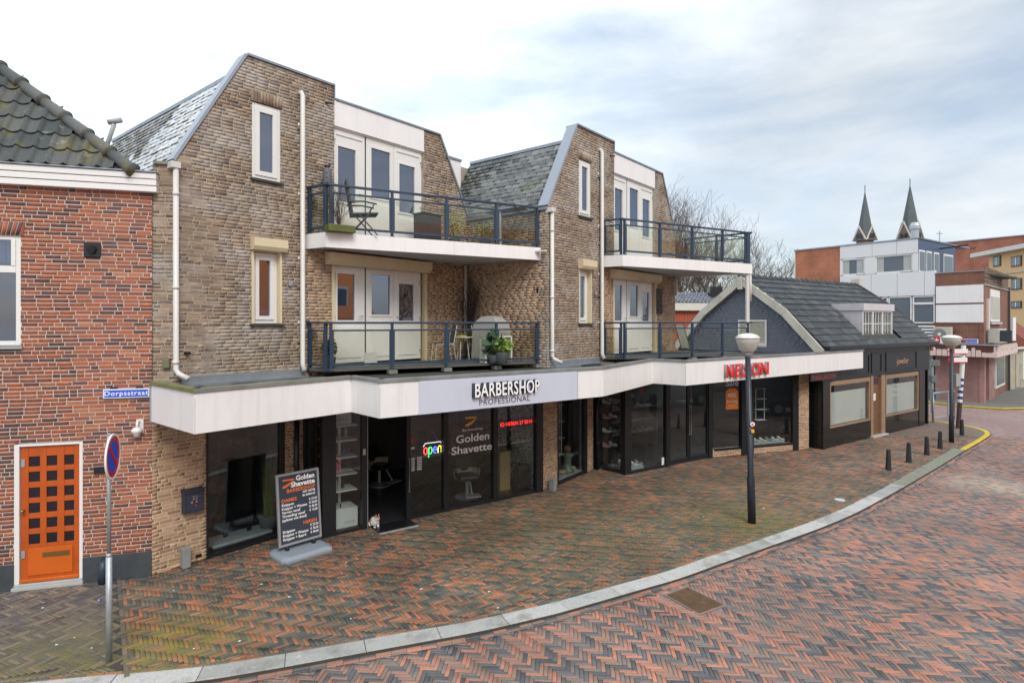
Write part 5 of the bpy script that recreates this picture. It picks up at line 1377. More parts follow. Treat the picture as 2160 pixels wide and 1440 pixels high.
# white ladder racks
def ladder(f, t0, t1, d, z0, z1, label, n=3):
    t = thing('ladder_rack', f.p(t0, d, z0), label, 'rack'); b = MB()
    for a in (t0, t1): b.tube([f.p(a, d, z0), f.p(a, d, z1)], .011, 6)
    b.build('upright', m_white, t)
    for i in range(n + 1): b = MB(); zz = z0 + (z1 - z0) * i / n; b.tube([f.p(t0, d, zz), f.p(t1, d, zz)], .009, 6); b.fb(f, t0, t1, d - .12, d + .12, zz - .006, zz); b.build('rung', m_white, t)
    return t
ladder(fE, fE.t(1182), fE.t(1201), -.25, .7, 2.5, 'white wire ladder rack in the narrow window beside the brick pier', 4)
ladder(fI, fI.t(1593), fI.t(1602), -.3, .95, 1.7, 'narrow white wire rack left of its wider twin in the right shoe shop window', 2)
ladder(fI, fI.t(1608), fI.t(1626), -.3, 1.05, 2.1, 'wider white wire rack in the right shoe shop window', 3)
x = fE.p(fE.t(1196, -.3), -.3); t = thing('stone_pedestal', x, 'green glazed round pedestal with a brown lump on top in the narrow window', 'pedestal')
b = MB(); b.lathe((x[0], x[1], .1), [(.22, 0), (.20, .08), (.12, .14), (.11, .40), (.16, .46), (.15, .52), (.10, .56)], 18); b.build('column', M("green_glaze", (.16, .21, .15), .4, var=.3, scale=9), t, smooth=True)
b = MB(); b.blob((x[0], x[1], .76), (.12, .1, .1)); b.build('ornament', M("brown_ornament", (.28, .16, .06), .6), t, smooth=True)
stand(fE, .05, fE.L - .1, -.55, -.08, .06, .04, 'narrow white sill platform in the window beside the brick pier')
for i in range(3): xx = fE.p(fE.L * (.45 + .18 * i), -.3); b = MB(); b.blob((xx[0], xx[1], .16), (.12, .1, .06), 8, 5); tag(b.build('stone', M("pale_stone", (.42, .36, .24), .8, var=.3), None, smooth=True), ('left', 'middle', 'right')[i] + ' pale stone lying on the sill of the narrow window', 'stone', 'stones in the narrow window')
text('lettering', fE, fE.t(1197), 2.24, -.022, 'Sale', .30, M("grey_vinyl", (.3, .3, .3), .5, var=0), bld, .001, 0, width=fE.t(1209) - fE.t(1184))
t0, z1_ = on(fI, 1531, 820, -.02); t1, z0_ = on(fI, 1557.5, 862, -.02)
po = thing('sale_poster', fI.p(t0, -.02, z0_), 'orange price-tag poster reading 40% korting in the shoe shop window', 'poster')
w_ = t1 - t0; b = MB(); b.sect(fI, [(t0, z0_), (t1, z0_), (t1, z1_ - .08), (t1 - w_ * .25, z1_), (t0 + w_ * .25, z1_), (t0, z1_ - .08)], -.028, -.022); b.build('paper', M("orange_paper", (.85, .26, .03), .5, var=0), po)
tm = (t0 + t1) / 2; hh = z1_ - z0_
text('lettering', fI, tm, z0_ + hh * .58, -.0205, '40%', .2, m_textw, po, .001, .003, width=w_ * .72); text('lettering', fI, tm, z0_ + hh * .34, -.0205, 'korting', .12, m_textw, po, .001, .001, width=w_ * .8); text('lettering', fI, tm, z0_ + hh * .17, -.0205, 'op alle sale', .07, m_textw, po, .001, 0, width=w_ * .62)
text('lettering', fI, tm, z1_ + .09, -.0205, 'Sale', .30, m_textw, po, .001, .0, width=w_ * 1.0)
t0, z1_ = on(fH, 1396, 965, -.02); b = MB(); b.fb(fH, t0, t0 + .1, -.028, -.02, z1_ - .24, z1_); b.build('notice', m_white, bld)

# ================================================================ things on the pavement
# sandwich board
bd = (.69, .724); L0 = 1.0
x, y = G(636, 1166); fb2 = F((x, y), bd); hw = .42
sb = thing('pavement_sign', (x, y, 0), 'grey framed pavement sign with barbershop prices on a grey plastic foot', 'sign')
tilt = .10
def bp(t, z, d=0.0): return fb2.p(t, -z * tilt + d, z)
class TF:      # tilted board frame
    def mat(s, t, d, z):
        o_ = Vector(fb2.p(t, d - z * tilt, z)); yv = Vector(fb2.p(0, -tilt, 1)) - Vector(fb2.p(0, 0, 0)); yv.normalize(); xv = Vector((fb2.u[0], fb2.u[1], 0)); n = xv.cross(yv)
        return Matrix(((xv.x, yv.x, n.x, o_.x), (xv.y, yv.y, n.y, o_.y), (xv.z, yv.z, n.z, o_.z), (0, 0, 0, 1)))
tf = TF()
def slab(b, t0, t1, z0, z1, d0, d1):
    b.hexa([bp(t0, z0, d1), bp(t1, z0, d1), bp(t1, z0, d0), bp(t0, z0, d0), bp(t0, z1, d1), bp(t1, z1, d1), bp(t1, z1, d0), bp(t0, z1, d0)]); return b
zb_, zt_ = .20, 1.50
slab(MB(), -hw + .035, hw - .035, zb_ + .035, zt_ - .035, -.035, .0).build('board', M("anthracite_board", (.035, .045, .065), .5, var=.05), sb)
for nm, q_ in (('top', (-hw, hw, zt_ - .04, zt_)), ('bot', (-hw, hw, zb_, zb_ + .04)), ('l', (-hw, -hw + .04, zb_ + .04, zt_ - .04)), ('r', (hw - .04, hw, zb_ + .04, zt_ - .04))):
    slab(MB(), *q_, -.045, .012).build('frame_bar', m_galv, sb, bevel=.006)
for t_ in (-.26, .26):
    b = MB(); b.tube([bp(t_, .09, -.02), bp(t_, zb_ + .02, -.02)], .028, 10); b.build('leg', m_black, sb, smooth=True)
    b = MB(); b.tube([bp(t_, .14, -.02), bp(t_, .10, -.02)], .04, 10); b.build('collar', m_black, sb)
ft_ = MB(); pr = [(-.50, -.22), (-.46, -.33), (-.20, -.36), (-.16, -.33), (.16, -.33), (.20, -.36), (.46, -.33), (.50, -.22), (.50, .22), (.44, .34), (-.44, .34), (-.50, .22)]
pts = [fb2.p(a, c_)[:2] for a, c_ in pr]; cxm = fb2.p(0, 0)
n = len(pts); vs = []
for z, k_ in ((.0, .97), (.02, 1.0), (.06, 1.0), (.10, .90), (.115, .80)): vs += [(cxm[0] + (p_[0] - cxm[0]) * k_, cxm[1] + (p_[1] - cxm[1]) * k_, z) for p_ in pts]
fs_ = [tuple(range(n))] + [(r_ * n + i, r_ * n + (i + 1) % n, (r_ + 1) * n + (i + 1) % n, (r_ + 1) * n + i) for r_ in range(4) for i in range(n)] + [tuple(range(4 * n, 5 * n))[::-1]]
ft_.add(vs, fs_).build('foot', M("grey_plastic_foot", (.27, .32, .37), .5, var=.06), sb, bevel=.008)
def bt(t, z, body, size, mat, ax='LEFT', off=.001, width=None): text('lettering', tf, t, z, .003, body, size, mat, sb, .001, off, ax, sx=1.0, width=width)
wo = M("orange_print", (.72, .17, .05), .5, var=0)
bt(.33, 1.34, 'Golden', .125, m_textw, 'RIGHT', .004, .37); bt(.33, 1.235, 'Shavette', .125, m_textw, 'RIGHT', .004, .48); bt(.33, 1.145, 'BARBERSHOP', .095, wo, 'RIGHT', .002, .56)
bt(.33, 1.09, '0297 269796', .055, m_textw, 'RIGHT', .001, .25); bt(.33, 1.025, '06 42484135', .055, m_textw, 'RIGHT', .001, .26)
razor(F(fb2.p(0, -.132)[:2], bd), -.20, 1.32, .22, .008, wo, sb)
bt(-.34, .985, 'DAMES', .085, wo, off=.002, width=.29)
for i, (s_, w_, pr_) in enumerate((('Knippen', .23, '€ 27,50'), ('Knippen + Wassen', .49, '€ 30,00'), ('Verven vanaf', .36, '€ 45,00'), ('Threading vanaf', .45, '€ 15,00'), ('(epileren met draad)', .47, None))):
    bt(-.34, .915 - i * .068, s_, .068, m_textw, off=.001, width=w_)
    if pr_: bt(.36, .93 - i * .068, pr_, .058, m_textw, 'RIGHT', .001, .165)
bt(.34, .515, 'HEREN', .085, wo, 'RIGHT', .002, .27)
for i, (s_, w_, pr_) in enumerate((('Knippen', .23, '€ 27,50'), ('Knippen + Wassen', .49, '€ 30,00'), ('Knippen + Baard', .44, '€ 40,00'))):
    bt(-.34, .435 - i * .068, s_, .068, m_textw, off=.001, width=w_); bt(.36, .45 - i * .068, pr_, .058, m_textw, 'RIGHT', .001, .165)
# door mat
x, y = G(822, 1120); fm = F(fC.p(fC.t(783, .02), .02)[:2], VV)
mm_ = thing('door_mat', (x, y, 0), 'black ramp mat with a pale metal edge at the barbershop door', 'mat'); L2 = tw_(fC, 783, 862, .02)
b = MB(); b.hexa([fm.p(.0, .42, .004), fm.p(L2, .42, .004), fm.p(L2, 0, .004), fm.p(0, 0, .004), fm.p(0, .42, .012), fm.p(L2, .42, .012), fm.p(L2, 0, .03), fm.p(0, 0, .03)]); b.build('mat', m_black, mm_)
b = MB(); b.fb(fm, 0, L2, .42, .50, .003, .014); b.build('edge', M("pale_metal_edge", (.55, .56, .57), .4, metal=.4), mm_, bevel=.003)
# letterbox, grey boxes
t0, z1_ = on(FP_, 388, 1035, .12); t1 = FP_.t(431, .14); z0_ = z1_ - .42
lb_ = thing('letterbox', FP_.p(t0, 0, z0_), 'dark blue-grey letterbox with number 22 on the tan brick pier', 'letterbox')
b = MB(); b.fb(FP_, t0, t1, .01, .13, z0_, z1_ - .05); b.build('case', M("blue_grey_box", (.035, .04, .06), .5), lb_, bevel=.005)
b = MB(); b.hexa([FP_.p(t0 - .01, .15, z1_ - .06), FP_.p(t1 + .01, .15, z1_ - .06), FP_.p(t1 + .01, .005, z1_ - .05), FP_.p(t0 - .01, .005, z1_ - .05), FP_.p(t0 - .01, .15, z1_ - .04), FP_.p(t1 + .01, .15, z1_ - .04), FP_.p(t1 + .01, .005, z1_), FP_.p(t0 - .01, .005, z1_)]); b.build('lid', M("blue_grey_lid", (.03, .035, .05), .5), lb_)
b = MB(); b.fb(FP_, t0 + .05, t1 - .03, .13, .134, z0_ + .04, z1_ - .09); b.build('door', M("blue_grey_door", (.04, .05, .085), .4), lb_)
text('lettering', FP_, (t0 + t1) / 2 + .01, z0_ + .23, .136, '22', .1, m_galv, lb_, .001, 0)
b = MB(); [b.blob(FP_.p((t0 + t1) / 2 + e_, .137, z0_ + .19), (.02, .02, .018), 8, 4) for e_ in (-.04, .04)]; b.tube([FP_.p((t0 + t1) / 2 + .01, .137, z0_ + .14), FP_.p((t0 + t1) / 2 + .05, .137, z0_ + .10)], .004, 5); b.build('sticker', wo, lb_)
for px_, py_, lb, h in ((391, 1196, 'grey metal box at the foot of the tan brick pier below the letterbox', .34), (1167, 1034, 'grey metal box at the foot of the brick pier between the two shops', .30)):
    x, y = G(px_, py_); f = F((x, y), UV); b = MB(); b.fb(f, -.06, .07, -.09, .06, 0, h); b.fb(f, -.065, .075, -.02, .065, h - .05, h + .012); tag(b.build('metal_box', M("grey_box", (.26, .27, .27), .55, dirt=.2), None, bevel=.006), lb, 'box')
b = MB(); b.fb(FP_, FP_.t(412), FP_.t(425), .0, .012, .07, .13); b.build('air_grille', m_black, bld)

# cat
x, y = G(789, 1111)
def skin(name, pts, edges, mat, sub=2):
    me = bpy.data.meshes.new(name); me.from_pydata([p_[:3] for p_ in pts], edges, []); o = bpy.data.objects.new('tmp', me); COL.objects.link(o)
    m_ = o.modifiers.new('s', 'SKIN'); m_.use_smooth_shade = True
    for i, p_ in enumerate(pts): me.skin_vertices[0].data[i].radius = (p_[3], p_[4] if len(p_) > 4 else p_[3])
    me.skin_vertices[0].data[0].use_root = True
    o.modifiers.new('u', 'SUBSURF').levels = sub
    dg = bpy.context.evaluated_depsgraph_get(); m2 = bpy.data.meshes.new_from_object(o.evaluated_get(dg)); bpy.data.objects.remove(o)
    m2.name = name; m2.materials.clear(); m2.materials.append(mat); return m2
cm_, nt_, p_ = nodes("calico_fur")
nn_ = posnoise(nt_, 7.5, 2, .5); c_ = mixc(nt_, rampn(nt_, nn_, [(.56, 0.0), (.59, 1.0)]), (.72, .70, .66), (.38, .16, .06)); c_ = mixc(nt_, rampn(nt_, posnoise(nt_, 11, 2, .5), [(.64, 0.0), (.67, 1.0)]), c_, (.09, .06, .045))
nt_.links.new(c_, p_.inputs['Base Color']); p_.inputs['Roughness'].default_value = .9
#  local: x forward, crouching
cp_ = [(-.10, 0, .115, .10, .11), (-.02, 0, .13, .095, .105), (.06, 0, .14, .08, .095), (.11, 0, .19, .052, .055), (.15, 0, .23, .056, .055), (.195, 0, .218, .028, .025),
       (.085, .04, .08, .034), (.10, .04, .02, .026), (.085, -.04, .08, .034), (.10, -.04, .02, .026), (.125, .045, .014, .016), (.125, -.045, .014, .016),
       (-.08, .065, .06, .042), (-.03, .075, .02, .024), (-.08, -.065, .06, .042), (-.03, -.075, .02, .024), (-.17, .02, .04, .02), (-.20, .08, .02, .016), (-.15, .13, .018, .014)]
ce = [(0, 1), (1, 2), (2, 3), (3, 4), (4, 5), (2, 6), (6, 7), (7, 10), (2, 8), (8, 9), (9, 11), (0, 12), (12, 13), (0, 14), (14, 15), (0, 16), (16, 17), (17, 18)]
cat_ = thing('cat', (x, y, 0), 'white cat with brown patches crouching at the open barbershop door', 'cat')
cb = bpy.data.objects.new('body', skin('body', cp_, ce, cm_)); COL.objects.link(cb); cb.parent = cat_
for s_ in (-1, 1):
    b = MB(); b.add([(.14, s_ * .012, .272), (.14, s_ * .05, .258), (.158, s_ * .03, .256), (.143, s_ * .04, .318)], [(0, 1, 3), (1, 2, 3), (2, 0, 3)]); b.build('ear', M("ginger_fur", (.42, .20, .09), .9), None).parent = cat_
    b = MB(); b.blob((.194, s_ * .024, .236), (.006, .006, .006), 8, 5); b.build('eye', M("cat_eye", (.12, .14, .03), .2), None, smooth=True).parent = cat_
b = MB(); b.blob((.222, 0, .22), (.005, .006, .004), 6, 4); b.build('nose', shoe_mats[3], None).parent = cat_
cat_.rotation_euler = (0, 0, R(-48))

# no-parking sign
x, y = G(230, 1394)
ps_ = thing('no_stopping_sign', (x, y, 0), 'galvanised post with a round blue and red no-parking sign seen nearly edge-on', 'sign')
b = MB(); b.tube([(x, y, 0), (x, y, 1.33)], .036, 14); b.tube([(x, y, 1.33), (x, y, 1.37)], [.036, .026], 14); b.build('lower_tube', m_galv, ps_, smooth=True)
b = MB(); b.tube([(x, y, 1.35), (x, y, 2.86)], .024, 14); b.build('upper_tube', m_galv, ps_, smooth=True)
b = MB(); b.tube([(x, y, 2.86), (x, y, 2.895)], [.028, .02], 14); b.build('cap', m_grey, ps_)
va = math.atan2(0 - y, 0 - x) + R(74)            # sign faces well away from the viewer
fn = (math.cos(va), math.sin(va)); fsn = F((x + fn[0] * .04, y + fn[1] * .04), (-fn[1], fn[0])); zc = 4.3 - 283 * (y) / FPX
def disc(r0, r1, d, mat, nm):
    b = MB(); n = 40
    if r0 == 0: b.sect(fsn, [(r1 * math.cos(2 * math.pi * i / n), zc + r1 * math.sin(2 * math.pi * i / n)) for i in range(n)], d - .002, d)
    else:
        vs = []
        for i in range(n):
            a = 2 * math.pi * i / n
            for r_, dd in ((r0, d), (r1, d), (r1, d - .02), (r0, d - .02)): vs.append(fsn.p(r_ * math.cos(a), dd, zc + r_ * math.sin(a)))
        b.add(vs, [(4 * i + j, 4 * i + (j + 1) % 4, 4 * ((i + 1) % n) + (j + 1) % 4, 4 * ((i + 1) % n) + j) for i in range(n) for j in range(4)])
    return b.build(nm, mat, ps_)
disc(0, .283, .0, m_galv, 'backing_plate'); disc(.262, .29, .012, m_white, 'white_rim'); disc(.20, .264, .006, M("sign_red", (.60, .02, .02), .35, var=0), 'red_ring'); disc(0, .205, .004, m_sblue, 'blue_disc')
b = MB(); b.sect(fsn, [(-.165, zc + .125), (-.125, zc + .165), (.165, zc - .125), (.125, zc - .165)], .004, .008); b.build('red_bar', M("sign_red", (.6, .02, .02), .35), ps_)
b = MB(); b.tube([(x, y, zc + .12), fsn.p(0, -.01, zc + .12)], .03, 8); b.tube([(x, y, zc - .12), fsn.p(0, -.01, zc - .12)], .03, 8); b.build('clamp', m_galv, ps_)

# lamps
m_lens = bpy.data.materials.new("milky_lamp_glass"); m_lens.use_nodes = True
pp = m_lens.node_tree.nodes['Principled BSDF']; pp.inputs['Base Color'].default_value = (.80, .79, .72, 1); pp.inputs['Roughness'].default_value = .18; pp.inputs['Transmission Weight'].default_value = .55; pp.inputs['IOR'].default_value = 1.15
m_lpole = M("dark_blue_pole", (.018, .025, .038), .4, var=.15, scale=20)
def lamp(x, y, h, label, lean=0.0, s_=1.0):
    t = thing('street_lamp', (x, y, 0), label, 'street lamp', 'street lamps along the kerb')
    b = MB(); b.tube([(x, y, 0), (x + lean * .25, y, .95), (x + lean * .27, y, 1.0), (x + lean, y, h)], [.083, .08, .062, .055], 16); b.build('pole', m_lpole, t, smooth=True)
    c = (x + lean, y, h)
    b = MB(); b.lathe(c, [(.06, -.06), (.085, -.03), (.105, .0), (.105, .02)], 18); b.build('collar', m_galv, t)
    b = MB(); b.lathe(c, [(.10 * s_, .02), (.17 * s_, .10), (.225 * s_, .24), (.245 * s_, .34), (.235 * s_, .342), (.21 * s_, .24), (.15 * s_, .11), (.09 * s_, .035)], 24); b.build('glass_bowl', m_lens, t, smooth=True)
    b = MB(); b.lathe(c, [(.03, .03), (.035, .12), (.06, .14), (.06, .22), (.03, .24)], 12); b.build('bulb', m_white, t, smooth=True)
    b = MB(); b.lathe(c, [(.252 * s_, .338), (.256 * s_, .35), (.20 * s_, .41), (.10 * s_, .445), (.0, .45)], 24); b.build('cap', M("pale_lamp_cap", (.74, .73, .67), .35, var=.08, scale=8, dirt=.2), t, smooth=True)
    return t
x, y = G(1586, 1102); l1 = lamp(x, y, 3.62, 'dark blue street lamp with a milky bowl in front of the NELSON letters', -.09)
b = MB(); fl_ = F((x - .02, y - .085), (1, 0)); b.sect(fl_, [(.05 * math.cos(a_ * .5236), 2.13 + .05 * math.sin(a_ * .5236)) for a_ in range(12)], 0, .004); b.build('round_sticker', m_white, l1)
b = MB(); b.sect(fl_, [(-.03, 2.12), (.0, 2.15), (.03, 2.12), (.0, 2.10)], .004, .006); b.build('sticker_mark', m_nred, l1)
b = MB(); b.fb(fl_, -.03, .03, -.01, .02, 1.95, 2.02); b.build('orange_tag', M("orange_tag", (.8, .35, .02), .5), l1)
x, y = G(2007, 932); lamp(x, y, 3.40, 'dark street lamp near the yellow kerb corner, behind the bollards', .0, 1.25)
# bollards
m_boll = M("black_bollard", (.022, .026, .034), .45, var=.2, scale=12, dirt=.15)
bases = [(1874, 990, 'nearest of the four black bollards in a row along the mossy kerb', .60), (1917, 974, 'second nearest black bollard in the row along the mossy kerb', .60), (1955, 959, 'third black bollard in the row along the mossy kerb', .60), (1983, 946, 'fourth bollard in the row, right next to the far street lamp', .60), (2029, 917, 'black bollard standing alone at the yellow kerb corner', .60)]
bb = MB(); hh = .60
for z, r_ in ((0, .085), (.03, .083), (.03, .080), (hh - .035, .056), (hh - .005, .045), (hh, .03)):
    bb.v += [(r_ * math.cos(math.pi / 4 * i + math.pi / 8), r_ * math.sin(math.pi / 4 * i + math.pi / 8), z) for i in range(8)]
for r_ in range(5): bb.f += [(r_ * 8 + i, r_ * 8 + (i + 1) % 8, r_ * 8 + 8 + (i + 1) % 8, r_ * 8 + 8 + i) for i in range(8)]
bb.f.append(tuple(range(40, 48))); bb.m = [0] * len(bb.f); bm_ = bb.mesh('bollard', m_boll)
for px_, py_, lb, h in bases:
    x, y = G(px_, py_); o = bpy.data.objects.new('bollard', bm_); COL.objects.link(o); o.location = (x, y, 0); o.rotation_euler = (0, 0, rnd.uniform(0, 1)); tag(o, lb, 'bollard', 'bollards along the kerb')
# litter
LT = ['left of the foot of the pavement sign', 'in front of the foot of the pavement sign', 'between the no-parking post and the pavement sign', 'on the dark paving below the doorstep', 'on the dark paving midway to the no-parking post', 'on the dark paving low, left of the no-parking post', 'near the kerb, third stone from the left', 'on the pavers between sign foot and kerb', 'near the kerb above the manhole cover', 'near the kerb in the middle of the pavement', 'at the right edge of the door mat', 'beside the pale blue lid', 'between the near lamp post and the blue lid', 'at the far left edge of the dark paving', 'near the foot of the near street lamp', 'in mid-pavement below the barbershop windows', 'in mid-pavement below the door mat', 'left of the no-parking post foot', 'close to the kerb below the door mat']
for i, (px_, py_) in enumerate([(551, 1232), (610, 1259), (366, 1246), (208, 1266), (157, 1345), (193, 1367), (409, 1368), (505, 1352), (1250, 1267), (1050, 1282), (730, 1187), (1772, 1052), (1610, 1072), (90, 1282), (1484, 1090), (1031, 1248), (888, 1242), (119, 1360), (740, 1305)]):
    x, y = G(px_, py_); s_ = rnd.uniform(.012, .03); b = MB(); b.add([(x - s_, y, .004), (x, y - s_ * .6, .006), (x + s_ * 1.2, y, .012), (x + .2 * s_, y + s_ * .7, .006), (x, y, .016)], [(0, 1, 4), (1, 2, 4), (2, 3, 4), (3, 0, 4)])
    big = i == 11
    tag(b.build('litter_scrap', m_white, None), 'tiny white scrap of litter ' + LT[i], 'litter', 'scraps of litter on the pavement')
x, y = G(1771, 1054); b = MB(); b.lathe((x, y, .0), [(.12, 0), (.12, .012), (.10, .016), (.05, .012)], 18); b.build('plastic_lid', M("pale_blue_plastic", (.50, .58, .65), .4), None, label='pale blue plastic lid lying on the pavement near the kerb', cat='lid')
x, y = G(209, 1265); b = MB(); b.blob((x, y, .01), (.03, .02, .012), 8, 5); b.build('blue_scrap', m_sblue, None, label='small bright blue scrap on the dark paving near the orange door', cat='litter')

# ================================================================ things on the balconies
m_fl = 3.37; m_fu = 6.10
gp = lambda t, d: G1.p(t, d)
# dark garden chair upstairs
m_char = M("charcoal_wicker", (.06, .07, .075), .7, var=.3, scale=60)
ct = G1.t(768, .75); c0 = G1.p(ct, .7)
ch = thing('reclining_chair', (c0[0], c0[1], m_fu), 'charcoal high-backed garden chair on the upper balcony of the first gable', 'chair')
f = local(c0[0], c0[1], R(20))
b = MB(); b.hexa([f.p(-.25, .22, m_fu + .40), f.p(.3, .22, m_fu + .44), f.p(.3, -.22, m_fu + .44), f.p(-.25, -.22, m_fu + .40), f.p(-.25, .22, m_fu + .44), f.p(.3, .22, m_fu + .48), f.p(.3, -.22, m_fu + .48), f.p(-.25, -.22, m_fu + .44)]); b.build('seat', m_char, ch, bevel=.01)
b = MB(); b.hexa([f.p(-.24, .22, m_fu + .40), f.p(-.20, .22, m_fu + .42), f.p(-.20, -.22, m_fu + .42), f.p(-.24, -.22, m_fu + .40), f.p(-.36, .20, m_fu + 1.12), f.p(-.32, .20, m_fu + 1.14), f.p(-.32, -.20, m_fu + 1.14), f.p(-.36, -.20, m_fu + 1.12)]); b.build('backrest', m_char, ch, bevel=.01)
for s_ in (-.24, .24):
    b = MB(); b.tube([f.p(-.30, s_, m_fu + .66), f.p(.0, s_, m_fu + .68), f.p(.26, s_, m_fu + .64)], .018, 6); b.build('armrest', m_char, ch)
    b = MB(); b.tube([f.p(-.28, s_, m_fu), f.p(.1, s_, m_fu + .42), f.p(.22, s_, m_fu + .66)], .014, 6); b.build('leg', m_char, ch)
    b = MB(); b.tube([f.p(.28, s_, m_fu), f.p(-.1, s_, m_fu + .42)], .014, 6); b.build('leg', m_char, ch)
def branches(b, o_, n, h, sp, r_=.004, q=rnd, forks=3):
    for i in range(n):
        p_ = Vector(o_); d_ = Vector((q.gauss(0, sp), q.gauss(0, sp), 1)).normalized(); L_ = h / 5 * q.uniform(.7, 1.2)
        pts = [p_.copy()]
        for k_ in range(5):
            d_ = (d_ + Vector((q.gauss(0, sp * .5), q.gauss(0, sp * .5), .05))).normalized(); p_ = p_ + d_ * L_; pts.append(p_.copy())
            if k_ > 0 and forks:
                e_ = (d_ + Vector((q.gauss(0, .5), q.gauss(0, .5), .1))).normalized(); b.tube([p_, p_ + e_ * L_ * 1.1], [r_ * .6, r_ * .25], 3, False)
        b.tube(pts, [r_ * (1 - .14 * k_) for k_ in range(6)], 3, False)
t_ = G1.t(718, .8); x = G1.p(t_, .75)
pb_ = thing('bare_shrub', (x[0], x[1], m_fu), 'bare twiggy shrub in a mossy planter on the upper balcony of the first gable', 'plant')
b = MB(); f = F((x[0], x[1]), VV); b.fb(f, -.25, .30, -.14, .14, m_fu, m_fu + .14); b.build('planter', M("mossy_planter", (.10, .12, .03), .8, var=.5, scale=9), pb_, bevel=.01)
b = MB(); branches(b, (x[0], x[1], m_fu + .13), 34, .8, .28, .005); b.build('branches', m_twig, pb_)
def bush(name, x, y, z, r, n, mat, label, leaf=.05, h=None, cat='plant', group=None, pot=None, seed=1):
    q = random.Random(seed); t = thing(name, (x, y, z), label, cat, group); z0 = z
    if pot:
        b = MB(); b.lathe((x, y, z), [(pot * .7, 0), (pot, pot * 1.5), (pot * 1.05, pot * 1.55), (pot * .9, pot * 1.5)], 16); b.build('pot', M("stone_grey_pot", (.20, .22, .24), .7), t, smooth=True); z0 = z + pot * 1.45
    b = MB(); h = h or r
    for i in range(n):
        v = Vector((q.gauss(0, 1), q.gauss(0, 1), q.gauss(0, 1))).normalized() * (q.random() ** .4); c = Vector((x + v.x * r, y + v.y * r, z0 + h + v.z * h))
        a = Vector((q.gauss(0, 1), q.gauss(0, 1), q.gauss(0, .6))).normalized(); e = a.orthogonal().normalized(); l = leaf * q.uniform(.6, 1.3)
        b.add([c - a * l, c + e * l * .45, c + a * l, c - e * l * .45], [(0, 1, 2, 3)])
    b.build('foliage', mat, t)
    b = MB(); 
    for i in range(6): b.tube([(x, y, z0), (x + q.uniform(-r, r) * .6, y + q.uniform(-r, r) * .6, z0 + h * 1.2)], .006, 4)
    b.build('stem', m_twig, t); return t
t_ = G1.t(1010, .6); x = G1.p(6.0, .8); bush('shrub', x[0], x[1], m_fu, .30, 420, M("variegated_leaf", (.24, .22, .05), .6, var=.5, scale=10), 'yellow-green leafy shrub in a pot on the upper balcony near the second gable', .035, .34, pot=.14, seed=4)
x = G1.p(6.6, .9); bush('conifer', x[0] + .25, x[1] - .1, m_fu, .32, 500, M("olive_leaf", (.11, .15, .03), .7, var=.4, scale=9), 'low olive green shrub at the right end of the first upper balcony', .03, .26, pot=.13, seed=5)
x = G1.p(5.35, .55); b = MB(); f = F((x[0], x[1]), UV); t = thing('storage_box', (x[0], x[1], m_fu), 'dark upright storage box beside the shrub on the first upper balcony', 'box'); b.fb(f, -.28, .28, -.18, .18, m_fu, m_fu + .72); b.build('case', M("dark_box", (.05, .045, .05), .6), t, bevel=.01); b = MB(); b.fb(f, -.3, .3, -.2, .2, m_fu + .72, m_fu + .75); b.build('lid', m_black, t)
x = FSD.p(1.6, .5); b = MB(); f = F((x[0], x[1]), FSD.u); b.fb(f, -.5, .6, -.35, .10, m_fu + .92, m_fu + .95); tt = thing('parasol_table', (x[0], x[1], m_fu), 'grey folded table top resting high on the first upper balcony', 'table'); b.build('top', m_galv, tt); b = MB(); b.tube([(x[0], x[1] - .05, m_fu), (x[0], x[1] - .05, m_fu + .92)], .03, 8); b.build('leg', m_galv, tt)
# terracotta bird lantern at the corner
cp2 = FF(W1, A1); x = G1.p(G1.t(692, .25), .22); t = thing('bird_lantern', (x[0], x[1], 7.1), 'grey perforated cylinder with a bird figure beside the balcony corner post', 'ornament')
b = MB(); b.lathe((x[0], x[1], 7.12), [(.085, 0), (.09, .05), (.09, .34), (.05, .37), (.02, .39)], 16); b.build('cylinder', M("lead_grey", (.10, .105, .115), .6), t, smooth=True)
b = MB(); b.blob((x[0], x[1], 7.53), (.07, .03, .035), 8, 5); b.blob((x[0] + .05, x[1], 7.57), (.025, .022, .025), 8, 5); b.build('bird', m_black, t, smooth=True)
for i in range(3): b = MB(); b.blob((x[0] + .02, x[1] - .088, 7.18 + i * .1), (.016, .008, .016), 8, 4); b.build('hole', m_black, t)
b = MB(); b.tube([(x[0], x[1], m_fu), (x[0], x[1], 7.12)], .02, 6); b.build('stake', m_black, t)
# lower balcony
m_wire = M("white_wire", (.62, .62, .60), .4)
def wire_chair(x, y, ang, label):
    t = thing('wire_chair', (x, y, m_fl), label, 'chair', 'white framed chairs on the lower balcony'); f = local(x, y, ang)
    for s_ in (-.22, .22):
        b = MB(); b.tube([f.p(s_, -.28, m_fl + .86), f.p(s_, -.2, m_fl + .42), f.p(s_, -.26, m_fl + .01), f.p(s_, .25, m_fl + .01), f.p(s_, .2, m_fl + .42), f.p(s_, -.2, m_fl + .42)], .012, 6); b.build('leg_frame', m_wire, t)
    b = MB(); b.fb(f, -.21, .21, -.2, .2, m_fl + .42, m_fl + .44); b.build('seat', m_char, t)
    b = MB(); b.hexa([f.p(-.21, -.20, m_fl + .46), f.p(.21, -.20, m_fl + .46), f.p(.21, -.22, m_fl + .46), f.p(-.21, -.22, m_fl + .46), f.p(-.21, -.27, m_fl + .86), f.p(.21, -.27, m_fl + .86), f.p(.21, -.29, m_fl + .86), f.p(-.21, -.29, m_fl + .86)]); b.build('backrest', m_char, t)
    return t
x = G1.p(G1.t(935, .75), .75); wire_chair(x[0], x[1], R(-70), 'white framed chair left of the small table on the lower balcony')
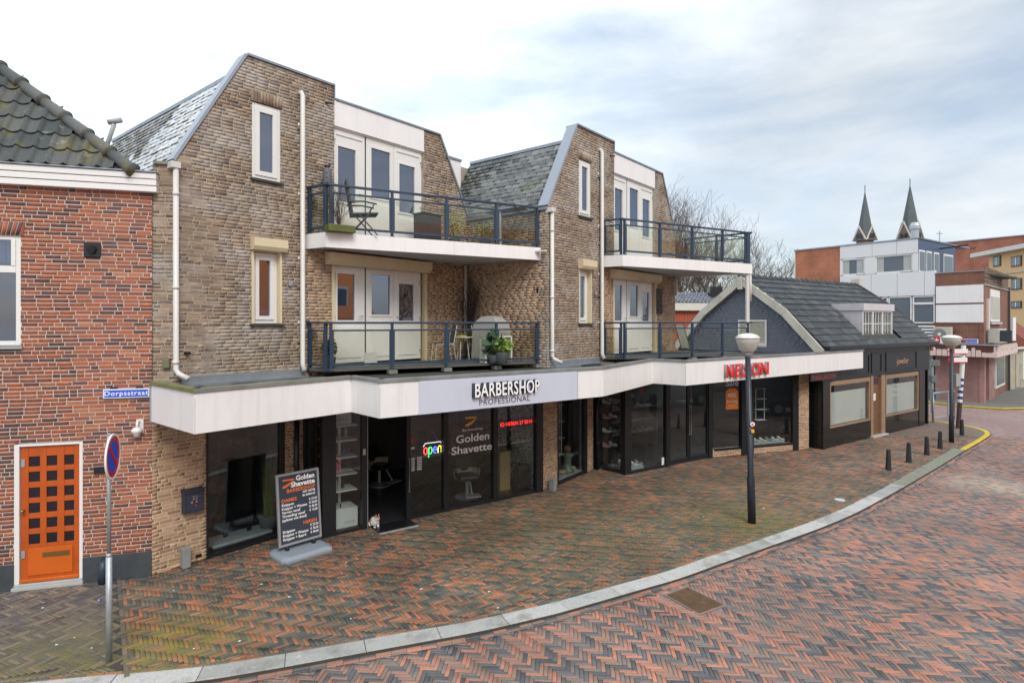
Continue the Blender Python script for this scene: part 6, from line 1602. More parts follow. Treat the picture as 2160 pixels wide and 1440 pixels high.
x = G1.p(G1.t(1012, .85), .85); wire_chair(x[0], x[1], R(110), 'white framed chair right of the small table on the lower balcony')
x = G1.p(G1.t(975, .8), .8); t = thing('balcony_table', (x[0], x[1], m_fl), 'small round white table with a yellow tray on the lower balcony', 'table')
b = MB(); b.lathe((x[0], x[1], m_fl + .56), [(.26, 0), (.26, .02)], 20); b.build('top', m_wire, t); b = MB(); [b.tube([(x[0] + .18 * math.cos(a), x[1] + .18 * math.sin(a), m_fl), (x[0] + .12 * math.cos(a), x[1] + .12 * math.sin(a), m_fl + .56)], .012, 6) for a in (0.3, 2.4, 4.5)]; b.build('legs', m_wire, t)['kind'] = 'stuff'
b = MB(); b.blob((x[0], x[1], m_fl + .60), (.11, .09, .02), 10, 5); tag(b.build('yellow_tray', M("yellow_plastic", (.6, .6, .08), .4), None), 'yellow tray lying on the small white balcony table', 'tray')
x = G1.p(7.0, .35); t = thing('dried_branches', (x[0], x[1], m_fl), 'tall bundle of dark dried branches in the corner of the lower balcony', 'plant')
b = MB(); branches(b, (x[0], x[1], m_fl + .4), 60, 1.35, .10, .006); b.build('branches', M("dark_twig", (.035, .025, .03), .9), t); b = MB(); b.lathe((x[0], x[1], m_fl), [(.13, 0), (.17, .3), (.12, .45), (.10, .42)], 14); b.build('pot', M("purple_pot", (.05, .035, .05), .4), t, smooth=True)
x = FSD.p(1.35, .55); t = thing('covered_barbecue', (x[0], x[1], m_fl), 'barbecue under a pale grey cover on the lower balcony', 'barbecue')
f = F((x[0], x[1]), FSD.u); vs = []
for z, w_, dd in ((.05, .44, .27), (.7, .42, .26), (.92, .38, .24), (1.06, .24, .15), (1.09, .1, .06)): vs += [f.p(-w_, dd, m_fl + z), f.p(w_, dd, m_fl + z), f.p(w_, -dd, m_fl + z), f.p(-w_, -dd, m_fl + z)]
b = MB(); b.add(vs, [(4 * r_ + i, 4 * r_ + (i + 1) % 4, 4 * r_ + 4 + (i + 1) % 4, 4 * r_ + 4 + i) for r_ in range(4) for i in range(4)] + [(16, 17, 18, 19)]); b.build('cover', M("pale_grey_cover", (.36, .35, .33), .55, var=.2, scale=5, bump=.6, bscale=9), t, bevel=.03)
b = MB(); [b.fb(f, a, a + .08, -.2, .2, m_fl, m_fl + .05) for a in (-.4, .3)]; b.build('foot', m_black, t)['kind'] = 'stuff'
x = FSD.p(1.85, .95); t = thing('white_side_shelf', (x[0], x[1], m_fl), 'low white open shelf in front of the covered barbecue', 'shelf'); f = F((x[0], x[1]), VV)
for q_ in ((-.38, -.34, 0, .6), (.34, .38, 0, .6), (-.38, .38, .58, .62), (-.38, .38, .28, .31)): b = MB(); b.fb(f, q_[0], q_[1], -.12, .12, m_fl + q_[2], m_fl + q_[3]); b.build('board', m_white, t)
bush('hosta_plant', x[0] - .05, x[1] - .3, m_fl, .26, 90, m_gdark, 'dark green broad-leaved plant in front of the white shelf on the lower balcony', .12, .30, pot=.12, seed=8)
bush('fern_plant', x[0] + .15, x[1] - .34, m_fl, .24, 160, m_glime, 'lime green plant in a grey pot on the lower balcony near the pipe', .09, .16, pot=.16, seed=9)
x = cp2.p(cp2.L * .6, -.3); bush('potted_shrub', x[0], x[1], m_fl, .16, 260, m_gdark, 'dark green shrub in a grey pot at the left end of the lower balcony', .04, .2, pot=.14, seed=10)
x = G1.p(G1.t(782, .35), .35); f = F((x[0], x[1]), UV); b = MB(); b.fb(f, -.16, .16, -.02, .02, m_fl, m_fl + .28); b.build('empty_frame', m_white, None, bevel=.004, label='white empty picture frame leaning on the lower balcony doors', cat='frame')
# second gable
t0, z1_ = on(G2, 1384, 608, .03); t1, z0_ = on(G2, 1397, 662, .03)
t = thing('wall_panel', G2.p(t0, 0, z0_), 'dark brown carved wall panel beside the lower doors of the second gable', 'panel')
b = MB(); b.fb(G2, t0, t1, .015, .04, z0_, z1_); b.build('panel', M("dark_brown_wood", (.05, .025, .02), .6, var=.4, scale=14, bump=.5), t)
for i in range(5): b = MB(); b.blob(G2.p(t0 + (t1 - t0) * (.35 + .3 * (i % 2)), .045, z0_ + .12 + i * .14), (.03, .01, .04), 8, 5); b.build('carving', m_black, t)
x = G2.p(5.9, .9); t = thing('folded_chair', (x[0], x[1], m_fl), 'folded garden chair leaning on the lower balcony of the second gable', 'chair'); f = F((x[0], x[1]), VV)
for a in (-.2, .2): b = MB(); b.tube([f.p(a, .1, m_fl), f.p(a, -.2, m_fl + .9)], .014, 6); b.build('frame_tube', m_char, t)
b = MB(); b.hexa([f.p(-.18, .05, m_fl + .15), f.p(.18, .05, m_fl + .15), f.p(.18, .03, m_fl + .15), f.p(-.18, .03, m_fl + .15), f.p(-.18, -.18, m_fl + .85), f.p(.18, -.18, m_fl + .85), f.p(.18, -.2, m_fl + .85), f.p(-.18, -.2, m_fl + .85)]); b.build('backrest', M("grey_mesh_fabric", (.20, .20, .18), .8), t)

# ================================================================ jeweller's house with gambrel roof
J0 = (10.50, 20.04); FJ = F(J0, VV); SV = (-VV[1], VV[0])
jw = thing('gambrel_house', (13.5, 23.5, 0), 'dark-fronted shop house with grey tiled gambrel roof and blue-grey painted gable', 'house')
JL = 8.95; GD = 6.03
m_bpaint = M("blue_grey_painted_brick", (.14, .16, .20), .7, var=.12, scale=3)
m_marble = M("black_marble", (.012, .014, .013), .12, var=.5, scale=8)
m_frieze = M("black_frieze", (.014, .016, .020), .4, var=.2)
m_wood = M("bronze_wood", (.30, .19, .115), .4, var=.25, scale=4)
FG = F(FJ.p(.02, -GD)[:2], (-SV[0], -SV[1]))          # gable plane, t from the far foot to the near foot
def gz(t):      # gambrel outline
    t = min(t, GD - t); return 3.44 + (t / 1.2 * 1.28 if t < 1.2 else 1.28 + (t - 1.2) / 1.82 * 1.30)
PB = [(0, .0), (rnd.random(), rnd.random())]
GBr = []; gm = MB()
rows_n = 0
lay(FG, 3.2, 5.95, lambda z: [(max(0, next((t / 50 for t in range(0, 152) if gz(t / 50) >= z), 3.0)), GD - max(0, next((t / 50 for t in range(0, 152) if gz(t / 50) >= z), 3.0)))] if z < 5.93 else [], [(GD - 3.19, GD - 2.03, 3.44, 4.42)], GBr, gm, rnd_=random.Random(8), th=.15, proud=.002, rough=.001)
gw = gm.build('gable_wall', m_bpaint, jw)
emit(GBr, BRICK_T, 'brick', 'brickwork', gw, m_bpaint, m_bpaint, 0)
b = MB(); b.fb(FG, 0, GD, -.2, 0, 0, 3.2); b.build('side_wall', m_marble, jw)
# barge boards
m_barge = M("weathered_white_board", (.60, .58, .50), .6, var=.12, scale=3, dirt=.3)
outl = [(-.12, 3.36), (1.2, 4.76), (GD / 2, 6.06), (GD - 1.2, 4.76), (GD + .12, 3.36)]
for a, c_ in zip(outl[:-1], outl[1:]):
    dx, dz = c_[0] - a[0], c_[1] - a[1]; l = math.hypot(dx, dz); nx, nz = dz / l * .27, -dx / l * .27
    b = MB(); b.sect(FG, [a, c_, (c_[0] + nx * .98, c_[1] + nz), (a[0] + nx * .98, a[1] + nz)], .0, .16); b.build('barge_board', m_barge, jw)
b = MB(); b.fb(FG, GD / 2 - .09, GD / 2 + .09, .05, .2, 5.55, 6.02); b.build('ridge_block', m_barge, jw)
# gable louvre window
l0, l1, lz0, lz1 = GD - 3.19, GD - 2.03, 3.46, 4.40
b = MB()
for q_ in ((l0, l0 + .06, lz0, lz1), (l1 - .06, l1, lz0, lz1), (l0 + .06, l1 - .06, lz1 - .06, lz1), (l0 + .06, l1 - .06, lz0, lz0 + .06)): b.fb(FG, q_[0], q_[1], -.05, .03, q_[2], q_[3])
lw = b.build('louvre_window', m_pvc, jw)
for i in range(11): zz = lz0 + .07 + i * .075; b = MB(); b.hexa([FG.p(l0 + .06, .015, zz), FG.p(l1 - .06, .015, zz), FG.p(l1 - .06, -.03, zz + .03), FG.p(l0 + .06, -.03, zz + .03), FG.p(l0 + .06, .02, zz + .012), FG.p(l1 - .06, .02, zz + .012), FG.p(l1 - .06, -.02, zz + .06), FG.p(l0 + .06, -.02, zz + .06)]); b.build('slat', M("cream_slat", (.52, .50, .40), .6), lw)
# tiled slopes, front ones in view
m_ctile = {s_: piece_mat("dark_tile_" + s_, [(0, (.032, .037, .042)), (.5, (.05, .056, .063)), (1, (.07, .077, .085))], s_, rough=.6, bump=.3, grime=[((.13, .14, .12), 2.2, .52, .68, .55, None), ((.02, .02, .02), 1.2, .5, .7, .5, None)]) for s_ in ('island', 'object')}
def ctile():
    v = []; n = 8; w = .30; L_ = .36
    for k_, y in enumerate((0, L_)):
        for i in range(n + 1):
            x = i / n; h = .012 + .022 * (.5 - .5 * math.cos(2 * math.pi * min(1, max(0, (x - .55) / .45)))) ; v.append((x * w, y, h + (.030 if k_ == 0 else 0)))
    f = [(i, i + 1, n + 2 + i, n + 1 + i) for i in range(n)]; k0 = len(v)
    for i in range(n + 1): v.append((v[i][0], 0, v[i][2] - .03))
    f += [(k0 + i, k0 + i + 1, i + 1, i) for i in range(n)]
    return np.array(v), f
CT = ctile(); Ms = []
b = MB()
for s_ in (0, 1):
    dd = lambda q_: -q_ if s_ == 0 else -GD + q_
    b.add([FJ.p(-.1, dd(-.1), 3.38), FJ.p(JL + .3, dd(-.1), 3.38), FJ.p(JL + .3, dd(1.2), 4.70), FJ.p(-.1, dd(1.2), 4.70)], [(0, 1, 2, 3)])
    b.add([FJ.p(-.1, dd(1.2), 4.70), FJ.p(JL + .3, dd(1.2), 4.70), FJ.p(JL + .3, dd(GD / 2), 6.0), FJ.p(-.1, dd(GD / 2), 6.0)], [(0, 1, 2, 3)])
jr = b.build('roof', m_bitumen, jw)
b = MB(); b.add([FJ.p(JL + .2, .1, 3.4), FJ.p(JL + .2, -1.2, 4.7), FJ.p(JL + .2, -GD / 2, 6.0), FJ.p(JL + .2, -GD + 1.2, 4.7), FJ.p(JL + .2, -GD, 3.4)], [(0, 1, 2, 3, 4)]); b.build('far_gable', m_bpaint, jr)
DT0, DT1, DD = 3.71, 6.29, -.35
for (d0, z0, d1, z1, n) in ((.14, 3.40, -1.2, 4.73, 6), (-1.2, 4.73, -GD / 2, 6.02, 6)):
    A_ = Vector(FJ.p(0, d0, z0)); B_ = Vector(FJ.p(0, d1, z1)); ln = (B_ - A_).length; up = (B_ - A_) / ln; nn = Vector((FJ.u[0], FJ.u[1], 0)).cross(up); ex = ln / n
    for r_ in range(n):
        for c_ in range(31):
            t = -.08 + c_ * .30; s_ = r_ * ex
            zt_ = z0 + (z1 - z0) * (s_ + .1) / ln
            if t > DT0 - .25 and t < DT1 and zt_ < 5.0 and zt_ > 3.62 + 0: 
                continue
            o_ = A_ + Vector((FJ.u[0] * t, FJ.u[1] * t, 0)) + up * s_ + nn * .01
            Ms.append(axes(o_, (FJ.u[0], FJ.u[1], 0), up, nn))
emit(Ms, CT, 'roof_tile', 'roof_tiles', jr, m_ctile['object'], m_ctile['island'], 300)
for i in range(24): b = MB(); t = -.1 + i * .395; b.tube([FJ.p(t, -GD / 2, 6.03), FJ.p(t + .05, -GD / 2, 6.03), FJ.p(t + .40, -GD / 2, 6.0)], [.13, .115, .10], 10); b.build('ridge_tile', m_ctile['object'], jr, smooth=True)
for (a, c_) in (((.12, 3.42), (-1.2, 4.78)), ((-1.2, 4.78), (-GD / 2, 6.08))):
    b = MB(); b.hexa([FJ.p(JL + .18, a[0], a[1] - .05), FJ.p(JL + .34, a[0], a[1] - .05), FJ.p(JL + .34, c_[0], c_[1] - .05), FJ.p(JL + .18, c_[0], c_[1] - .05), FJ.p(JL + .18, a[0], a[1] + .05), FJ.p(JL + .34, a[0], a[1] + .05), FJ.p(JL + .34, c_[0], c_[1] + .05), FJ.p(JL + .18, c_[0], c_[1] + .05)]); b.build('verge', m_ctile['object'], jr)
b = MB(); b.fb(FJ, 9.2, 9.5, -3.3, -2.9, 5.9, 6.35); b.build('chimney', m_barge, jr)
# dormer
dm = MB(); dm.hexa([FJ.p(DT0, DD, 3.66), FJ.p(DT1, DD, 3.66), FJ.p(DT1, -1.0, 4.0), FJ.p(DT0, -1.0, 4.0), FJ.p(DT0, DD, 4.75), FJ.p(DT1, DD, 4.75), FJ.p(DT1, -1.9, 4.75), FJ.p(DT0, -1.9, 4.75)])
dm = MB(); m_dorm = M("pale_dormer_cladding", (.56, .55, .57), .5, var=.03, scale=2, dirt=.1)
dm.sect_ = None
dm.fb(FJ, DT0 - .04, DT1 + .04, -2.2, DD + .06, 4.76, 5.03); dm = dm.build('dormer', m_dorm, jw)
for t in (DT0, DT1 - .03):
    b = MB(); vs = [FJ.p(t, DD, 3.64), FJ.p(t, -.5, 3.80), FJ.p(t, -1.7, 4.9), FJ.p(t, DD, 4.76)]; vs += [FJ.p(t + .03, DD, 3.64), FJ.p(t + .03, -.5, 3.80), FJ.p(t + .03, -1.7, 4.9), FJ.p(t + .03, DD, 4.76)]
    b.add(vs, [(3, 2, 1, 0), (4, 5, 6, 7), (0, 1, 5, 4), (1, 2, 6, 5), (2, 3, 7, 6), (3, 0, 4, 7)]); b.build('cheek', m_dorm, dm)
b = MB(); b.fb(FJ, DT0, DT1, DD - .1, DD - .02, 3.6, 3.80); b.fb(FJ, DT0, DT1, DD - .1, DD + .02, 3.64, 3.74); b.build('apron', m_dorm, dm)
b = MB(); b.fb(FJ, DT0 + .03, DT1 - .03, DD - .1, DD, 3.74, 3.84); b.fb(FJ, DT0 + .03, DT1 - .03, DD - .1, DD, 4.70, 4.76)
w3 = (DT1 - DT0 - .06) / 3
for i in range(4): b.fb(FJ, DT0 + .03 + i * w3 - .045 * (i > 0), DT0 + .03 + i * w3 + .045 * (i < 3), DD - .1, DD, 3.84, 4.70)
dw = b.build('window', m_pvc, dm)
for i in range(3):
    a, c_ = DT0 + .03 + i * w3 + .045, DT0 + .03 + (i + 1) * w3 - .045
    b = MB(); b.fb(FJ, a, c_, DD - .06, DD - .05, 3.84, 4.70); b.build('pane', m_shop, dw)
    b = MB(); [b.fb(FJ, a + (c_ - a) * k_ - .012, a + (c_ - a) * k_ + .012, DD - .05, DD - .03, 3.84, 4.70) for k_ in (.33, .66)]; b.fb(FJ, a, c_, DD - .05, DD - .032, 4.24, 4.27); o = b.build('glazing_bars', m_pvc, dw); o['kind'] = 'stuff'
    for k_ in range(9): b = MB(); b.fb(FJ, a, c_, DD - .16, DD - .14, 3.86 + k_ * .045, 3.89 + k_ * .045); b.build('blind_slat', M("tan_blind", (.42, .33, .18), .6), dw)
b = MB(); b.fb(FJ, DT0 + .05, DT1 - .05, -1.3, DD - .2, 3.7, 4.7); b.build('room', m_intd, jw)
# front: gutter, frieze, panels, display windows, door
b = MB(); b.fb(FJ, -.08, JL + .2, .02, .30, 3.36, 3.50); b.build('gutter', m_frieze, jw, bevel=.01)
b = MB(); b.fb(FJ, -.05, JL, -.15, .02, 2.30, 3.36); b.build('frieze', m_frieze, jw)
tj = FJ.t
for a, c_ in ((1738, 1832), (1837, 1858), (1867, 1932)):
    b = MB(); t0, t1 = tj(a), tj(c_)
    for q_ in ((t0, t1, 2.40, 2.45), (t0, t1, 3.10, 3.15), (t0, t0 + .05, 2.45, 3.10), (t1 - .05, t1, 2.45, 3.10)): b.fb(FJ, q_[0], q_[1], .02, .045, q_[2], q_[3])
    b.build('frieze_panel', m_frieze, jw)
text('lettering', FJ, (tj(1890) + tj(1915)) / 2, 2.66, .026, 'juwelier', .34, M("copper_letter", (.45, .28, .17), .4, var=0), jw, .003, .001, width=tj(1915) - tj(1890))
def jbox(px0, px1, d0, d1, z0, z1, nm, mat, bv=.004): b = MB(); b.fb(FJ, tj(px0), tj(px1), d0, d1, z0, z1); return b.build(nm, mat, jw, bevel=bv)
jbox(1735.3, 1750, -.4, .02, 0, 2.30, 'marble_pier', m_marble); jbox(1938, 1950, -.4, .02, 0, 2.30, 'marble_pier', m_marble)
jbox(1750, 1837, -.1, .0, 0, .64, 'marble_plinth', m_marble); jbox(1867, 1938, -.1, 0, 0, .64, 'marble_plinth', m_marble)
m_blindw = M("white_roller_screen", (.72, .72, .66), .55, var=.08, scale=1.5)
for a, c_, z0 in ((1750, 1835, .66), (1868, 1937, .66)):
    t0, t1 = tj(a), tj(c_); b = MB()
    for q_ in ((t0, t0 + .07, z0, 2.27), (t1 - .07, t1, z0, 2.27), (t0 + .07, t1 - .07, z0, z0 + .05), (t0 + .07, t1 - .07, 2.12, 2.27)): b.fb(FJ, q_[0], q_[1], -.08, .015, q_[2], q_[3])
    w = b.build('display_window', m_wood, jw, bevel=.005)
    b = MB(); b.fb(FJ, t0 + .07, t1 - .07, -.04, -.03, z0 + .05, 2.12); b.build('pane', m_shop, w)
    b = MB(); b.fb(FJ, t0 + .1, t1 - .1, -.14, -.12, z0 + .06, 1.86); b.build('screen', m_blindw, w)
    b = MB(); b.fb(FJ, t0, t1, -.5, -.45, z0, 2.3); b.build('backdrop', m_intd, w)
jbox(1837, 1842, -.1, .01, 0, 2.30, 'door_post', m_wood); jbox(1859, 1867, -.1, .01, 0, 2.30, 'door_post', m_wood)
d_ = jbox(1842, 1859, -.12, -.06, .05, 2.30, 'door', M("brown_wood_door", (.16, .075, .035), .4, var=.3, scale=4))
b = MB(); b.fb(FJ, tj(1845), tj(1850), -.06, -.05, 1.35, 1.62); b.build('notice', m_white, d_)
b = MB(); b.fb(FJ, tj(1845), tj(1856), -.06, -.055, 1.95, 2.2); b.build('pane', m_dglass, d_)
jbox(1836, 1868, -.1, .12, 0, .05, 'doorstep', m_stone)
b = MB(); b.fb(FJ, JL - .1, JL, -5, -.01, 0, 3.4); b.build('side_wall', m_marble, jw)
b = MB(); xx = FJ.p(JL + .1, .12, 3.2); b.blob(xx, (.07, .07, .07)); b.build('camera_dome', m_white, jw, smooth=True)

# ================================================================ buildings behind
# corner building: brick, billboards, pink painted shop
c0 = (25.2, 31.6); FB = F((c0[0] + SV[0] * 12, c0[1] + SV[1] * 12), (-SV[0], -SV[1]))   # long front, t=12 at the corner
cb_ = thing('corner_shop', (c0[0], c0[1], 0), 'brown brick corner building with white billboards and pink painted ground floor', 'building')
fb_ = lambda px_: FB.t(px_)
m_bbrick = far_mat("dark_brown_brick", (.15, .055, .035), (.10, .04, .03), (.18, .10, .07), 0, 1, (.28, .24, .20))
def wallmat(name, a, b2, mort, f, bw=.21, rh=.0625, ms=.012):
    m, nt, p = nodes(name); g_ = nt.nodes.new("ShaderNodeNewGeometry")
    dt = N(nt, "ShaderNodeVectorMath", operation='DOT_PRODUCT'); dt.inputs[1].default_value = (f.u[0], f.u[1], 0); nt.links.new(g_.outputs['Position'], dt.inputs[0])
    sp = nt.nodes.new("ShaderNodeSeparateXYZ"); nt.links.new(g_.outputs['Position'], sp.inputs[0]); cbx = nt.nodes.new("ShaderNodeCombineXYZ"); nt.links.new(dt.outputs['Value'], cbx.inputs[0]); nt.links.new(sp.outputs[2], cbx.inputs[1])
    bt_ = N(nt, "ShaderNodeTexBrick", i_Scale=1.0, i_Mortar_Size=ms, i_Brick_Width=bw, i_Row_Height=rh); bt_.inputs['Color1'].default_value = (*a, 1); bt_.inputs['Color2'].default_value = (*b2, 1); bt_.inputs['Mortar'].default_value = (*mort, 1)
    nt.links.new(cbx.outputs[0], bt_.inputs['Vector'])
    c_ = mixc(nt, 1.0, bt_.outputs[0], rampn(nt, posnoise(nt, .8, 6, .65), [(.35, .75), (.65, 1.15)]), 'MULTIPLY'); nt.links.new(c_, p.inputs['Base Color']); p.inputs['Roughness'].default_value = .85
    bumpn(nt, p, bt_.outputs['Fac'], -.4, .01); return m
FBs = FF(c0, (31.5, 37.6))
mb1 = wallmat("brown_brick_front", (.23, .068, .04), (.14, .045, .032), (.26, .17, .12), FB); mb2 = wallmat("brown_brick_side", (.23, .068, .04), (.14, .045, .032), (.26, .17, .12), FBs)
mp1 = wallmat("pink_brick_front", (.36, .20, .18), (.33, .185, .165), (.30, .165, .15), FB); mp2 = wallmat("pink_brick_side", (.36, .20, .18), (.33, .185, .165), (.30, .165, .15), FBs)
def fbx(f, a, c_, d0, d1, z0, z1, nm, mat, par, bv=0): b = MB(); b.fb(f, a, c_, d0, d1, z0, z1); return b.build(nm, mat, par, bevel=bv)
tL = fb_(1973)
fbx(FB, tL, 12, -.2, 0, 0, 2.95, 'ground_floor_wall', mp1, cb_); fbx(FB, tL, 12, -.2, .0, 2.95, 7.05, 'wall', mb1, cb_)
fbx(FBs, .0, .55, -.2, -.0, 0, 2.95, 'ground_floor_wall', mp2, cb_); fbx(FBs, 1.6, 3.3, -.2, 0, 0, 2.95, 'ground_floor_wall', mp2, cb_); fbx(FBs, 0, 8.7, -.2, 0, 2.95, 6.3, 'side_wall', mb2, cb_); fbx(FBs, .55, 1.6, -.8, -.6, 0, 2.95, 'entrance', M("pale_entrance", (.35, .30, .26), .7), cb_)
fbx(FBs, 3.3, 8.7, -.2, -.05, 0, .5, 'plinth', mb2, cb_)
w = fbx(FBs, 4.0, 7.6, -.15, -.02, .45, 2.75, 'shop_window', m_pvc, cb_); fbx(FBs, 4.3, 7.3, -.02, .0, .6, 2.6, 'pane', M("dim_glass", (.10, .13, .13), .15, var=.4, scale=1), w)
fbx(FBs, .6, 1.5, -.5, -.4, 2.0, 2.9, 'awning_boards', M("peach_boards", (.50, .33, .22), .6), cb_)
fbx(FB, tL + .05, 11.97, .0, .07, 5.37, 6.33, 'billboard', m_panelb, cb_); fbx(FB, tL + .05, 11.97, 0, .07, 4.30, 5.28, 'billboard', m_panelb, cb_)
w = fbx(FBs, 1.7, 5.0, .0, .05, 4.35, 6.15, 'window', m_pvc, cb_); fbx(FBs, 1.9, 4.8, .05, .07, 4.5, 5.75, 'pane', M("curtained_glass", (.35, .36, .33), .2, var=.5, scale=2.5), w); fbx(FBs, 1.4, 5.2, 0, .15, 4.2, 4.33, 'sill', m_stone, w)
fbx(FBs, .7, 1.0, 0, .1, 3.1, 5.6, 'downpipe', m_pipe, cb_); fbx(FBs, 8.5, 8.7, 0, .12, 0, 6.5, 'downpipe', M("dark_pipe", (.08, .07, .07), .5), cb_)
m_dfen = M("dark_brown_board", (.15, .10, .07), .8, var=.4, scale=6)
for i in range(5): fbx(FBs, 0.0, 8.6, -.02, .03, 6.34 + i * .2, 6.50 + i * .2, 'roof_fence_board', m_dfen, cb_)
fbx(FBs, -.05, 8.7, -.05, .06, 6.30, 6.35, 'parapet_cap', m_stone, cb_); fbx(FB, tL, 12.05, -.25, .05, 7.05, 7.10, 'parapet_cap', m_zinc, cb_)
# canopy with icing trim
fbx(FB, tL - .6, 12.75, -.1, .75, 3.08, 3.14, 'canopy', m_zinc, cb_); fbx(FB, tL - .6, 12.7, .60, .70, 2.50, 3.06, 'canopy_fascia', M("chocolate_band", (.10, .03, .015), .6), cb_)
m_ice = M("cream_pink_icing", (.66, .52, .48), .6, var=.05); fce = F(FB.p(12.7, .70)[:2], FBs.u)
for f, a, c_, dd in ((FB, tL - .6, 12.7, .70), (fce, 0.0, 8.0, .0)):
    b = MB(); t = a; q = random.Random(3)
    while t < c_ - .05:
        w_ = q.uniform(.12, .24); h = q.uniform(.02, .30); e = min(t + w_, c_)
        b.sect(f, [(t, 2.48), (e, 2.48), (e, 2.95 - h), (e - .03, 2.99 - h), (t + .03, 2.99 - h), (t, 2.95 - h)], dd + .003, dd + .03); t = e + (.03 if h < .2 else 0)
    o = b.build('icing_trim', m_ice, cb_); o['kind'] = 'stuff'
fbx(fce, 0, 8, -.1, .0, 2.48, 3.06, 'canopy_fascia', M("cream_band", (.55, .47, .42), .6), cb_)
t0 = fb_(2037); t = thing('street_name_sign', FB.p(t0, .8, 3.2), 'small blue street name sign on top of the icing-trimmed canopy far right', 'sign'); fbx(FB, t0, fb_(2074), .74, .77, 3.18, 3.42, 'plate', m_white, t); fbx(FB, t0 + .04, fb_(2074) - .04, .77, .78, 3.21, 3.39, 'face', m_sblue, t)
text('lettering', FB, (t0 + fb_(2074)) / 2, 3.255, .785, 'Dorpsstraat', .11, m_textw, t, .001, 0, width=.72)
t0 = fb_(1981, ) ; t = thing('red_cross_sign', FB.p(t0, .8, 3.2), 'small red and white cross sign on the canopy under the air conditioner', 'sign'); fbx(FB, t0, fb_(1994), .74, .78, 3.15, 3.50, 'plate', M("sign_red", (.6, .02, .02), .35), t); fbx(FB, fb_(1994) + .01, fb_(2008), .74, .78, 3.15, 3.5, 'white_plate', m_white, t)
b = MB(); tm = (t0 + fb_(1994)) / 2; b.fb(FB, tm - .10, tm + .10, .78, .79, 3.30, 3.36); b.fb(FB, tm - .03, tm + .03, .79, .8, 3.22, 3.43); b.build('cross', m_white, t)
def aircon(f, t0, t1, d0, z0, z1, label):
    t = thing('air_conditioner', f.p(t0, d0, z0), label, 'air conditioner'); d1 = d0 + .3
    fbx(f, t0, t1, d0, d1, z0, z1, 'case', M("aircon_beige", (.52, .50, .44), .5, dirt=.15), t, .01)
    c_ = (t0 + (t1 - t0) * .36, (z0 + z1) / 2); r_ = (z1 - z0) * .40
    b = MB(); b.sect(f, [(c_[0] + r_ * math.cos(a * .2618), c_[1] + r_ * math.sin(a * .2618)) for a in range(24)], d1, d1 + .012); b.build('fan_grille', M("grille_grey", (.22, .22, .20), .6, var=.4, scale=30), t)
    b = MB(); b.sect(f, [(c_[0] + r_ * .28 * math.cos(a * .5236), c_[1] + r_ * .28 * math.sin(a * .5236)) for a in range(12)], d1 + .013, d1 + .02); b.build('fan_hub', m_white, t)
    return t
aircon(FB, fb_(1973) + .05, fb_(2012), .15, 3.25, 4.05, 'beige air conditioner with large fan on the brown brick front above the canopy')
t = thing('air_conditioner', FBs.p(.9, .1, 3.2), 'air conditioner with dark grille on the side wall by the white pipe', 'air conditioner')
fbx(FBs, .5, 3.2, .1, .55, 3.2, 3.95, 'case', M("aircon_beige", (.52, .50, .44), .5), t, .01)
fe_ = F(FBs.p(.5, .56)[:2], (-FBs.n[0], -FBs.n[1]))
fbx(fe_, -.52, -.02, 0, .02, 3.28, 3.88, 'grille', M("grille_black", (.03, .04, .05), .5), t)
for i in range(5): fbx(fe_, -.52, -.02, .02, .03, 3.30 + i * .12, 3.33 + i * .12, 'grille_bar', m_white, t)
# ---- white flat-roofed block
wb = thing('flat_roof_block', FB.p(5, 0, 0), 'white panelled flat-roofed block with large windows and an orange brick end', 'building')
t1678, t1772, t1937 = fb_(1678), fb_(1772), fb_(1937)
mo1 = wallmat("orange_brick_end", (.47, .145, .07), (.36, .11, .06), (.42, .22, .14), FB)
fbx(FB, t1678, t1772, -.3, 0, 0, 9.12, 'brick_end', mo1, wb); fbx(FB, t1678 - .06, t1678, -.3, .02, 0, 9.15, 'edge_trim', m_pipe, wb)
m_wp = M("white_enamel_panel", (.70, .72, .73), .4, var=.03, scale=1)
fbx(FB, t1678 - .1, t1937 + .05, -8, .06, 9.12, 9.20, 'roof_edge', m_zinc, wb)
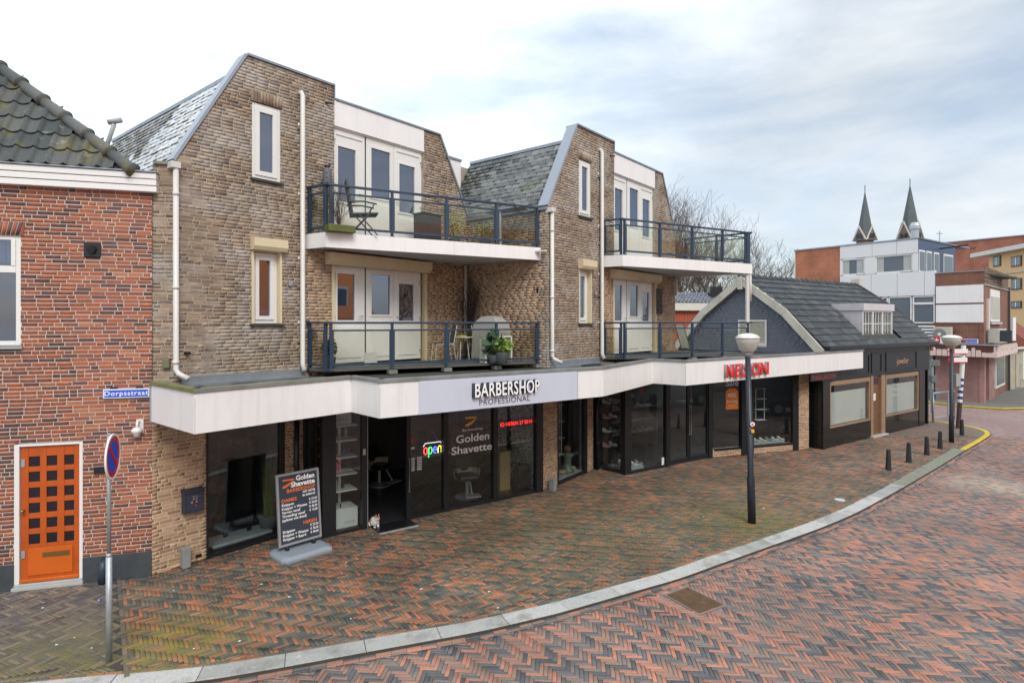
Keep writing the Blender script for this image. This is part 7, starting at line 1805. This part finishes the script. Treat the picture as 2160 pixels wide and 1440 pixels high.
# panel bands: top, between windows, middle
for a, c_ in ((1772, 1840), (1840, 1892), (1892, 1937)): fbx(FB, fb_(a) + .01, fb_(c_) - .01, -.2, .03, 8.32, 9.10, 'white_panel', m_wp, wb)
for a, c_ in ((1772, 1775), (1824.5, 1846.5), (1925.5, 1937)): fbx(FB, fb_(a), fb_(c_), -.2, .02, 7.25, 8.30, 'white_panel', m_wp, wb)
for a, c_ in ((1772, 1838), (1838, 1893), (1893, 1950), (1950, 1973)): fbx(FB, fb_(a) + .01, fb_(c_) - .01, -.2, .03, 5.85, 7.23, 'white_panel', m_wp, wb)
m_gl = M("grey_blue_glass", (.09, .12, .15), .12, var=.25, scale=.6)
for a, c_, z0, z1 in ((1775, 1824.5, 7.27, 8.28), (1846.5, 1925.5, 7.27, 8.30), (1860, 1873, 4.2, 5.83), (1874, 1923, 4.25, 5.83), (1925, 1972, 4.25, 5.83)):
    t0, t1 = fb_(a), fb_(c_); e = .07; b = MB()
    for q_ in ((t0, t0 + e, z0, z1), (t1 - e, t1, z0, z1), (t0, t1, z0, z0 + e), (t0, t1, z1 - e, z1)): b.fb(FB, q_[0], q_[1], -.12, .0, q_[2], q_[3])
    if a == 1925: b.fb(FB, t0, t1, -.12, .02, z1 - .5, z1 - .38)
    w = b.build('window', m_pvc, wb); fbx(FB, t0 + e, t1 - e, -.08, -.05, z0 + e, z1 - e, 'pane', m_gl, w)
    if z0 > 7:
        for q_ in ((t0 + e, t0 + .45), (t1 - .5, t1 - e)): fbx(FB, q_[0], q_[1], -.05, -.045, z0 + e, z1 - e, 'curtain', M("pale_curtain", (.42, .44, .42), .8), w)
fbx(FB, fb_(1770), tL, -.3, -.1, 0, 5.85, 'lower_wall', M("brown_lower_wall", (.18, .12, .09), .8), wb)
for i in range(5): fbx(FB, fb_(1925), tL - .01, -.05, .02, 3.35 + i * .17, 3.45 + i * .17, 'white_slat', m_wp, wb)
fbx(FB, fb_(1935), fb_(1968), -.05, .02, .4, 2.9, 'shop_pane', M("green_glass", (.20, .28, .27), .15, var=.4, scale=1), wb)
FW = F(FB.p(t1937, 0)[:2], (VV[0] * 1.0, VV[1] * 1.0))
m_blue = M("dark_blue_cladding", (.06, .09, .16), .5, var=.08)
fbx(FW, 0, 5.6, -.2, 0, 7.2, 9.12, 'side_cladding', m_blue, wb); fbx(FW, -.05, 5.65, -.3, .05, 9.12, 9.2, 'roof_edge', m_zinc, wb)
fbx(FB, t1937, 11.9, -6, -.3, 6.9, 7.0, 'terrace', m_bitumen, wb)
for a, c_ in ((.05, .9), (1.1, 1.9), (2.2, 3.0), (3.7, 5.2)):
    w = fbx(FW, a, c_, 0, .03, 7.25, 8.5, 'side_window', m_pvc, wb); fbx(FW, a + .07, c_ - .07, .03, .04, 7.3, 8.4, 'pane', m_gl, w)
b = MB(); b.tube([FW.p(3.0, .05, 8.75), FW.p(3.0, 1.5, 8.85)], .05, 6); b.build('flag_pole', m_black, wb)
p = ((1930 - 1080) / FPX * 37.5, 37.5); b = MB(); b.lathe((p[0], p[1], 9.2), [(.22, 0), (.22, .95), (.29, 1.0), (.29, 1.2), (.22, 1.38), (.18, 1.42)], 14); b.build('steel_flue', m_galv, wb)
p = FB.p(fb_(1812), -3); b = MB(); b.lathe((p[0], p[1], 9.2), [(.55, 0), (.5, .25), (.2, .35)], 10); b.build('roof_vent', M("ochre_vent", (.4, .28, .08), .7), wb)
p = ((1982 - 1080) / FPX * 46, 46); b = MB(); b.tube([(p[0], p[1], 9), (p[0], p[1], 11.4)], .03, 5); b.tube([(p[0] - .25, p[1], 11.2), (p[0] + .25, p[1], 11.2)], .025, 5); b.build('antenna', m_zinc, wb)
# ---- low building seen past the balcony
p0 = G(1405, 680 + 5371 / 34.0); FLw = F((p0[0], 34.0), (1, .18)); lo = thing('low_outbuilding', (p0[0], 34, 0), 'low building with orange red cladding and white fascia behind the balcony', 'building')
zf0, zf1 = FLw.z(2, 655), FLw.z(2, 639)
m_ocl = M("orange_red_cladding", (.38, .085, .035), .6, var=.2)
for i in range(26): fbx(FLw, -.6 + i * .16, -.6 + i * .16 + .145, -.1, rnd.uniform(-.01, .01), 0, zf0, 'cladding_board', m_ocl, lo)
fbx(FLw, -.8, 4.0, -.1, .25, zf0, zf1, 'fascia', M("cream_fascia", (.62, .60, .52), .5), lo)
Ms = []; A_ = Vector(FLw.p(-.8, .25, zf1)); up = Vector(FLw.p(0, -1, .42)) - Vector(FLw.p(0, 0, 0)); up.normalize(); xx = Vector((FLw.u[0], FLw.u[1], 0)); nn = xx.cross(up)
for r_ in range(5):
    for c_ in range(20): Ms.append(axes(A_ + xx * c_ * .235 + up * r_ * .33 + nn * .01, xx, up, nn))
lr = MB(); lr.add([tuple(A_), tuple(A_ + xx * 4.8), tuple(A_ + xx * 4.8 + up * 1.8), tuple(A_ + up * 1.8)], [(0, 1, 2, 3)]); lr = lr.build('roof', m_sand, lo)
mwt = piece_mat("wet_tile", [(0, (.09, .095, .12)), (1, (.17, .18, .22))], 'object', rough=.2)
emit(Ms, PT, 'roof_tile', 'roof_tiles', lr, mwt, mwt, 100)
b = MB(); t_ = FLw.t(1516); b.box(FLw.p(t_)[0] - .35, FLw.p(t_)[0] + .35, 35, 35.5, zf1 + .2, zf1 + 1.0); b.build('chimney', m_black, lo)
# ---- big orange brick hall and yellow flats far right
FO = F((62.0, 72.0), (VV[0], VV[1] - 1.25))
def fpx(px, Y): return ((px - 1080) / FPX * Y, Y)
oh = thing('orange_brick_hall', (*fpx(2050, 75), 0), 'large plain orange brick building with sloping roofline behind the white block', 'building')
a_, b_ = fpx(1960, 82), fpx(2180, 66); FO = FF(a_, b_); mo2 = wallmat("hall_brick", (.42, .13, .07), (.36, .115, .065), (.36, .16, .11), FO)
zr = lambda px, py: (px, py)
def zz(Y, py): return EYE - (py - 680) * Y / FPX
b = MB(); b.sect(FO, [(0, 0), (FO.L, 0), (FO.L, zz(66, 495)), (0, zz(82, 516))], -1, 0); b.build('wall', mo2, oh)
b = MB(); b.sect(FO, [(0, zz(82, 516)), (FO.L, zz(66, 495)), (FO.L, zz(66, 493)), (0, zz(82, 514))], -1, .2); b.build('roof_edge', m_zinc, oh)
b = MB(); m_ = FO.L * .5; b.sect(FO, [(0, zz(82, 522)), (m_, zz(73, 519)), (m_, zz(73, 521)), (0, zz(82, 524))], .0, .1); b.build('string_course', M("brick_band", (.25, .08, .05), .8), oh)
yh = thing('yellow_flats', (*fpx(2130, 58), 0), 'yellow rendered flats with small windows at the right edge', 'building')
a_, b_ = fpx(2082, 62), fpx(2230, 52); FY = FF(a_, b_); m_yel = M("yellow_render", (.60, .40, .20), .8, var=.05, scale=.5)
b = MB(); b.fb(FY, .3, FY.L, -3, 0, 0, zz(59, 533)); b.build('wall', m_yel, yh)
b = MB(); b.fb(FY, -1.5, FY.L, -3, .8, zz(59, 533), zz(59, 524)); b.build('roof_edge', M("pale_roof_edge", (.55, .55, .50), .6), yh)
for px0_, px1_ in ((2096, 2112), (2134, 2156)):
    for y0_, y1_ in ((540, 562), (587, 611), (635, 650)):
        t0, t1 = FY.t(px0_), FY.t(px1_); za, zb2 = FY.z((t0 + t1) / 2, y1_), FY.z((t0 + t1) / 2, y0_); w = fbx(FY, t0, t1, .0, .08, za, zb2, 'window', M("dark_win_frame", (.06, .05, .05), .5), yh); e = .12
        fbx(FY, t0 + e, (t0 + t1) / 2 - .05, .08, .1, za + e, zb2 - e, 'pane', m_gl, w); fbx(FY, (t0 + t1) / 2 + .05, t1 - e, .08, .1, za + e, zb2 - e, 'pane', m_gl, w)
        fbx(FY, (t0 + t1) / 2 - .05, (t0 + t1) / 2 + .05, .08, .12, za + e, zb2 - e, 'mullion', m_white, w)
b = MB(); b.fb(FY, 0, FY.L, 0, .1, FY.z(3, 578), FY.z(3, 576)); b.build('string_course', m_stone, yh)
# old low house right of the corner shop
rh = thing('old_low_house', (34.0, 39, 0), 'old low house with red tiled roof and stained pale walls at the far right', 'house')
a_, b_ = fpx(2127, 37.8), fpx(2200, 42); FH_ = FF(a_, b_); m_stain = M("stained_render", (.42, .38, .28), .8, var=.35, scale=1.2, dirt=.5)
fbx(FH_, 0, FH_.L, -4, 0, 0, zz(38.5, 735), 'wall', m_stain, rh); fbx(FH_, -.2, FH_.L, -.2, .25, zz(38.5, 736), zz(38.5, 731), 'gutter', m_pipe, rh)
b = MB(); zr0 = zz(38.5, 731); b.add([FH_.p(-.2, .2, zr0), FH_.p(8, .2, zr0), FH_.p(8, -3, zr0 + 2.7), FH_.p(1.0, -3, zr0 + 2.7)], [(0, 1, 2, 3)]); rr = b.build('roof', M("old_red_tile", (.20, .06, .04), .8, var=.4, scale=2), rh)
for i in range(12):
    b = MB(); u_ = i / 12; b.tube([FH_.p(.0 + i * .35, .2, zr0 + .03), FH_.p(.9 + i * .35, -2.6, zr0 + 2.4)], .05, 5, False); b.build('tile_row', M("old_red_tile", (.2, .06, .04), .8), rr)
fbx(FH_, .5, 1.1, -.6, .1, zr0 + .4, zr0 + 1.9, 'dormer', m_white, rh); fbx(FH_, 1.9, 2.1, .0, .05, .8, 1.6, 'shutter', m_black, rh)
fbx(FH_, 1.3, 2.0, .0, .06, .1, 2.2, 'door', M("pale_door", (.45, .42, .33), .6, dirt=.3), rh); fbx(FH_, 2.7, 3.8, 0, .06, .5, 2.4, 'window', m_pvc, rh)
# ---- church: two slate spires
chh = thing('church', (*fpx(1870, 190), 0), 'distant church with two slate spires above gabled brown belfries', 'church')
m_sps = M("spire_slate", (.085, .10, .105), .7, var=.3, scale=.4); m_spb = M("belfry_brick", (.22, .15, .12), .85, var=.2, scale=.3); m_spt = M("pale_coping_stone", (.55, .52, .47), .7)
for (px_, ytop, ygb, ybase, wpx) in ((1824.5, 401, 480, 520, 24), (1919.5, 387, 470, 512, 27)):
    Y = 190; X = (px_ - 1080) / FPX * Y; z_ = lambda py: zz(Y, py); w_ = wpx / FPX * Y * .72; a0 = R(20)
    f4 = [F((X, Y), (math.cos(a0 + k_ * math.pi / 2), math.sin(a0 + k_ * math.pi / 2))) for k_ in range(4)]
    c4 = [(X + w_ * math.sqrt(2) * .5 * math.cos(a0 + math.pi / 4 + k_ * math.pi / 2) * 1.3, Y + w_ * math.sqrt(2) * .5 * math.sin(a0 + math.pi / 4 + k_ * math.pi / 2) * 1.3) for k_ in range(4)]
    tw2 = MB().prism(c4, 0, z_(508)).build('tower', m_spb, chh)
    zt_, zg, zb3 = z_(ytop), z_(ygb - 24), z_(508)
    hwid = w_ * .92
    for f in f4:
        d = hwid
        b = MB(); b.sect(f, [(-hwid, zb3), (hwid, zb3), (0, z_(ygb))], d - .6, d); g_ = b.build('gable', m_spb, tw2)
        for s_ in (-1, 1):
            b = MB(); b.sect(f, [(s_ * hwid * 1.05, zb3), (0, z_(ygb) + .5), (0, z_(ygb) - .4), (s_ * hwid * .93, zb3)], d, d + .25); b.build('coping', m_spt, tw2)
            b = MB(); c_ = s_ * hwid * .25; b.sect(f, [(c_ - .5, zb3 + .3), (c_ + .5, zb3 + .3), (c_ + .5, zb3 + 1.9), (c_, zb3 + 2.4), (c_ - .5, zb3 + 1.9)], d, d + .12); b.build('belfry_opening', m_black, tw2)
    b = MB(); k8 = 8; r_ = w_ * 1.08; vs = [(X + r_ * math.cos(a0 + math.pi / 8 + i * math.pi / 4), Y + r_ * math.sin(a0 + math.pi / 8 + i * math.pi / 4), z_(508)) for i in range(8)]
    r2 = w_ * .66; vs += [(X + r2 * math.cos(a0 + math.pi / 8 + i * math.pi / 4), Y + r2 * math.sin(a0 + math.pi / 8 + i * math.pi / 4), z_(ygb - 10)) for i in range(8)] + [(X, Y, zt_)]
    b.add(vs, [(i, (i + 1) % 8, 8 + (i + 1) % 8, 8 + i) for i in range(8)] + [(8 + i, 8 + (i + 1) % 8, 16) for i in range(8)]); b.build('spire', m_sps, tw2)
    b = MB(); b.tube([(X, Y, zt_ - .5), (X, Y, zt_ + 1.5)], .12, 5); b.build('finial', m_black, tw2)
# ---- bare trees
m_bark = M("mossy_bark", (.13, .14, .05), .9, var=.45, scale=2); m_tw = M("tree_twigs", (.12, .095, .075), .9, var=.2)
def tree(x, y, H, sp, label, seed, n0=4, lean=(0, 0), forks=2):
    q = random.Random(seed); t = thing('bare_tree', (x, y, 0), label, 'tree', 'bare trees behind the buildings'); bt_ = MB(); bc = MB()
    def grow(p, d, r, L_, lv):
        pts = [p]; rs = [r]; seg = 4 if lv < 2 else 3
        for i in range(seg):
            d = (d + Vector((q.gauss(0, .12), q.gauss(0, .12), .06 if lv else .0)) * (1 + .4 * lv)).normalized(); p = p + d * (L_ / seg); r2 = r * (1 - .45 * (i + 1) / seg); pts.append(p); rs.append(max(r2, .008))
            if lv >= 1 and lv < 5:
                for _ in range(1 if lv < 3 else (1 if q.random() < .8 else 0)):
                    e = (d + Vector((q.gauss(0, .62), q.gauss(0, .62), q.gauss(.15, .3)))).normalized(); grow(p, e, r2 * .55, L_ * q.uniform(.5, .72), lv + 1)
        (bt_ if lv < 2 else bc).tube(pts, rs, 6 if lv < 2 else 3, False)
        if lv < 5:
            for _ in range(n0 if lv == 0 else 2):
                e = (d + Vector((q.gauss(0, sp), q.gauss(0, sp), .15))).normalized(); grow(p, e, rs[-1] * .8, L_ * q.uniform(.62, .85), lv + 1)
    grow(Vector((x, y, 0)), Vector((lean[0], lean[1], 1)), H * .022, H * .33, 0)
    bt_.build('trunk', m_bark, t); bc.build('crown', m_tw, t)
def X_(px, Y): return (px - 1080) / FPX * Y
tree(X_(1432, 44), 44, 11.2, .45, 'bare mossy tree leftmost of the group beside the second gable', 3)
tree(X_(1470, 47), 47, 14.6, .48, 'tallest bare mossy tree of the group behind the balcony', 12)
tree(X_(1500, 50), 50, 13.4, .48, 'bare tree with mossy trunk between the tallest tree and the rightmost one', 17)
tree(X_(1545, 45), 45, 11.3, .60, 'wide bare tree rightmost of the group, behind the painted gable', 23)
tree(X_(1660, 95), 95, 12.5, .6, 'small distant bare tree left of the orange brick end wall', 31, 3)

# ---- at the street corner: rack, striped pole with direction signs
x, y = G(1968, 890, 0)
bk = thing('barrier_rail', (x, y, 0), 'galvanised tubular barrier rail behind the far street lamp', 'railing')
P = [G(1968, 890), G(2012, 884)]
b = MB()
b.tube([(P[0][0], P[0][1], 0), (P[0][0], P[0][1], 1.25), (P[1][0], P[1][1], 1.25), (P[1][0], P[1][1], 0)], .045, 8); b.build('hoop', m_galv, bk, smooth=True)
b = MB(); b.tube([(P[0][0], P[0][1], .18), (P[1][0], P[1][1], .18)], .035, 8); b.build('rail', m_galv, bk)
x2, y2 = (P[0][0] + P[1][0]) / 2 + .2, (P[0][1] + P[1][1]) / 2
b = MB(); b.tube([(x2, y2, .18), (x2, y2, 1.25)], .03, 6); b.build('rail', m_galv, bk)
x, y = G(1966, 872); tp = thing('traffic_pole', (x, y, 0), 'grey pole with boxes and signs seen from behind, left of the far street lamp', 'pole')
zt_ = lambda py: EYE - (py - 680) * y / FPX
b = MB(); b.tube([(x, y, 0), (x, y, zt_(758))], .06, 8); b.build('post', m_galv, tp)
for (a, c_, dx0, dx1) in ((759, 771, -.28, .30), (791, 806, -.10, .16), (819, 842, -.20, .0), (819, 842, .08, .30)): b = MB(); b.box(x + dx0, x + dx1, y - .12, y - .07 if a < 780 else y + .1, zt_(c_), zt_(a)); b.build('sign_back' if a < 780 else 'control_box', M("grey_green_metal", (.12, .15, .15), .5, var=.2), tp, bevel=.01)
x, y = G(2021, 902); sp3 = thing('striped_pole', (x, y, 0), 'leaning pole with white and blue stripes and red white direction signs', 'pole')
top = Vector((X_(2033, y), y, EYE - (722 - 680) * y / FPX)); base = Vector((x, y, 0)); dv = top - base
b = MB(); b.tube([base, base + dv * .30], .085, 10); b.build('lower_tube', M("rusty_dark_paint", (.06, .04, .035), .7, var=.4, scale=9), sp3)
k_ = 0; u_ = .30
while u_ < .95:
    e = min(u_ + .035, 1.0); b = MB(); b.tube([base + dv * u_, base + dv * e], .087, 10); b.build('stripe', m_white if (k_ % 2 == 0 or u_ > .58) else M("stripe_blue", (.03, .05, .22), .5), sp3); u_ = e; k_ += 1
for zq in (.80, .90):
    c_ = base + dv * zq; f = F((c_[0], c_[1] - .1), (1, .1)); b = MB(); b.sect(f, [(-.75, c_[2]), (-.68, c_[2] + .09), (.1, c_[2] + .09), (.1, c_[2] - .09), (-.68, c_[2] - .09)], 0, .03); s_ = b.build('direction_sign', m_white, sp3)
    b = MB(); b.sect(f, [(-.78, c_[2]), (-.68, c_[2] + .12), (-.50, c_[2] + .12), (-.50, c_[2] - .12), (-.68, c_[2] - .12)], .03, .04); b.fb(f, -.5, .1, .03, .04, c_[2] - .12, c_[2] - .09); b.build('red_arrow', M("sign_red", (.6, .02, .02), .35), s_)
b = MB(); b.tube([top, top + Vector((0, 0, .12))], .095, 8); b.build('cap', M("rust_cap", (.28, .08, .03), .7), sp3)
b = MB(); c_ = base + dv * .56; b.box(c_[0] - .28, c_[0] - .10, c_[1] - .1, c_[1] + .1, c_[2] - .25, c_[2] + .25); b.build('box', M("grey_box2", (.35, .36, .36), .5), sp3)

# ================================================================ houses across the street, behind and beside the viewer (seen in the shop glass)
OP0 = Vector((7.5, -3.0)); uo = Vector(VV); no = Vector((VV[1], -VV[0]))
m_otile = M("orange_roof_tile", (.92, .30, .08), .7, var=.15, scale=3); m_owall = M("pale_brick_opposite", (.20, .13, .09), .85, var=.2, scale=3)
opl = ['house across the street with orange roof, nearest to the viewer', 'house across the street with orange roof and middle dormer', 'house across the street with orange roof near the van', 'house across the street with orange roof at the far end']
for i in range(4):
    w = 8.0; o_ = OP0 + uo * (i * 8.3 - 6); f = F((o_[0] + uo[0] * w, o_[1] + uo[1] * w), (-uo[0], -uo[1]))
    h = thing('row_house', (o_[0], o_[1], 0), opl[i], 'house', 'houses across the street')
    fbx(f, 0, w, -7, 0, 0, 4.6, 'wall', m_owall, h)
    b = MB(); b.hexa([f.p(0, .3, 4.5), f.p(w, .3, 4.5), f.p(w, -3.5, 10), f.p(0, -3.5, 10), f.p(0, .3, 4.65), f.p(w, .3, 4.65), f.p(w, -3.5, 10.2), f.p(0, -3.5, 10.2)]); b.hexa([f.p(0, -3.5, 10), f.p(w, -3.5, 10), f.p(w, -7.3, 4.5), f.p(0, -7.3, 4.5), f.p(0, -3.5, 10.2), f.p(w, -3.5, 10.2), f.p(w, -7.3, 4.65), f.p(0, -7.3, 4.65)]); rf = b.build('roof', m_otile, h)
    fbx(f, 2.6, 5.2, -2.5, -.3, 5.2, 6.9, 'dormer', m_white, h); fbx(f, 2.8, 5.0, -.3, -.28, 5.5, 6.7, 'dormer_window', m_gl, h)
    for a in (.8, 5.2): ww_ = fbx(f, a, a + 2.0, 0, .04, .9, 2.6, 'window', m_white, h); fbx(f, a + .1, a + 1.9, .04, .05, 1.0, 2.5, 'pane', m_gl, ww_)
    fbx(f, 3.5, 4.5, 0, .05, 0, 2.3, 'door', m_black, h)
# van parked across the street
vo = OP0 + uo * 16.0 - no * 2.2; fv_ = F((vo[0] + uo[0] * 4.8, vo[1] + uo[1] * 4.8), (-uo[0], -uo[1]))
vo = Vector((15.6, 15.2)); fv_ = F((vo[0] + uo[0] * 4.8, vo[1] + uo[1] * 4.8), (-uo[0], -uo[1]))
van = thing('parked_van', (vo[0], vo[1], ROADZ), 'dark grey delivery van parked across the street', 'van')
pr = [(0, .35), (0, .95), (.25, 1.05), (1.0, 1.2), (1.75, 1.85), (2.1, 1.93), (4.7, 1.93), (4.85, 1.1), (4.85, .35)]
b = MB(); b.sect(fv_, pr, -1.85, 0); b.build('body', M("dark_grey_car_paint", (.06, .065, .075), .25, metal=.3), van, bevel=.05)
fbx(fv_, 1.35, 2.2, .0, .01, 1.22, 1.70, 'side_window', m_dglass, van); fbx(fv_, 4.855, 4.87, -1.6, -.25, 1.2, 1.75, 'rear_window', m_dglass, van)
for t_ in (.9, 3.9):
    for dd in (-.02, -1.83): 
        b = MB(); b.tube([fv_.p(t_, dd - .12, .30), fv_.p(t_, dd + .12, .30)], .33, 18); wl_ = b.build('wheel', m_black, van); b = MB(); b.tube([fv_.p(t_, dd + .10, .30), fv_.p(t_, dd + .13, .30)], .20, 12); b.build('rim', m_galv, wl_)
fbx(fv_, 4.855, 4.88, -.2, -.04, .8, 1.25, 'tail_light', M("sign_red", (.6, .02, .02), .35), van); fbx(fv_, 4.86, 4.90, -1.2, -.65, .62, .75, 'number_plate', M("yellow_plate", (.6, .42, .03), .5), van)
fbx(fv_, 4.84, 4.95, -1.82, -.03, .35, .58, 'bumper', m_black, van)
finish_texts()
